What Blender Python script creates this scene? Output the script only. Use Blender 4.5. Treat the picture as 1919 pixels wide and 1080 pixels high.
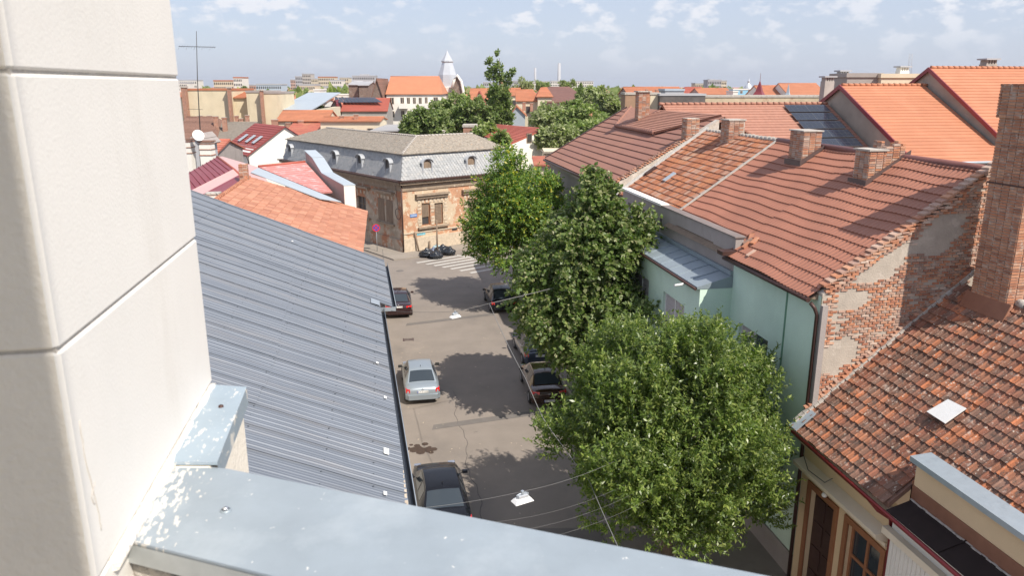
import bpy, bmesh, math, random
import numpy as np
from mathutils import Vector, Matrix
random.seed(7); np.random.seed(7)
R = math.radians
scn = bpy.context.scene
for _o in list(bpy.data.objects): bpy.data.objects.remove(_o)
COL = scn.collection

# ---------------------------------------------------------------- camera
# metres; the street runs along +Y, the road surface is z = 0, the balcony is 15 m up
H = 15.0; YAW = R(9.5); PITCH = R(15.0); F = 1416.0 / 1919.0
cam_d = bpy.data.cameras.new('camera'); cam = bpy.data.objects.new('camera', cam_d); COL.objects.link(cam)
cam_d.sensor_width = 36; cam_d.lens = 36 * F; cam_d.clip_start = 0.02; cam_d.clip_end = 9000
cam.location = (0, 0, H); cam.rotation_euler = (R(90) - PITCH, 0, -YAW)
scn.camera = cam
cam_d.dof.use_dof = True; cam_d.dof.focus_distance = 45; cam_d.dof.aperture_fstop = 9

# ---------------------------------------------------------------- world, sun, exposure
SUNV = Vector((0.47, -0.74, 1.0)).normalized()
w = bpy.data.worlds.new('World'); scn.world = w; w.use_nodes = True
nt = w.node_tree; nt.nodes.clear(); N = nt.nodes.new; Lk = nt.links.new
wo = N('ShaderNodeOutputWorld'); bg = N('ShaderNodeBackground'); bg.inputs['Strength'].default_value = 0.1
sky = N('ShaderNodeTexSky'); sky.sky_type = 'NISHITA'; sky.sun_disc = False
sky.sun_elevation = math.asin(SUNV.z); sky.sun_rotation = math.atan2(SUNV.x, SUNV.y)
sky.altitude = 120; sky.air_density = 1.0; sky.dust_density = 1.4; sky.ozone_density = 1.6
tc = N('ShaderNodeTexCoord'); mp = N('ShaderNodeMapping'); mp.inputs['Scale'].default_value = (1, 1, 2.0)
Lk(tc.outputs['Generated'], mp.inputs['Vector'])
n1 = N('ShaderNodeTexNoise'); n1.inputs['Scale'].default_value = 21; n1.inputs['Detail'].default_value = 7; n1.inputs['Roughness'].default_value = .56
mp.inputs['Location'].default_value = (.6, .15, .12)
Lk(mp.outputs[0], n1.inputs['Vector'])
n2 = N('ShaderNodeTexNoise'); n2.inputs['Scale'].default_value = 3.0; n2.inputs['Detail'].default_value = 3
Lk(mp.outputs[0], n2.inputs['Vector'])
cr = N('ShaderNodeMapRange'); cr.inputs['From Min'].default_value = .50; cr.inputs['From Max'].default_value = .64; cr.interpolation_type = 'SMOOTHSTEP'
Lk(n1.outputs['Fac'], cr.inputs['Value'])
cr2 = N('ShaderNodeMapRange'); cr2.inputs['From Min'].default_value = .33; cr2.inputs['From Max'].default_value = .58
Lk(n2.outputs['Fac'], cr2.inputs['Value'])
sp = N('ShaderNodeSeparateXYZ'); Lk(tc.outputs['Generated'], sp.inputs[0])
hz = N('ShaderNodeMapRange'); hz.inputs['From Min'].default_value = .012; hz.inputs['From Max'].default_value = .085; hz.inputs['To Min'].default_value = .05; hz.inputs['To Max'].default_value = .8
Lk(sp.outputs['Z'], hz.inputs['Value'])
m1 = N('ShaderNodeMath'); m1.operation = 'MULTIPLY'; Lk(cr.outputs[0], m1.inputs[0]); Lk(cr2.outputs[0], m1.inputs[1])
m2 = N('ShaderNodeMath'); m2.operation = 'MULTIPLY'; Lk(m1.outputs[0], m2.inputs[0]); Lk(hz.outputs[0], m2.inputs[1])
hazec = N('ShaderNodeMix'); hazec.data_type = 'RGBA'; hazec.inputs[0].default_value = .72
Lk(sky.outputs[0], hazec.inputs[6]); hazec.inputs[7].default_value = (4.3, 4.75, 5.95, 1)
cm = N('ShaderNodeMix'); cm.data_type = 'RGBA'; Lk(m2.outputs[0], cm.inputs[0]); Lk(hazec.outputs[2], cm.inputs[6]); cm.inputs[7].default_value = (6.3, 6.35, 6.7, 1)
Lk(cm.outputs[2], bg.inputs['Color']); Lk(bg.outputs[0], wo.inputs['Surface'])
sd = bpy.data.lights.new('sun', 'SUN'); sd.energy = 4.2; sd.angle = R(.55); sd.color = (1, .93, .82)
so = bpy.data.objects.new('sun', sd); COL.objects.link(so); so.rotation_euler = SUNV.to_track_quat('Z', 'Y').to_euler(); so.location = (20, -20, 60)
scn.view_settings.view_transform = 'Standard'; scn.view_settings.look = 'None'; scn.view_settings.exposure = 0.55; scn.view_settings.gamma = 1.0
scn.view_settings.use_curve_mapping = False

# ---------------------------------------------------------------- camera geometry helpers (all lengths in metres)
FW = Vector((math.sin(YAW), math.cos(YAW), 0)); RT = Vector((math.cos(YAW), -math.sin(YAW), 0))
sP, cP = math.sin(PITCH), math.cos(PITCH)
def ray(px, py):
    a = (px - 959.5) / 1416.0; v = (py - 540) / 1416.0
    return FW * (cP - v * sP) + RT * a + Vector((0, 0, -(sP + v * cP)))
def atX(px, py, X): d = ray(px, py); t = X / d.x; return Vector((0, 0, H)) + d * t
def atY(px, py, Y): d = ray(px, py); t = Y / d.y; return Vector((0, 0, H)) + d * t
def atZ(px, py, Z): d = ray(px, py); t = (Z - H) / d.z; return Vector((0, 0, H)) + d * t
def atD(px, py, D): d = ray(px, py); t = D / d.dot(FW); return Vector((0, 0, H)) + d * t
def atP(px, py, P, n): d = ray(px, py); o = Vector((0, 0, H)); t = (P - o).dot(n) / d.dot(n); return o + d * t
def proj(p):
    q = p - Vector((0, 0, H)); f = q.dot(FW); r = q.dot(RT); z = q.z
    dep = f * cP - z * sP
    if dep <= .01: return None
    return (959.5 + 1416 * r / dep, 540 - 1416 * (f * sP + z * cP) / dep, dep)

# ---------------------------------------------------------------- objects
def tag(o, label=None, cat=None, group=None, kind=None):
    if label: o['label'] = label
    if cat: o['category'] = cat
    if group: o['group'] = group
    if kind: o['kind'] = kind
    return o
def thing(name, label, cat, loc=(0, 0, 0), rz=0.0, group=None):
    o = bpy.data.objects.new(name, None); COL.objects.link(o); o.location = loc; o.rotation_euler = (0, 0, rz)
    o.empty_display_size = .2
    return tag(o, label, cat, group)
def wm(o):
    m = Matrix.Identity(4)
    while o is not None:
        m = (Matrix.Translation(o.location) @ o.rotation_euler.to_matrix().to_4x4() @ Matrix.Diagonal((*o.scale, 1))) @ m
        o = o.parent
    return m
class MB:
    """collects polygons in world (or thing-local) metres and links them as one mesh"""
    def __init__(s): s.v = []; s.f = []; s.mi = []; s.sm = []
    def add(s, vs, fs, mi=0, smooth=False):
        b = len(s.v); s.v += [tuple(x) for x in vs]
        for f in fs: s.f.append([b + i for i in f]); s.mi.append(mi); s.sm.append(smooth)
        return s
    def quad(s, *p, mi=0): return s.add(p, [list(range(len(p)))], mi)
    def box(s, x0, x1, y0, y1, z0, z1, mi=0):
        v = [(x, y, z) for z in (z0, z1) for y in (y0, y1) for x in (x0, x1)]
        return s.add(v, [(0, 2, 3, 1), (4, 5, 7, 6), (0, 1, 5, 4), (2, 6, 7, 3), (0, 4, 6, 2), (1, 3, 7, 5)], mi)
    def obox(s, c, u, v, n, a, b, d, mi=0):
        """box centred at c, half sizes a,b,d along unit axes u,v,n"""
        c, u, v, n = map(Vector, (c, u, v, n))
        p = [c + u * (a * i) + v * (b * j) + n * (d * k) for k in (-1, 1) for j in (-1, 1) for i in (-1, 1)]
        return s.add(p, [(0, 2, 3, 1), (4, 5, 7, 6), (0, 1, 5, 4), (2, 6, 7, 3), (0, 4, 6, 2), (1, 3, 7, 5)], mi)
    def prism(s, pts, d, mi=0):
        pts = [Vector(p) for p in pts]; d = Vector(d); n = len(pts)
        return s.add(pts + [p + d for p in pts], [list(range(n))[::-1], list(range(n, 2 * n))] + [[i, (i + 1) % n, n + (i + 1) % n, n + i] for i in range(n)], mi)
    def tube(s, path, r, n=8, cap=True, mi=0, smooth=True):
        path = [Vector(p) for p in path]; rs = r if isinstance(r, (list, tuple)) else [r] * len(path)
        vs = []
        for i, p in enumerate(path):
            t = (path[min(i + 1, len(path) - 1)] - path[max(i - 1, 0)]).normalized()
            a = Vector((0, 0, 1)) if abs(t.z) < .9 else Vector((1, 0, 0))
            u = t.cross(a).normalized(); vv = t.cross(u)
            vs += [p + (u * math.cos(2 * math.pi * k / n) + vv * math.sin(2 * math.pi * k / n)) * rs[i] for k in range(n)]
        fs = [(i * n + k, i * n + (k + 1) % n, (i + 1) * n + (k + 1) % n, (i + 1) * n + k) for i in range(len(path) - 1) for k in range(n)]
        s.add(vs, fs, mi, smooth)
        if cap:
            b = len(s.v) - len(vs)
            s.f.append([b + k for k in range(n)][::-1]); s.f.append([b + (len(path) - 1) * n + k for k in range(n)]); s.mi += [mi, mi]; s.sm += [False, False]
        return s
    def lathe(s, c, prof, n=16, mi=0, smooth=True):
        c = Vector(c); path = [c + Vector((0, 0, z)) for r, z in prof]
        vs = [c + Vector((r * math.cos(2 * math.pi * k / n), r * math.sin(2 * math.pi * k / n), z)) for r, z in prof for k in range(n)]
        fs = [(i * n + k, i * n + (k + 1) % n, (i + 1) * n + (k + 1) % n, (i + 1) * n + k) for i in range(len(prof) - 1) for k in range(n)]
        return s.add(vs, fs, mi, smooth)
    def mesh(s, name, mats, inv=None):
        me = bpy.data.meshes.new(name)
        v = s.v if inv is None else [tuple(inv @ Vector(p)) for p in s.v]
        me.from_pydata(v, [], s.f); me.polygons.foreach_set('material_index', s.mi); me.polygons.foreach_set('use_smooth', s.sm)
        for m in (mats if isinstance(mats, (list, tuple)) else [mats]): me.materials.append(m)
        me.update(); return me
    def build(s, name, mats, parent=None, local=False, kind=None, bevel=0, label=None):
        inv = None
        if parent is not None and not local: inv = wm(parent).inverted()
        o = bpy.data.objects.new(name, s.mesh(name, mats, inv)); COL.objects.link(o)
        if parent is not None: o.parent = parent
        if kind: o['kind'] = kind
        if label: o['label'] = label
        if bevel:
            m = o.modifiers.new('bevel', 'BEVEL'); m.width = bevel; m.segments = 2; m.limit_method = 'ANGLE'; m.angle_limit = R(40)
        return o
def inst(name, me, M, parent, pinv):
    """one repeated piece: an object sharing mesh data, placed by world matrix M under parent"""
    o = bpy.data.objects.new(name, me); o.parent = parent; o.matrix_local = pinv @ M; COL.objects.link(o); return o
def pieces(name, me, Ms, parent, limit=300):
    """the `limit` pieces that show largest as objects, the rest joined as stuff"""
    pinv = wm(parent).inverted()
    def key(M):
        q = proj(M.translation)
        if q is None: return 1e9
        out = 0 if (-30 < q[0] < 1950 and -30 < q[1] < 1110) else 1e5
        return q[2] + out
    Ms = sorted(Ms, key=key)
    for M in Ms[:limit]: inst(name, me, M, parent, pinv)
    rest = Ms[limit:]
    if rest:
        nv = len(me.vertices); co = np.empty(nv * 3); me.vertices.foreach_get('co', co); co = co.reshape(-1, 3)
        fs = [list(p.vertices) for p in me.polygons]; V = []; Fc = []
        for k, M in enumerate(rest):
            A = np.array(pinv @ M); V.append(co @ A[:3, :3].T + A[:3, 3]); Fc += [[i + k * nv for i in f] for f in fs]
        m2 = bpy.data.meshes.new(name + '_rest'); m2.from_pydata(np.concatenate(V).tolist(), [], Fc)
        for m in me.materials: m2.materials.append(m)
        o = bpy.data.objects.new(name + '_rest', m2); o.parent = parent; o['kind'] = 'stuff'; COL.objects.link(o)
def basis(o, x, y, z, sc=(1, 1, 1)):
    x, y, z = Vector(x) * sc[0], Vector(y) * sc[1], Vector(z) * sc[2]
    return Matrix(((x.x, y.x, z.x, o[0]), (x.y, y.y, z.y, o[1]), (x.z, y.z, z.z, o[2]), (0, 0, 0, 1)))

# ---------------------------------------------------------------- materials
def mat(name, col, rough=.85, var=.12, scale=1.5, bump=0.0, bscale=25, pal=None, isl=0.0, metal=0.0, spots=(), spec=.5, coat=0, stretch=(1, 1, 1), brick=None, lines=None, trans=0):
    m = bpy.data.materials.new(name); m.use_nodes = True; t = m.node_tree; b = t.nodes['Principled BSDF']; N = t.nodes.new; L = t.links.new
    b.inputs['Roughness'].default_value = rough; b.inputs['Metallic'].default_value = metal; b.inputs['Specular IOR Level'].default_value = spec
    if coat: b.inputs['Coat Weight'].default_value = coat; b.inputs['Coat Roughness'].default_value = .03
    geo = N('ShaderNodeNewGeometry'); mpn = N('ShaderNodeMapping'); mpn.inputs['Scale'].default_value = stretch; L(geo.outputs['Position'], mpn.inputs['Vector'])
    c = N('ShaderNodeRGB'); c.outputs[0].default_value = (*col, 1); cur = c.outputs[0]
    def math_(op, a, b_):
        n = N('ShaderNodeMath'); n.operation = op
        for i, x in enumerate((a, b_)):
            if hasattr(x, 'links') or hasattr(x, 'is_linked'): L(x, n.inputs[i])
            else: n.inputs[i].default_value = x
        return n.outputs[0]
    def mixc(fac, a, b_, mode='MIX'):
        n = N('ShaderNodeMix'); n.data_type = 'RGBA'; n.blend_type = mode
        if hasattr(fac, 'is_linked'): L(fac, n.inputs[0])
        else: n.inputs[0].default_value = fac
        for i, x in ((6, a), (7, b_)):
            if hasattr(x, 'is_linked'): L(x, n.inputs[i])
            else: n.inputs[i].default_value = (*x, 1) if len(x) == 3 else x
        return n.outputs[2]
    if pal or isl:
        oi = N('ShaderNodeObjectInfo'); rn = math_('FRACT', math_('ADD', geo.outputs['Random Per Island'], oi.outputs['Random']), 0)
    if pal:
        rp = N('ShaderNodeValToRGB'); rp.color_ramp.interpolation = 'LINEAR'; els = rp.color_ramp.elements
        for i, pc in enumerate(pal):
            e = els[i] if i < 2 else els.new(i / (len(pal) - 1)); e.position = i / (len(pal) - 1); e.color = (*pc, 1)
        L(rn, rp.inputs[0]); cur = rp.outputs[0]
    if brick:   # brick = (scale, w, h, mortar colour, second colour)
        sx = N('ShaderNodeSeparateXYZ'); L(geo.outputs['Position'], sx.inputs[0]); cx = N('ShaderNodeCombineXYZ')
        L(math_('ADD', sx.outputs[0], sx.outputs[1]), cx.inputs[0]); L(sx.outputs[2], cx.inputs[1])
        bt = N('ShaderNodeTexBrick'); L(cx.outputs[0], bt.inputs['Vector']); bt.inputs['Scale'].default_value = 1; bt.inputs['Brick Width'].default_value = brick[0]; bt.inputs['Row Height'].default_value = brick[1]
        bt.inputs['Mortar Size'].default_value = brick[1] * .12; bt.inputs['Color1'].default_value = (*col, 1); bt.inputs['Color2'].default_value = (*brick[3], 1); bt.inputs['Mortar'].default_value = (*brick[2], 1)
        cur = bt.outputs['Color']
    nz = N('ShaderNodeTexNoise'); nz.inputs['Scale'].default_value = scale; nz.inputs['Detail'].default_value = 8; nz.inputs['Roughness'].default_value = .62; L(mpn.outputs[0], nz.inputs['Vector'])
    mr = N('ShaderNodeMapRange'); mr.inputs['From Min'].default_value = .3; mr.inputs['From Max'].default_value = .7; mr.inputs['To Min'].default_value = 1 - var; mr.inputs['To Max'].default_value = 1 + var; L(nz.outputs['Fac'], mr.inputs['Value'])
    val = mr.outputs[0]
    if isl: val = math_('MULTIPLY', val, math_('ADD', math_('MULTIPLY', rn, 2 * isl), 1 - isl))
    vm = N('ShaderNodeVectorMath'); vm.operation = 'SCALE'; L(cur, vm.inputs[0]); L(val, vm.inputs['Scale']); cur = vm.outputs[0]
    for (sc_, ssc, lo, hi, *rest) in spots:
        n = N('ShaderNodeTexNoise'); n.inputs['Scale'].default_value = ssc; n.inputs['Detail'].default_value = 6; n.inputs['Roughness'].default_value = .65
        st = rest[0] if rest else (1, 1, 1); q = N('ShaderNodeMapping'); q.inputs['Scale'].default_value = st; q.inputs['Location'].default_value = (ssc * 1.7, 3.1, ssc); L(geo.outputs['Position'], q.inputs['Vector']); L(q.outputs[0], n.inputs['Vector'])
        r_ = N('ShaderNodeMapRange'); r_.inputs['From Min'].default_value = lo; r_.inputs['From Max'].default_value = hi; L(n.outputs['Fac'], r_.inputs['Value'])
        if len(rest) > 1: cur = mixc(math_('MULTIPLY', r_.outputs[0], rest[1]), cur, sc_)
        else: cur = mixc(r_.outputs[0], cur, sc_)
    L(cur, b.inputs['Base Color'])
    if bump:
        nb = N('ShaderNodeTexNoise'); nb.inputs['Scale'].default_value = bscale; nb.inputs['Detail'].default_value = 5; L(mpn.outputs[0], nb.inputs['Vector'])
        bp = N('ShaderNodeBump'); bp.inputs['Strength'].default_value = bump; bp.inputs['Distance'].default_value = .3 / bscale * 3; L(nb.outputs['Fac'], bp.inputs['Height']); L(bp.outputs[0], b.inputs['Normal'])
    if trans:
        tr = N('ShaderNodeBsdfTranslucent'); L(mixc(1.0, cur, (1.5, 1.9, .7), 'MULTIPLY'), tr.inputs['Color']); ms = N('ShaderNodeMixShader'); ms.inputs[0].default_value = trans
        out = t.nodes['Material Output']; L(b.outputs[0], ms.inputs[1]); L(tr.outputs[0], ms.inputs[2]); L(ms.outputs[0], out.inputs['Surface'])
    return m
MT = {}
MT['asphalt'] = mat('asphalt', (.225, .193, .168), .93, .10, .6, .35, 60, spots=(((.14, .125, .115), .16, .54, .66, (1, .5, 1), .6), ((.28, .235, .20), .3, .58, .72, (1, 1, 1), .6), ((.06, .055, .05), 1.3, .70, .74, (1, 1, 1), .6), ((.10, .09, .08), 90, .6, .68, (1, 1, 1), .5)))
MT['pave'] = mat('pavement', (.27, .235, .20), .95, .10, 1.0, .3, 40, spots=(((.17, .15, .13), .6, .55, .7, (1, 1, 1), .6),))
MT['paint_white'] = mat('road_paint', (.45, .43, .40), .8, .12, 5, spots=(((.2, .17, .15), 7, .60, .66),))
MT['asphalt_patch'] = mat('asphalt_patch', (.145, .13, .12), .9, .1, 2, .3, 60)
MT['stucco'] = mat('stucco', (.77, .74, .70), .92, .035, 3.5, .13, 170, spots=(((.6, .56, .5), 5, .58, .8, (1, 1, .2), .35), ((.55, .5, .45), 60, .70, .74, (1, 1, 1), .4)))
MT['stucco_rough'] = mat('stucco_rough', (.82, .76, .66), .95, .04, 8, .32, 75)
MT['joint'] = mat('mortar_joint', (.52, .48, .43), .95, .15, 30, .6, 120)
MT['zinc'] = mat('zinc', (.315, .365, .41), .46, .07, 9, .03, 60, metal=.25, spots=(((.45, .50, .54), 6, .5, .72, (1, 1, 1), .6), ((.74, .73, .70), 55, .675, .70), ((.55, .57, .57), 14, .68, .72, (1, 1, 1), .6), ((.26, .31, .36), 2.5, .55, .7, (1, 1, 1), .4)))
MT['zinc_splash'] = mat('zinc_splash', (.33, .40, .46), .5, .07, 9, .05, 60, metal=.15, spots=(((.72, .70, .65), 26, .58, .62, (2.2, .8, 1)), ((.72, .70, .66), 90, .66, .68)))
MT['caulk'] = mat('caulk', (.78, .74, .68), .8, .05, 30, .6, 60)
MT['concrete'] = mat('concrete', (.45, .42, .38), .95, .15, 6, .6, 50, spots=(((.12, .12, .12), 9, .55, .62),))
MT['steel_roof'] = mat('steel_roof', (.165, .185, .22), .6, .05, .8, metal=.3, isl=.012, spots=(((.24, .23, .23), .5, .5, .7, (.35, 4, 1), .5),))
MT['dark_metal'] = mat('dark_metal', (.05, .06, .075), .45, .1, 4, metal=.4)
MT['gutter_edge'] = mat('gutter_edge', (.38, .42, .46), .4, .05, 4, metal=.4)
MT['white'] = mat('white_paint', (.78, .77, .75), .6, .05, 4)
MT['red_tile'] = mat('red_metal_tile', (.34, .143, .092), .6, .10, .9, .06, 50, isl=.02, spots=(((.29, .12, .08), .35, .5, .7, (1, 1, 1), .6), ((.41, .20, .15), .9, .6, .75, (1, 1, 1), .5), ((.23, .12, .09), 1.6, .64, .74, (1, 1, 1), .5)))
MT['orange_old'] = mat('old_orange_tile', (.4, .15, .07), .85, .12, 3, .25, 40, pal=[(.19, .08, .048), (.31, .115, .06), (.39, .145, .068), (.44, .18, .085), (.34, .15, .095), (.42, .26, .19), (.34, .12, .06)], spots=(((.50, .38, .28), .45, .60, .70, (1, 1, 1), .5), ((.13, .09, .07), 2.2, .66, .72, (1, 1, 1), .5)))
MT['lichen_tile'] = mat('lichen_tile', (.3, .12, .07), .92, .30, 1.0, .35, 40, pal=[(.135, .07, .048), (.20, .095, .062), (.26, .10, .06), (.17, .10, .072), (.44, .155, .07), (.30, .13, .075), (.22, .125, .09), (.24, .10, .065)], spots=(((.50, .43, .36), 13, .60, .66), ((.085, .06, .048), 4, .53, .62, (1, 1, 1), .75), ((.48, .40, .34), 3.5, .60, .68, (1, 1, 1), .6)))
MT['mortar'] = mat('mortar', (.45, .41, .37), .95, .15, 7, .5, 40, spots=(((.26, .22, .19), 4, .55, .65),))
MT['brick'] = mat('brick', (.4, .15, .08), .92, .15, 9, .3, 50, pal=[(.25, .11, .075), (.42, .18, .10), (.50, .22, .12), (.37, .155, .095), (.53, .28, .17), (.36, .21, .16), (.50, .34, .26), (.28, .17, .13), (.56, .43, .35)], spots=(((.10, .07, .05), 3, .64, .72, (1, 1, 1), .6), ((.55, .46, .39), 4, .54, .66, (1, 1, 1), .5)))
MT['brick_far'] = mat('brick_far', (.36, .13, .07), .92, .2, 3, brick=(.26, .09, (.42, .36, .30), (.27, .11, .07)))
MT['brick_dark'] = mat('brick_dark', (.20, .125, .095), .92, .2, 2, brick=(.26, .09, (.26, .22, .19), (.13, .09, .075)), spots=(((.30, .26, .22), .7, .55, .7),))
MT['brick_mortar'] = mat('brick_mortar', (.47, .41, .35), .96, .18, 6, .5, 40, spots=(((.62, .56, .50), 2.5, .52, .62, (1, 1, 1), .7),))
MT['plaster_wall'] = mat('grey_plaster', (.42, .365, .31), .95, .14, 1.6, .3, 20, spots=(((.28, .24, .21), .9, .55, .68, (1, 1, 1), .7), ((.52, .46, .40), 2.4, .58, .66, (1, 1, 1), .6)))
MT['grey_wall'] = mat('grey_wall', (.33, .29, .275), .95, .10, 1.0, .25, 25, spots=(((.17, .15, .14), 1.1, .60, .75, (1, 1, .35), .6),))
MT['green_wall'] = mat('green_wall', (.62, .77, .66), .92, .05, 1.2, .5, 35, spots=(((.50, .655, .56), .5, .55, .75, (1, 1, .4), .5),))
MT['shutter'] = mat('shutter', (.50, .45, .47), .6, .03, 2, stretch=(1, 1, 30))
MT['brown_metal'] = mat('brown_metal', (.075, .038, .032), .5, .15, 5, metal=.3)
MT['zinc_roof'] = mat('zinc_roof', (.30, .35, .39), .5, .07, 1.5, metal=.35, spots=(((.22, .25, .28), .8, .55, .75, (1, 1, 1), .5),))
MT['tile_brown'] = mat('brown_red_tile', (.295, .14, .10), .8, .08, .5, isl=.03, spots=(((.24, .11, .09), .3, .5, .7, (1, 1, 1), .5),))
MT['tile_wing'] = mat('wing_tile', (.35, .17, .12), .8, .12, 4, isl=.03, stretch=(1, .5, 1))
MT['tile_orange'] = mat('orange_tile', (.43, .175, .095), .82, .07, .8, isl=.05, spots=(((.50, .225, .13), .4, .5, .7, (1, 1, 1), .6), ((.42, .16, .085), 3, .6, .7, (1, 1, 1), .4)))
MT['tile_orange2'] = mat('orange_tile_far', (.42, .168, .09), .85, .12, 1.0, isl=.06, spots=(((.48, .17, .09), .4, .52, .66, (1, 1, 1), .6),))
MT['tile_red'] = mat('red_roof_tile', (.36, .095, .065), .7, .1, .8, isl=.04)
MT['tile_redb'] = mat('weathered_red_tile', (.40, .13, .09), .85, .14, 2.5, isl=.08, spots=(((.46, .22, .13), .5, .5, .65, (1, 1, 1), .7),))
MT['tile_mud'] = mat('mossy_tile', (.27, .235, .195), .95, .35, 5, .4, 12, spots=(((.13, .105, .08), 4, .56, .64, (1, 1, 1), .6), ((.42, .27, .17), 3, .60, .68, (1, 1, 1), .7)))
MT['tile_dark'] = mat('old_brown_tile', (.21, .115, .085), .9, .25, 4, .3, 15, isl=.12)
MT['slab_tile'] = mat('terracotta_slab', (.42, .19, .115), .8, .12, 2, pal=[(.36, .145, .085), (.43, .185, .115), (.50, .24, .15), (.40, .17, .10), (.46, .20, .12)], spots=(((.60, .42, .32), 2.6, .60, .70, (1, 6, 1), .7),))
MT['seam_red'] = mat('red_seam_metal', (.24, .045, .055), .4, .06, 1, metal=.2)
MT['pink_lit_metal'] = mat('pink_lit_sheet', (.58, .36, .335), .35, .05, 1, metal=.1)  # sunlight on the red hip roof put into the colour as pink
MT['pink_tile'] = mat('pink_metal_tile', (.55, .23, .21), .38, .08, 1, spots=(((.62, .50, .50), 2, .5, .65, (1, 1, 1), .7),))
MT['slate'] = mat('slate', (.36, .37, .385), .7, .1, 3, pal=[(.30, .31, .32), (.36, .37, .38), (.40, .40, .40), (.34, .35, .36), (.42, .41, .40)])
MT['old_wall'] = mat('peeling_wall', (.40, .33, .26), .95, .22, .9, .4, 9, spots=(((.40, .185, .105), .55, .47, .56), ((.52, .45, .36), 1.6, .55, .62, (1, 1, 1), .8), ((.15, .125, .11), 1.0, .60, .72, (1, 1, .6), .7), ((.62, .54, .44), 3.2, .66, .70)))
MT['old_front'] = mat('peeling_front', (.47, .23, .13), .95, .15, 1.4, .4, 9, brick=(.3, .09, (.40, .26, .18), (.54, .29, .17)), spots=(((.54, .43, .31), .75, .47, .53), ((.66, .57, .45), 1.9, .58, .62, (1, 1, 1), .9), ((.24, .15, .10), 1.2, .64, .72, (1, 1, 1), .6)))
MT['cornice'] = mat('cornice', (.30, .23, .17), .9, .2, 2, .3, 10, spots=(((.5, .42, .34), 2, .6, .7),))
MT['stone_trim'] = mat('stone_trim', (.52, .43, .33), .9, .2, 4, .2, 15)
MT['wood_old'] = mat('old_wood', (.22, .16, .115), .9, .2, 6, stretch=(1, 1, .2))
MT['glass'] = mat('glass', (.03, .04, .05), .08, .05, 1, spec=.8)
MT['glass_far'] = mat('dark_pane', (.06, .055, .055), .3, .2, 1)
MT['white_wall'] = mat('white_wall', (.74, .71, .66), .9, .05, .6, .1, 20, spots=(((.62, .58, .52), .4, .6, .75, (1, 1, .5), .5),))
MT['cream_wall'] = mat('cream_wall', (.62, .55, .42), .9, .08, .5)
MT['yellow_wall'] = mat('yellow_wall', (.62, .535, .385), .92, .09, .5, spots=(((.46, .39, .27), .3, .55, .7, (1, 1, .4), .6), ((.66, .58, .42), .5, .6, .7, (1, 1, 1), .5)))
MT['ochre_wall'] = mat('ochre_wall', (.68, .51, .32), .9, .05, 1, .2, 30)
MT['ochre_trim'] = mat('ochre_trim', (.72, .63, .50), .85, .05, 2)
MT['wood_frame'] = mat('brown_frame', (.29, .12, .055), .6, .12, 4)
MT['red_gutter'] = mat('red_gutter', (.17, .016, .018), .35, .1, 4, metal=.2)
MT['tar_sheet'] = mat('dark_brown_sheet', (.026, .018, .017), .8, .15, 3, spec=.15, spots=(((.5, .47, .44), 16, .71, .73),))
MT['fringe'] = mat('flashing_brown', (.27, .125, .08), .5, .12, 3, metal=.2)
MT['panel_pv'] = mat('solar_cell', (.022, .027, .042), .12, .1, 1, spec=.6)
MT['pv_frame'] = mat('solar_frame', (.16, .17, .19), .35, .05, 1, metal=.6)
MT['blue_grey'] = mat('blue_grey_metal', (.40, .45, .50), .5, .05, .5, metal=.2)
MT['silver'] = mat('silver_sheet', (.56, .58, .61), .35, .08, .6, metal=.4)
MT['far_white'] = mat('far_white', (.66, .63, .58), .9, .08, .05)
MT['far_grey'] = mat('far_grey', (.40, .40, .42), .9, .08, .05)
MT['bark'] = mat('bark', (.13, .10, .075), .95, .2, 6, .7, 20, stretch=(1, 1, .3))
MT['rubber'] = mat('rubber', (.02, .02, .02), .8)
MT['chrome'] = mat('chrome', (.6, .6, .62), .2, metal=.9)
MT['rim'] = mat('rim', (.4, .4, .42), .35, metal=.8)
MT['tail'] = mat('tail_lamp', (.55, .012, .012), .2, .05, 2, coat=.6)
MT['plate'] = mat('plate_white', (.75, .75, .73), .5)
MT['ink'] = mat('ink', (.03, .03, .035), .6)
MT['paint_silver'] = mat('paint_silver', (.30, .345, .385), .36, .02, 1, metal=.4, coat=.5)
MT['paint_maroon'] = mat('paint_maroon', (.028, .008, .009), .2, .02, 1, metal=.3, coat=1)
MT['paint_black'] = mat('paint_black', (.008, .009, .013), .2, .02, 1, coat=.1, spec=.25)
MT['paint_brown'] = mat('paint_brown', (.05, .025, .015), .2, .02, 1, metal=.3, coat=1)
MT['paint_grey'] = mat('paint_grey', (.06, .075, .11), .25, .02, 1, metal=.3, coat=1)
MT['bag'] = mat('bag_plastic', (.018, .022, .03), .25, .1, 5, .5, 9)
MT['cable'] = mat('cable', (.20, .195, .19), .6)
MT['cable_dark'] = mat('cable_dark', (.06, .06, .06), .6)
MT['sky_blue_wall'] = mat('blue_wall', (.25, .50, .66), .9, .05, .5)
MT['graffiti'] = mat('graffiti_blue', (.18, .42, .50), .9, .3, 6)

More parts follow.
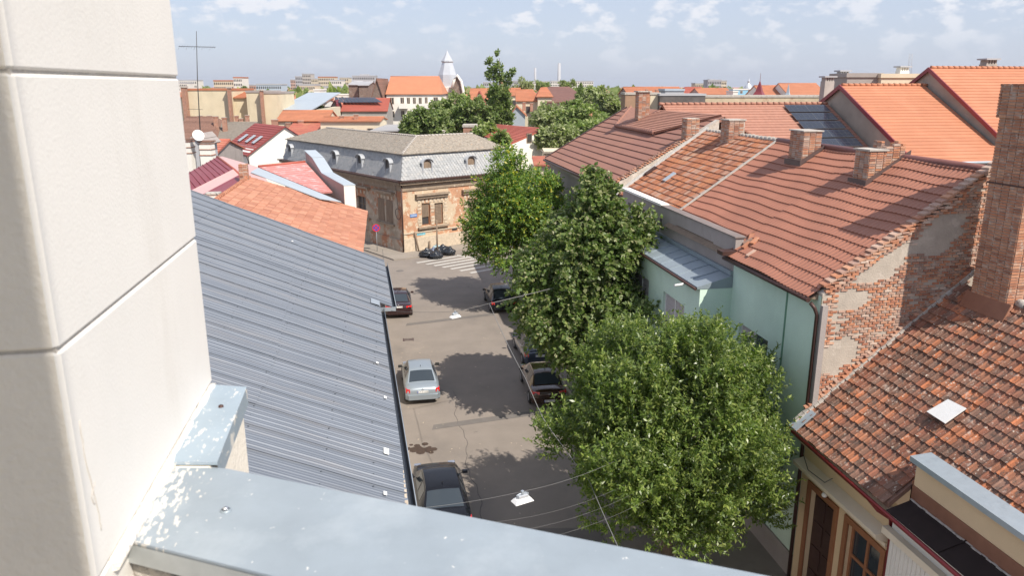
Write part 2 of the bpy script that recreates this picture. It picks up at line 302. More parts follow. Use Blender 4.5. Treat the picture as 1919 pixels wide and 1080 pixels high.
# ---------------------------------------------------------------- shared builders
UP = Vector((0, 0, 1))
def wall_open(mb, o, u, n, W, z0, z1, ops=(), depth=.15):
    """upright wall W long from o along u, outward normal n, with recessed openings (u0,u1,z0,z1)"""
    o, u, n = Vector(o), Vector(u), Vector(n); o.z = 0
    us = sorted({0, W} | {x for q in ops for x in q[:2]}); zs = sorted({z0, z1} | {x for q in ops for x in q[2:4]})
    P = lambda a, z, d=0: o + u * a + UP * z - n * d
    for a, b in zip(us, us[1:]):
        for c, d in zip(zs, zs[1:]):
            m, k = (a + b) / 2, (c + d) / 2
            if any(q[0] < m < q[1] and q[2] < k < q[3] for q in ops): continue
            mb.quad(P(a, c), P(b, c), P(b, d), P(a, d))
    for a, b, c, d in [q[:4] for q in ops]:
        mb.quad(P(a, c), P(a, d), P(a, d, depth), P(a, c, depth)); mb.quad(P(b, c), P(b, c, depth), P(b, d, depth), P(b, d))
        mb.quad(P(a, d), P(b, d), P(b, d, depth), P(a, d, depth)); mb.quad(P(a, c), P(a, c, depth), P(b, c, depth), P(b, c))
    return mb
def window(root, o, u, n, a, b, c, d, inset=.12, fm=None, pm=None, nx=2, ny=2, fw=.06):
    o, u, n = Vector(o), Vector(u), Vector(n); o.z = 0
    fm = fm or MT['white']; pm = pm or MT['glass']; f = MB(); cz = (c + d) / 2; cu = (a + b) / 2
    Pc = lambda x, z, q=0: o + u * x + UP * z - n * (inset + q)
    for k in range(nx + 1):
        x = a + fw / 2 + (b - a - fw) * k / nx; f.obox(Pc(x, cz), u, UP, n, fw / 2, (d - c) / 2, .03)
    for k in range(ny + 1):
        z = c + fw / 2 + (d - c - fw) * k / ny; f.obox(Pc(cu, z), u, UP, n, (b - a) / 2 - .001, fw / 2, .027)
    fo = f.build('window', fm, root)
    MB().obox(Pc(cu, cz, .02), u, UP, n, (b - a) / 2, (d - c) / 2, .006).build('pane', pm, fo)
    return fo
def stepped_roof(mb, A, B, C, D, pitch=.4, step=.03, thick=.12, mi=0):
    """pitched slab: A-B eave, D-C ridge, tile courses as real steps"""
    A, B, C, D = map(Vector, (A, B, C, D)); n = (B - A).cross(D - A).normalized()
    if n.z < 0: n = -n
    k = max(2, int(((D - A).length + (C - B).length) / 2 / pitch)); prev = None; vs = []; fs = []
    for i in range(k):
        t0, t1 = i / k, (i + 1) / k; b = len(vs)
        vs += [A.lerp(D, t0) + n * step, B.lerp(C, t0) + n * step, B.lerp(C, t1), A.lerp(D, t1), A.lerp(D, t0) - n * .002, B.lerp(C, t0) - n * .002]
        fs += [(b, b + 1, b + 2, b + 3), (b + 4, b + 5, b + 1, b)]
    b = len(vs); lo = -n * thick; vs += [A, B, C, D, A + lo, B + lo, C + lo, D + lo]
    fs += [(b + 7, b + 6, b + 5, b + 4), (b, b + 4, b + 5, b + 1), (b + 1, b + 5, b + 6, b + 2), (b + 2, b + 6, b + 7, b + 3), (b + 3, b + 7, b + 4, b)]
    return mb.add(vs, fs, mi)
def slab(mb, pts, thick=.08, mi=0):
    pts = [Vector(p) for p in pts]; n = (pts[1] - pts[0]).cross(pts[2] - pts[0]).normalized()
    if n.z < 0: n = -n
    return mb.prism([p - n * thick for p in pts], n * thick, mi)
def chimney(root, x, y, w_, d_, z0, z1, m=None, cap=True, label=None):
    """plain chimney as a sub-part: shaft with a projecting crown and a cap"""
    mb = MB(); mb.box(x - w_ / 2, x + w_ / 2, y - d_ / 2, y + d_ / 2, z0, z1)
    mb.box(x - w_ / 2 - .05, x + w_ / 2 + .05, y - d_ / 2 - .05, y + d_ / 2 + .05, z1 - .16, z1 - .04)
    o = mb.build('chimney', m or MT['brick_far'], root)
    if cap: MB().box(x - w_ / 2 - .03, x + w_ / 2 + .03, y - d_ / 2 - .03, y + d_ / 2 + .03, z1 + .001, z1 + .05).build('cap', MT['mortar'], o)
    return o
BR = MB(); BR.box(-.118, .118, -.055, .055, -.030, .030); BRICK = BR.mesh('brick', MT['brick'])
def brick_shaft(root, name, x0, x1, y0, y1, z0, z1, course=.078, top=None, limit=300, broken=0, brick=None):
    """chimney of real bricks round a mortar core"""
    ms = []; k = 0; z = z0 + course / 2; core = MB()
    L = .25
    while z < z1:
        off = (k % 2) * L / 2
        for (ax, a0, a1, fix, nrm) in (('x', x0, x1, y0, -1), ('x', x0, x1, y1, 1), ('y', y0, y1, x0, -1), ('y', y0, y1, x1, 1)):
            if nrm > 0 and ax == 'x': continue
            if nrm > 0 and ax == 'y' and False: continue
            a = a0 + off - (L / 2 if off else 0)
            while a < a1 - .03:
                lo, hi = max(a, a0), min(a + L, a1); a += L
                if hi - lo < .07: continue
                if broken and z > z1 - broken * random.random(): continue
                c = (lo + hi) / 2; sc = (hi - lo - .024) / .236; j = random.uniform(-.004, .006)
                if ax == 'x': ms.append(basis((c, fix + nrm * (j - .045), z), (1, 0, 0), (0, 1, 0), (0, 0, 1), (sc, 1, course / .084)))
                else: ms.append(basis((fix + nrm * (j - .045), c, z), (0, 1, 0), (-1, 0, 0), (0, 0, 1), (sc, 1, course / .084)))
        z += course; k += 1
    s = MB().box(x0 + .012, x1 - .012, y0 + .012, y1 - .012, z0, z1 - broken).build(name, MT['brick_mortar'], root)
    pieces('brick', brick or BRICK, ms, s, limit)
    return s
# ---------------------------------------------------------------- setting: ground, road, pavements
tag(MB().box(-3500, 3500, -300, 7000, -1.0, -.06).build('ground', mat('ground', (.13, .12, .08), .95, .3, .02, spots=(((.06, .08, .035), .01, .45, .6),))), kind='structure')
g = MB(); g.add([(-45, -10, 0), (60, -10, 0), (60, 130, 0), (-45, 130, 0)], [(0, 1, 2, 3)]); tag(g.build('road', MT['asphalt']), kind='structure')
pv = MB(); pv.box(8.6, 8.75, 2, 57, -.05, .125); tag(pv.build('kerb', MT['stone_trim']), kind='structure')
tag(MB().box(8.75, 12.1, 2, 57, -.05, .12).build('pavement', MT['pave']), kind='structure')
CB = Vector((1.4, 69.0, 0)); D1 = Vector((-.485, .8745, 0)).normalized(); D2 = Vector((.8745, .485, 0)).normalized()
pts = [CB + D1 * 34 - D2 * 2.4, CB - D1 * 2.0 - D2 * 2.2, CB - D1 * 2.3 - D2 * 1.2, CB - D1 * 2.3 + D2 * 16, CB + D2 * 16 + D1 * 2, CB + D1 * 34 + D2 * 2]
tag(MB().prism([p + Vector((0, 0, -.05)) for p in pts], (0, 0, .17)).build('pavement', MT['pave']), kind='structure')
pm = MB(); pm.prism([(x, y, .004) for x, y in ((2.5, 20.2), (6.8, 20.6), (6.9, 22.6), (4.8, 22.9), (3.4, 22.2), (2.4, 22.4))], (0, 0, .003))
pm.prism([(x, y, .004) for x, y in ((1.6, 31.4), (6.6, 32.2), (6.6, 32.7), (1.7, 31.9))], (0, 0, .003))
pm.prism([(x, y, .004) for x, y in ((.9, 47.0), (6.9, 48.4), (6.9, 48.9), (1.0, 47.5))], (0, 0, .003))
tag(pm.build('asphalt_patch', MT['asphalt_patch']), kind='structure')
cr_ = MB(); cr_.tube([(2.9 + .12 * math.sin(y * 1.3) + .05 * math.sin(y * 5.1), y, .002) for y in np.arange(14, 36, .35)], .008, 4, False); tag(cr_.build('road_joint', MT['ink']), kind='structure')
cw = thing('zebra_crossing', 'white zebra stripes painted across the road before the peeling corner building', 'road marking', tuple(atZ(840, 500, 0)))
Lp = [(779, 492.0), (796.8, 494.8), (811.7, 497.5), (827.5, 500.4), (842.4, 503.6), (860, 507), (879, 511)]
for i, (a, b) in enumerate(Lp):
    p = atZ(a, b, .004); q = p + D2 * 4.3; e = Vector((D2.y, -D2.x, 0)) * .38
    MB().prism([p, p + e, q + e, q], (0, 0, .004)).build('stripe', MT['paint_white'], cw)
p = atZ(857, 480, .004); q = atZ(900, 486, .004); e = Vector((0, .55, 0)); MB().prism([p, q, q + e, p + e], (0, 0, .004)).build('stripe', MT['paint_white'], cw)
gr = thing('road_drain', 'small rusty drain grate in the road behind the maroon sedan', 'drain', (.95, 44.2, 0))
d = MB()
for k in range(7): d.box(.72 + k * .075, .76 + k * .075, 44.0, 44.4, .004, .016)
d.box(.66, .72, 43.95, 44.45, .004, .016); d.box(1.24, 1.30, 43.95, 44.45, .004, .016); d.build('grate', MT['brown_metal'], gr)
mc = thing('manhole_cover', 'round iron manhole cover in the crossing area of the road', 'manhole', (.9, 62.2, 0))
MB().lathe((.9, 62.2, .004), [(.001, .012), (.3, .012), (.33, .0)], 20).build('cover', MT['asphalt_patch'], mc)
# litter: pale fallen leaves on the road
lv = MB(); rl = random.Random(3)
for k in range(150):
    x, y = rl.uniform(.3, 8), rl.uniform(15, 46); a = rl.random() * 6.3; s = rl.uniform(.02, .05) * (1.7 if rl.random() < .15 else 1)
    c, q = math.cos(a) * s, math.sin(a) * s
    lv.add([(x - c, y - q, .006), (x + q * .6, y - c * .6, .012), (x + c, y + q, .008), (x - q * .6, y + c * .6, .016)], [(0, 1, 2, 3)])
lo = lv.build('fallen_leaves', mat('dry_leaf', (.50, .42, .32), .9, .2, 8)); tag(lo, 'pale dry leaves scattered on the asphalt', None, None, 'stuff')
dp = MB()
for k in range(26):
    a = rl.random() * 6.3; r_ = rl.uniform(.0, .55); x, y = .95 + r_ * math.cos(a) * 1.1, 29.6 + r_ * math.sin(a) * 1.3; dp.lathe((x, y, .004), [(rl.uniform(.05, .2), .001), (.001, .004)], 7)
tag(dp.build('oil_stain', mat('oil_stain', (.055, .035, .026), .9, .3, 9)), kind='structure')

# ---------------------------------------------------------------- foreground: our tower pier and parapet
PX, PY0, PY1 = -.43, 1.015, 1.79
pier = thing('stucco_pier', 'cream stucco corner pier with recessed joints beside the balcony parapet', 'pier', (-.9, 1.4, 0))
MB().box(-1.5, PX - .0045, PY0 + .0045, PY1 - .0045, 8.0, 18.4).build('core', MT['joint'], pier)
def pblock(z0, z1):
    mb = MB(); r = .0035
    # chamfered block; left (street-averted) face is rougher
    x0, x1, y0, y1 = -1.5, PX, PY0, PY1
    lv_ = [(r, z0), (0, z0 + r), (0, z1 - r), (r, z1)]
    ring = lambda i, z: [(x0, y0 + i, z), (x1 - i - .006, y0 + i, z), (x1 - i, y0 + i + .006, z), (x1 - i, y1 - i - .006, z), (x1 - i - .006, y1 - i, z), (x0, y1 - i, z)]
    vs = []
    for i, z in lv_: vs += ring(i, z)
    for j in range(3):
        for k in range(5):
            mb.add([vs[j * 6 + k], vs[j * 6 + k + 1], vs[j * 6 + 6 + k + 1], vs[j * 6 + 6 + k]], [(0, 1, 2, 3)], 1 if k == 0 else 0)
    mb.quad(*ring(r, z0)); mb.quad(*ring(r, z1)); return mb
Z2 = 14.665; BH = .352; G = .005
for k in range(-3, 9):
    za = Z2 + (k - 1) * BH + G / 2; zb = Z2 + k * BH - G / 2
    pblock(za, zb).build('block', [MT['stucco'], MT['stucco_rough']], pier)
pb = MB(); pb.box(-1.5, PX, PY0, PY1, 8.0, Z2 - 4 * BH - G / 2); pb.build('block', [MT['stucco'], MT['stucco_rough']], pier)
ckm = mat('crack', (.55, .51, .47), .9); rk = random.Random(8)
for pts_ in ([(150, 790), (158, 850), (172, 905), (185, 960), (192, 1005)], [(178, 905), (172, 935), (180, 950)]):
    cp__ = [atX(a, b, PX + .0008) for a, b in pts_]; pth_ = [cp__[i].lerp(cp__[i + 1], j / 5) + Vector((0, rk.uniform(-.0015, .0015), rk.uniform(-.0015, .0015))) for i in range(len(cp__) - 1) for j in range(5)]
    MB().tube(pth_, .0007, 4).build('crack', ckm, pier)
# parapet with zinc coping
E1 = Vector((-.875, .484, 0)).normalized(); EP = Vector((.484, .875, 0)).normalized(); CZ = 14.30
par = thing('balcony_parapet', 'parapet wall with a blue-grey sheet metal coping in the lower foreground', 'parapet', (0, .6, 0))
inn = atZ(258, 1020, CZ); out = atZ(430, 880, CZ); wd = (out - inn).dot(EP)
I0 = inn + E1 * .03; I1 = inn - E1 * 4.2
cop = MB(); a, b, c_, d_ = I0, I1, I1 + EP * wd, I0 + EP * wd + E1 * .0
th = Vector((0, 0, -.006)); lip = Vector((0, 0, -.03))
pP = atZ(346, 866, CZ); pP.x = PX + .002; pQ = a + (b - a) * ((PX + .002 - a.x) / (b.x - a.x)); th = lip; cop.prism([p + th for p in (pQ, b, c_, d_, pP)], -th)

cop.build('coping', MT['zinc'], par)
sd_ = (a - b).normalized(); MB().prism([p - EP * .004 for p in (a, b)] + [p - EP * .0005 for p in (b, a)], (0, 0, -.036)).build('fascia', mat('zinc_fold', (.42, .44, .44), .6, .1, 20, metal=.1), par)
MB().tube([a - EP * .002 + UP * .0005, b - EP * .002 + UP * .0005], .0028, 8).build('folded_edge', MT['zinc'], par)
bd = MB().prism([p + Vector((0, 0, -.080)) for p in (a + EP * .006, b + EP * .006, b + EP * (wd - .03), a + EP * (wd - .03))], (0, 0, .05)); bd.build('mortar_bed', MT['concrete'], par)
pw = MB().prism([p + Vector((0, 0, -6.0)) for p in (a + EP * .012, b + EP * .012, b + EP * (wd - .045), a + EP * (wd - .045))], (0, 0, 5.94)); pw.build('wall', MT['stucco_rough'], par)
sc_ = atZ(423, 958, CZ)
MB().lathe(sc_ + Vector((0, 0, .0)), [(.0095, 0), (.0095, .0015), (.007, .003)], 14).build('washer', MT['zinc_roof'], par)
MB().lathe(sc_ + Vector((0, 0, .003)), [(.0048, 0), (.0045, .003), (.001, .0042)], 12).build('screw', MT['chrome'], par)
# paint splash and caulk against the pier
zt_ = MT['zinc'].node_tree; _b = zt_.nodes['Principled BSDF']; _c = _b.inputs['Base Color'].links[0].from_socket; _N = zt_.nodes.new; _L = zt_.links.new
_g = _N('ShaderNodeNewGeometry'); _s = _N('ShaderNodeSeparateXYZ'); _L(_g.outputs['Position'], _s.inputs[0]); _m = _N('ShaderNodeMapping'); _m.inputs['Scale'].default_value = (3, 1, 1); _m.inputs['Rotation'].default_value = (0, 0, .5); _L(_g.outputs['Position'], _m.inputs[0]); _n = _N('ShaderNodeTexNoise'); _n.inputs['Scale'].default_value = 42; _n.inputs['Detail'].default_value = 5; _L(_m.outputs[0], _n.inputs['Vector'])
_a = _N('ShaderNodeMath'); _a.operation = 'MULTIPLY_ADD'; _L(_s.outputs[0], _a.inputs[0]); _a.inputs[1].default_value = -2.6; _a.inputs[2].default_value = -1.54; _d = _N('ShaderNodeMath'); _d.operation = 'ADD'; _L(_a.outputs[0], _d.inputs[0]); _L(_n.outputs['Fac'], _d.inputs[1])
_r = _N('ShaderNodeMapRange'); _r.inputs['From Min'].default_value = 0; _r.inputs['From Max'].default_value = .05; _L(_d.outputs[0], _r.inputs['Value']); _x = _N('ShaderNodeMix'); _x.data_type = 'RGBA'; _L(_r.outputs[0], _x.inputs[0]); _L(_c, _x.inputs[6]); _x.inputs[7].default_value = (.68, .65, .60, 1); _L(_x.outputs[2], _b.inputs['Base Color'])
spl = MB(); X0 = PX
pA, pB, pC, pD = atZ(262, 1015, CZ + .0012), atZ(352, 1030, CZ + .0012), atZ(436, 882, CZ + .0012), atZ(350, 868, CZ + .0012)
spl.quad(atZ(262, 1015, CZ + .0012), atZ(330, 1010, CZ + .0012), atZ(400, 915, CZ + .0012), atZ(405, 884, CZ + .0012), pD)
ck = MB(); rc = random.Random(5); path = [Vector((PX + .002, y, CZ + .003)) for y in np.linspace(PY0 + .06, PY1 - .0, 24)]
ck.tube(path, [rc.uniform(.008, .014) for _ in path], 7); ck.build('caulk', MT['caulk'], par)
# sill piece along the pier
sl = thing('metal_sill', 'short weathered metal sill running along the foot of the stucco pier', 'sill', (PX, 1.6, CZ))
q0, q1, q2, q3 = atZ(345, 872, CZ), atZ(408, 876, CZ), atZ(463, 733, CZ), atZ(383, 727, CZ)
q0 = Vector((PX - .02, q0.y, CZ)); q3 = Vector((PX - .02, q3.y, CZ)); up_ = Vector((0, 0, .004))
s_ = MB(); s_.prism([p + up_ for p in (q0, q1, q2, q3)], (0, 0, .006)); s_.quad(q1 + up_, q2 + up_, q2 - Vector((0, 0, .035)), q1 - Vector((0, 0, .035))); s_.build('sheet', MT['zinc_splash'], sl)
s_ = MB(); ins = lambda p: p + Vector((-.014, 0, -.25)); s_.prism([ins(p) for p in (q0, q1, q2, q3)], (0, 0, .251)); s_.build('ledge', MT['stucco_rough'], sl)
MB().lathe(atZ(415, 771, CZ) + Vector((0, 0, .010)), [(.006, 0), (.005, .004), (.001, .005)], 10).build('screw', MT['brown_metal'], sl)
# unseen wall added behind the balcony to shade the pier's left face
MB_ = thing('shade_wall', 'unseen stucco wall added behind the balcony to shade the pier', 'wall', (0, -1, 0))
MB().box(-3.5, .85, -3.5, -1.0, 0, 20).build('wall', MT['stucco'], MB_)

# ---------------------------------------------------------------- left building with the corrugated steel roof
lb = thing('steel_roof_house', 'long low house under a blue-grey corrugated steel roof on the left kerb', 'house', (-4, 22, 0))
XE = lambda y: (.80 - .0415 * y) if y < 29.3 else (.07 - .037 * (y - 29.3))
ZR = lambda x: 6.5 - .42 * x
mb = MB(); mb.box(-18, -.55, 1.0, 36.9, 0, 6.2); mb.quad((-11, 36.92, 6), (-.5, 36.92, 6), (-.5, 36.92, 6.55), (-11, 36.92, 11.0)); mb.build('wall', MT['white_wall'], lb)
rs = random.Random(11)
RH = {}
def corr(y0, y1, xa, xb, lift):
    """one trapezoidal steel sheet, ribs running down the slope"""
    prof = []; npk = 5; p = (y1 - y0) / npk
    for k in range(npk):
        hh = RH.setdefault((round(y0, 2), k), rs.uniform(.013, .021) if k else rs.uniform(.022, .034))
        prof += [(y0 + p * k, hh), (y0 + p * k + .035, hh), (y0 + p * k + .055, .0), (y0 + p * k + .095, .0), (y0 + p * k + .105, .007), (y0 + p * k + .12, .0), (y0 + p * k + p - .02, .0)]
    prof.append((y1 + .035, .026))
    nx = 6; mbx = MB(); vs = []
    for i in range(nx + 1):
        for (y, h) in prof:
            xe = XE(min(max(y, 1), 37)) if xa is None else xa
            x = xe + (xb - xe) * i / nx; wv = .006 * math.sin(x * 1.7 + y * .8) + .004 * math.sin(x * 4 + y * 2.2)
            vs.append((x, y, ZR(x) + h + lift + wv))
    m = len(prof); mbx.add(vs, [(i * m + k, i * m + k + 1, (i + 1) * m + k + 1, (i + 1) * m + k) for i in range(nx) for k in range(m - 1)])
    return mbx
y = 5.3
while y < 37.1:
    w_ = 1.06 if not (28.2 < y < 29.4) else 29.32 - y
    if w_ < .3: w_ = .3
    y1 = min(y + w_, 37.2); s1 = -3.3 - rs.uniform(-.03, .05) - max(0, y - 20) * .055 - (.35 if y < 16.5 else 0); s2 = -7.7 + rs.uniform(-.05, .05)
    corr(y, y1, None, s1, 0).build('roof_sheet', MT['steel_roof'], lb)
    corr(y, y1, s1 + .16, s2, .010).build('roof_sheet', MT['steel_roof'], lb)
    corr(y, y1, s2 + .16, -11.05, .020).build('roof_sheet', MT['steel_roof'], lb)
    y = y1
ys = [5.3, 37.2]
MB().quad((-11.05, 5.3, ZR(-11.05)), (-11.05, 37.2, ZR(-11.05)), (-20, 37.2, 7.2), (-20, 5.3, 7.2)).build('rear_slope', MT['steel_roof'], lb)
MB().tube([(-11.05, 5.3, ZR(-11.05) + .02), (-11.05, 37.2, ZR(-11.05) + .02)], .09, 8).build('ridge_cap', MT['steel_roof'], lb)
sw = MB()
for yy in np.arange(6, 37, .53):
    for xx in (-.55, -1.55, -3.2, -4.6, -6.1, -7.5, -9.2):
        xj = xx + rs.uniform(-.04, .04); sw.lathe((xj, yy + .28, ZR(xj) + .012), [(.022, 0), (.018, .012), (.002, .016)], 6)
sw.build('screws', MT['dark_metal'], lb, kind='stuff')
def gutter(y0, y1):
    o = MB(); P = lambda y, dx, dz: (XE(y if y0 < 29 else max(y, 29.31)) + dx, y, 6.5 - .42 * .1 + dz)
    sec = [(-.05, -.02), (-.05, -.15), (.0, -.19), (.10, -.19), (.15, -.14), (.155, -.015)]
    for (a, b), (c, d) in zip(sec, sec[1:]): o.quad(P(y0, a, b), P(y1, a, b), P(y1, c, d), P(y0, c, d))
    g_ = o.build('gutter', MT['dark_metal'], lb)
    e = MB().tube([P(y0, .155, -.01), P(y1, .155, -.01)], .013, 6).build('lip', MT['gutter_edge'], g_)
gutter(5.3, 29.25)
gutter(29.35, 37.3)
fs_ = MB(); fs_.box(-.5, .2, 29.29, 29.33, 6.30, 6.46); fs_.quad((-.75, 28.6, ZR(-.75) + .07), (-.42, 28.65, ZR(-.42) + .07), (-.42, 29.28, ZR(-.42) + .07), (-.75, 29.28, ZR(-.75) + .07)); fs_.build('end_flashing', MT['gutter_edge'], lb)
fb = MB()
for yy in np.arange(6, 28.5, .42): MB().obox((XE(yy) - .06, yy + rs.uniform(-.05, .05), 6.40), (1, 0, 0), (0, 1, 0), (0, 0, 1), .045, rs.uniform(.12, .2), .05).build('eave_board', MT['stone_trim'], lb)
for i, (px, py, l_) in enumerate(((707, 680, 'white paper scrap nearest the red tile edge of the steel roof'), (722, 745, 'white paper scrap on the steel roof beside the silver car'), (724, 846, 'largest white scrap low on the steel roof near the gutter'), (722, 925, 'white scrap on the steel roof just above the parapet'), (548, 452, 'tiny white scrap high on the steel roof near its far verge'))):
    p = atP(px, py, Vector((0, 20, 6.5 + .05)), Vector((.42, 0, 1))); s = MB(); s.obox(p, (0, 1, 0), (1, 0, -.42), (.42, 0, 1), .07 if i != 2 else .15, .035 if i != 2 else .06, .004)
    o = s.build('litter_scrap', MT['white']); tag(o, l_, 'litter')

# ---------------------------------------------------------------- red roofed green house on the right
XF = 12.0; SL = .69; ZRD = lambda x: 9.4 + SL * (x - 12.0)
gh = thing('green_house', 'mint green street house under a wide red metal tile roof', 'house', (14, 25, 0))
mb = MB(); wops = [(2.7, 4.75, 4.9, 7.0)]   # along +Y from 18.8
wall_open(mb, (XF, 18.8, 0), (0, 1, 0), (-1, 0, 0), 5.5, .9, 9.25, wops, .16)
bops = [(1.3, 3.5, 4.2, 7.05), (5.2, 7.4, 4.2, 7.05), (9.1, 11.3, 4.2, 7.05)]
wall_open(mb, (10.8, 24.3, 0), (0, 1, 0), (-1, 0, 0), 12.7, .9, 8.1, bops, .16)
mb.quad((10.8, 24.3, .9), (12, 24.3, .9), (12, 24.3, 8.2), (10.8, 24.3, 8.1)); mb.quad((10.8, 37, .9), (12, 37, .9), (12, 37, 8.2), (10.8, 37, 8.1))
mb.build('wall', MT['green_wall'], gh)
gv = MB().box(11.985, 12.02, 20.55, 20.63, .9, 9.2); gv.build('wall_groove', mat('dark_green_groove', (.14, .27, .19), .9), gh)
pl = MB(); pl.box(11.93, 12.05, 18.8, 24.3, 0, .9); pl.box(10.73, 12.0, 24.24, 37, 0, .9); pl.build('plinth', MT['grey_wall'], gh)
def shutter_win(X, y0, y1, z0, z1, op=None):
    f = MB(); ym = (y0 + y1) / 2; 
    f.box(X + .10, X + .15, y0, y0 + .07, z0, z1); f.box(X + .10, X + .15, y1 - .07, y1, z0, z1); f.box(X + .09, X + .15, ym - .03, ym + .03, z0, z1); f.box(X + .10, X + .15, y0, y1, z0, z0 + .06)
    o = f.build('window', MT['white'], gh)
    for k, (a, b) in enumerate(((y0 + .07, ym - .03), (ym + .03, y1 - .07))):
        s = MB(); n_ = 22
        if op == k:
            MB().box(X + .135, X + .15, a, b, z0, z1).build('pane', MT['glass'], o); continue
        for i in range(n_): s.box(X + .125, X + .145, a, b, z0 + (z1 - z0) * i / n_ + .006, z0 + (z1 - z0) * (i + 1) / n_)
        s.box(X + .14, X + .15, a, b, z0, z1)
        s.build('roller_shutter', MT['shutter'], o)
shutter_win(XF, 21.5, 23.55, 4.9, 7.0, op=0)
for a, b, c, d in bops: shutter_win(10.8, 24.3 + a, 24.3 + b, c, d)
# attic wall
at_ = MB(); wall_open(at_, (XF - .0, 24.3, 0), (0, 1, 0), (-1, 0, 0), 12.9, 8.2, 9.85, [(1.8, 5.6, 9.08, 9.34), (9.2, 12.0, 9.08, 9.34), (7.2, 7.5, 8.9, 9.3)], .2)
at_.quad((XF, 24.3, 8.2), (XF + .3, 24.3, 8.2), (XF + .3, 24.3, 9.85), (XF, 24.3, 9.85)); at_.quad((XF, 37.2, 8.2), (XF + .3, 37.2, 8.2), (XF + .3, 37.2, 9.85), (XF, 37.2, 9.85))
at_.quad((XF, 24.3, 9.85), (XF + .3, 24.3, 9.85), (XF + .3, 37.2, 9.85), (XF, 37.2, 9.85)); at_.quad((XF + .3, 24.3, 8.2), (XF + .3, 37.2, 8.2), (XF + .3, 37.2, 9.85), (XF + .3, 24.3, 9.85))
ao = at_.build('attic_wall', MT['grey_wall'], gh)
gl = MB()
for a, b in ((1.8, 5.6), (9.2, 12.0)):
    MB().box(XF + .12, XF + .14, 24.3 + a, 24.3 + b, 9.08, 9.34).build('vent_recess', MT['rubber'], ao)
gb = MB()
for a, b in ((1.8, 5.6), (9.2, 12.0)):
    for yy in np.arange(24.3 + a + .05, 24.3 + b, .14): gb.box(XF + .04, XF + .07, yy, yy + .03, 9.08, 9.34)
gb.build('vent_bars', MT['cornice'], ao, kind='stuff')
MB().box(XF - .06, XF + .34, 31.6, 37.25, 9.855, 9.95).build('white_capping', MT['white'], ao)
MB().box(XF - .05, XF + .36, 24.25, 31.6, 9.855, 9.90).build('sheet_capping', mat('capping_grey', (.20, .165, .155), .6, .15, 3), ao)
# bay roof: standing seam zinc
yy = 24.28; k = 0
while yy < 37:
    b = min(yy + .92, 37.05)
    s = MB(); s.quad((10.68, yy, 8.14), (10.68, b, 8.14), (12.0, b, 8.5), (12.0, yy, 8.5)); s.quad((10.68, yy, 8.14), (10.68, b, 8.14), (10.68, b, 8.06), (10.68, yy, 8.06))
    s.prism([(10.68, b - .012, 8.14), (12.0, b - .012, 8.5), (12.0, b - .012, 8.535), (10.68, b - .012, 8.175)], (0, .02, 0)); 
    if k == 0: s.quad((10.68, yy, 8.06), (12.0, yy, 8.06), (12.0, yy, 8.5), (10.68, yy, 8.14))
    s.build('bay_roof_sheet', MT['zinc_roof'], gh); yy = b; k += 1
MB().box(11.9, 11.995, 24.3, 37, 8.5, 8.66).build('wall_flashing', MT['zinc_roof'], gh)
MB().tube([(10.63, 24.3, 8.06), (10.63, 37, 8.06)], .05, 8).build('bay_gutter', MT['brown_metal'], gh)
MB().tube([(10.6, 25.3, 8.0), (10.2, 25.2, 7.98)], .045, 8).build('spout', MT['white'], gh)
MB().tube([(11.1, 24.25, 5.2), (11.5, 24.2, 5.6), (11.55, 23.6, 5.1), (11.4, 23.2, 4.6)], .035, 6).build('wall_bracket', MT['brown_metal'], gh)
# metal tile roof, one sheet per 1.1 m
def wave_sheet(y0, y1, x0, x1=16.78):
    L = (x1 - x0) * math.sqrt(1 + SL * SL); P = .375; nr = int(L / P) + 1; du = .0475; nu = int(round((y1 - y0) / du)); ux = Vector((1, 0, SL)).normalized(); nn = Vector((-SL, 0, 1)).normalized()
    vs = []; fs = []; o = Vector((x0, 0, ZRD(x0))); row = nu + 1
    for r_ in range(nr):
        for (v, h) in ((r_ * P - .01, -.002), (r_ * P - .014, .040), (r_ * P + P * .5, .020), (min((r_ + 1) * P, L), .002)):
            v = min(v, L)
            for i in range(nu + 1):
                y = y0 + (y1 - y0) * i / nu; ph = math.cos((y) * 2 * math.pi / .19); pe = ph
                p = o + ux * (v - .028 * ph * (1 if h == .040 or h < 0 else 0)) + nn * (h + .015 * ph)
                vs.append((p.x, y, p.z + .022 * math.sin(y * .9 + v * 1.1) + .014 * math.sin(y * 2.1 - v * 2.3) + .02 * math.sin(y * .35)))
    m = nr * 4
    for a in range(m - 1):
        for i in range(nu): fs.append((a * row + i, a * row + i + 1, (a + 1) * row + i + 1, (a + 1) * row + i))
    return MB().add(vs, fs)
y = 18.95
while y < 30.7:
    b = min(y + 1.14, 30.75); wave_sheet(y, b, 11.72 if y < 24.2 else 12.32).build('roof_sheet', MT['red_tile'], gh); y = b
sb = MB(); sb.prism([(11.8, 18.95, 9.15), (16.8, 18.95, 12.6), (16.8, 18.95, 9.1), (12.0, 18.95, 9.1)], (0, 11.8, 0)); sb.build('roof_deck', MT['wood_old'], gh)
slab(MB(), [(16.8, 18.9, 12.68), (16.8, 30.8, 12.68), (22.0, 30.8, 9.0), (22.0, 18.9, 9.0)]).build('rear_slope', MT['red_tile'], gh)
MB().tube([(16.8, 18.8, 12.72), (16.8, 30.8, 12.72)], .12, 10).build('ridge_cap', mat('ridge_red', (.20, .085, .075), .5, .1, 2, metal=.2), gh)
g2 = MB(); g2.tube([(11.70, 18.95, 9.12), (11.70, 24.5, 9.12)], .075, 10); g2.build('gutter', MT['brown_metal'], gh)
g3 = MB(); g3.tube([(11.74, 18.9, 9.05), (11.85, 18.84, 8.9), (11.93, 18.82, 8.7), (11.93, 18.82, 0)], .055, 10); g3.build('downpipe', MT['brown_metal'], gh)
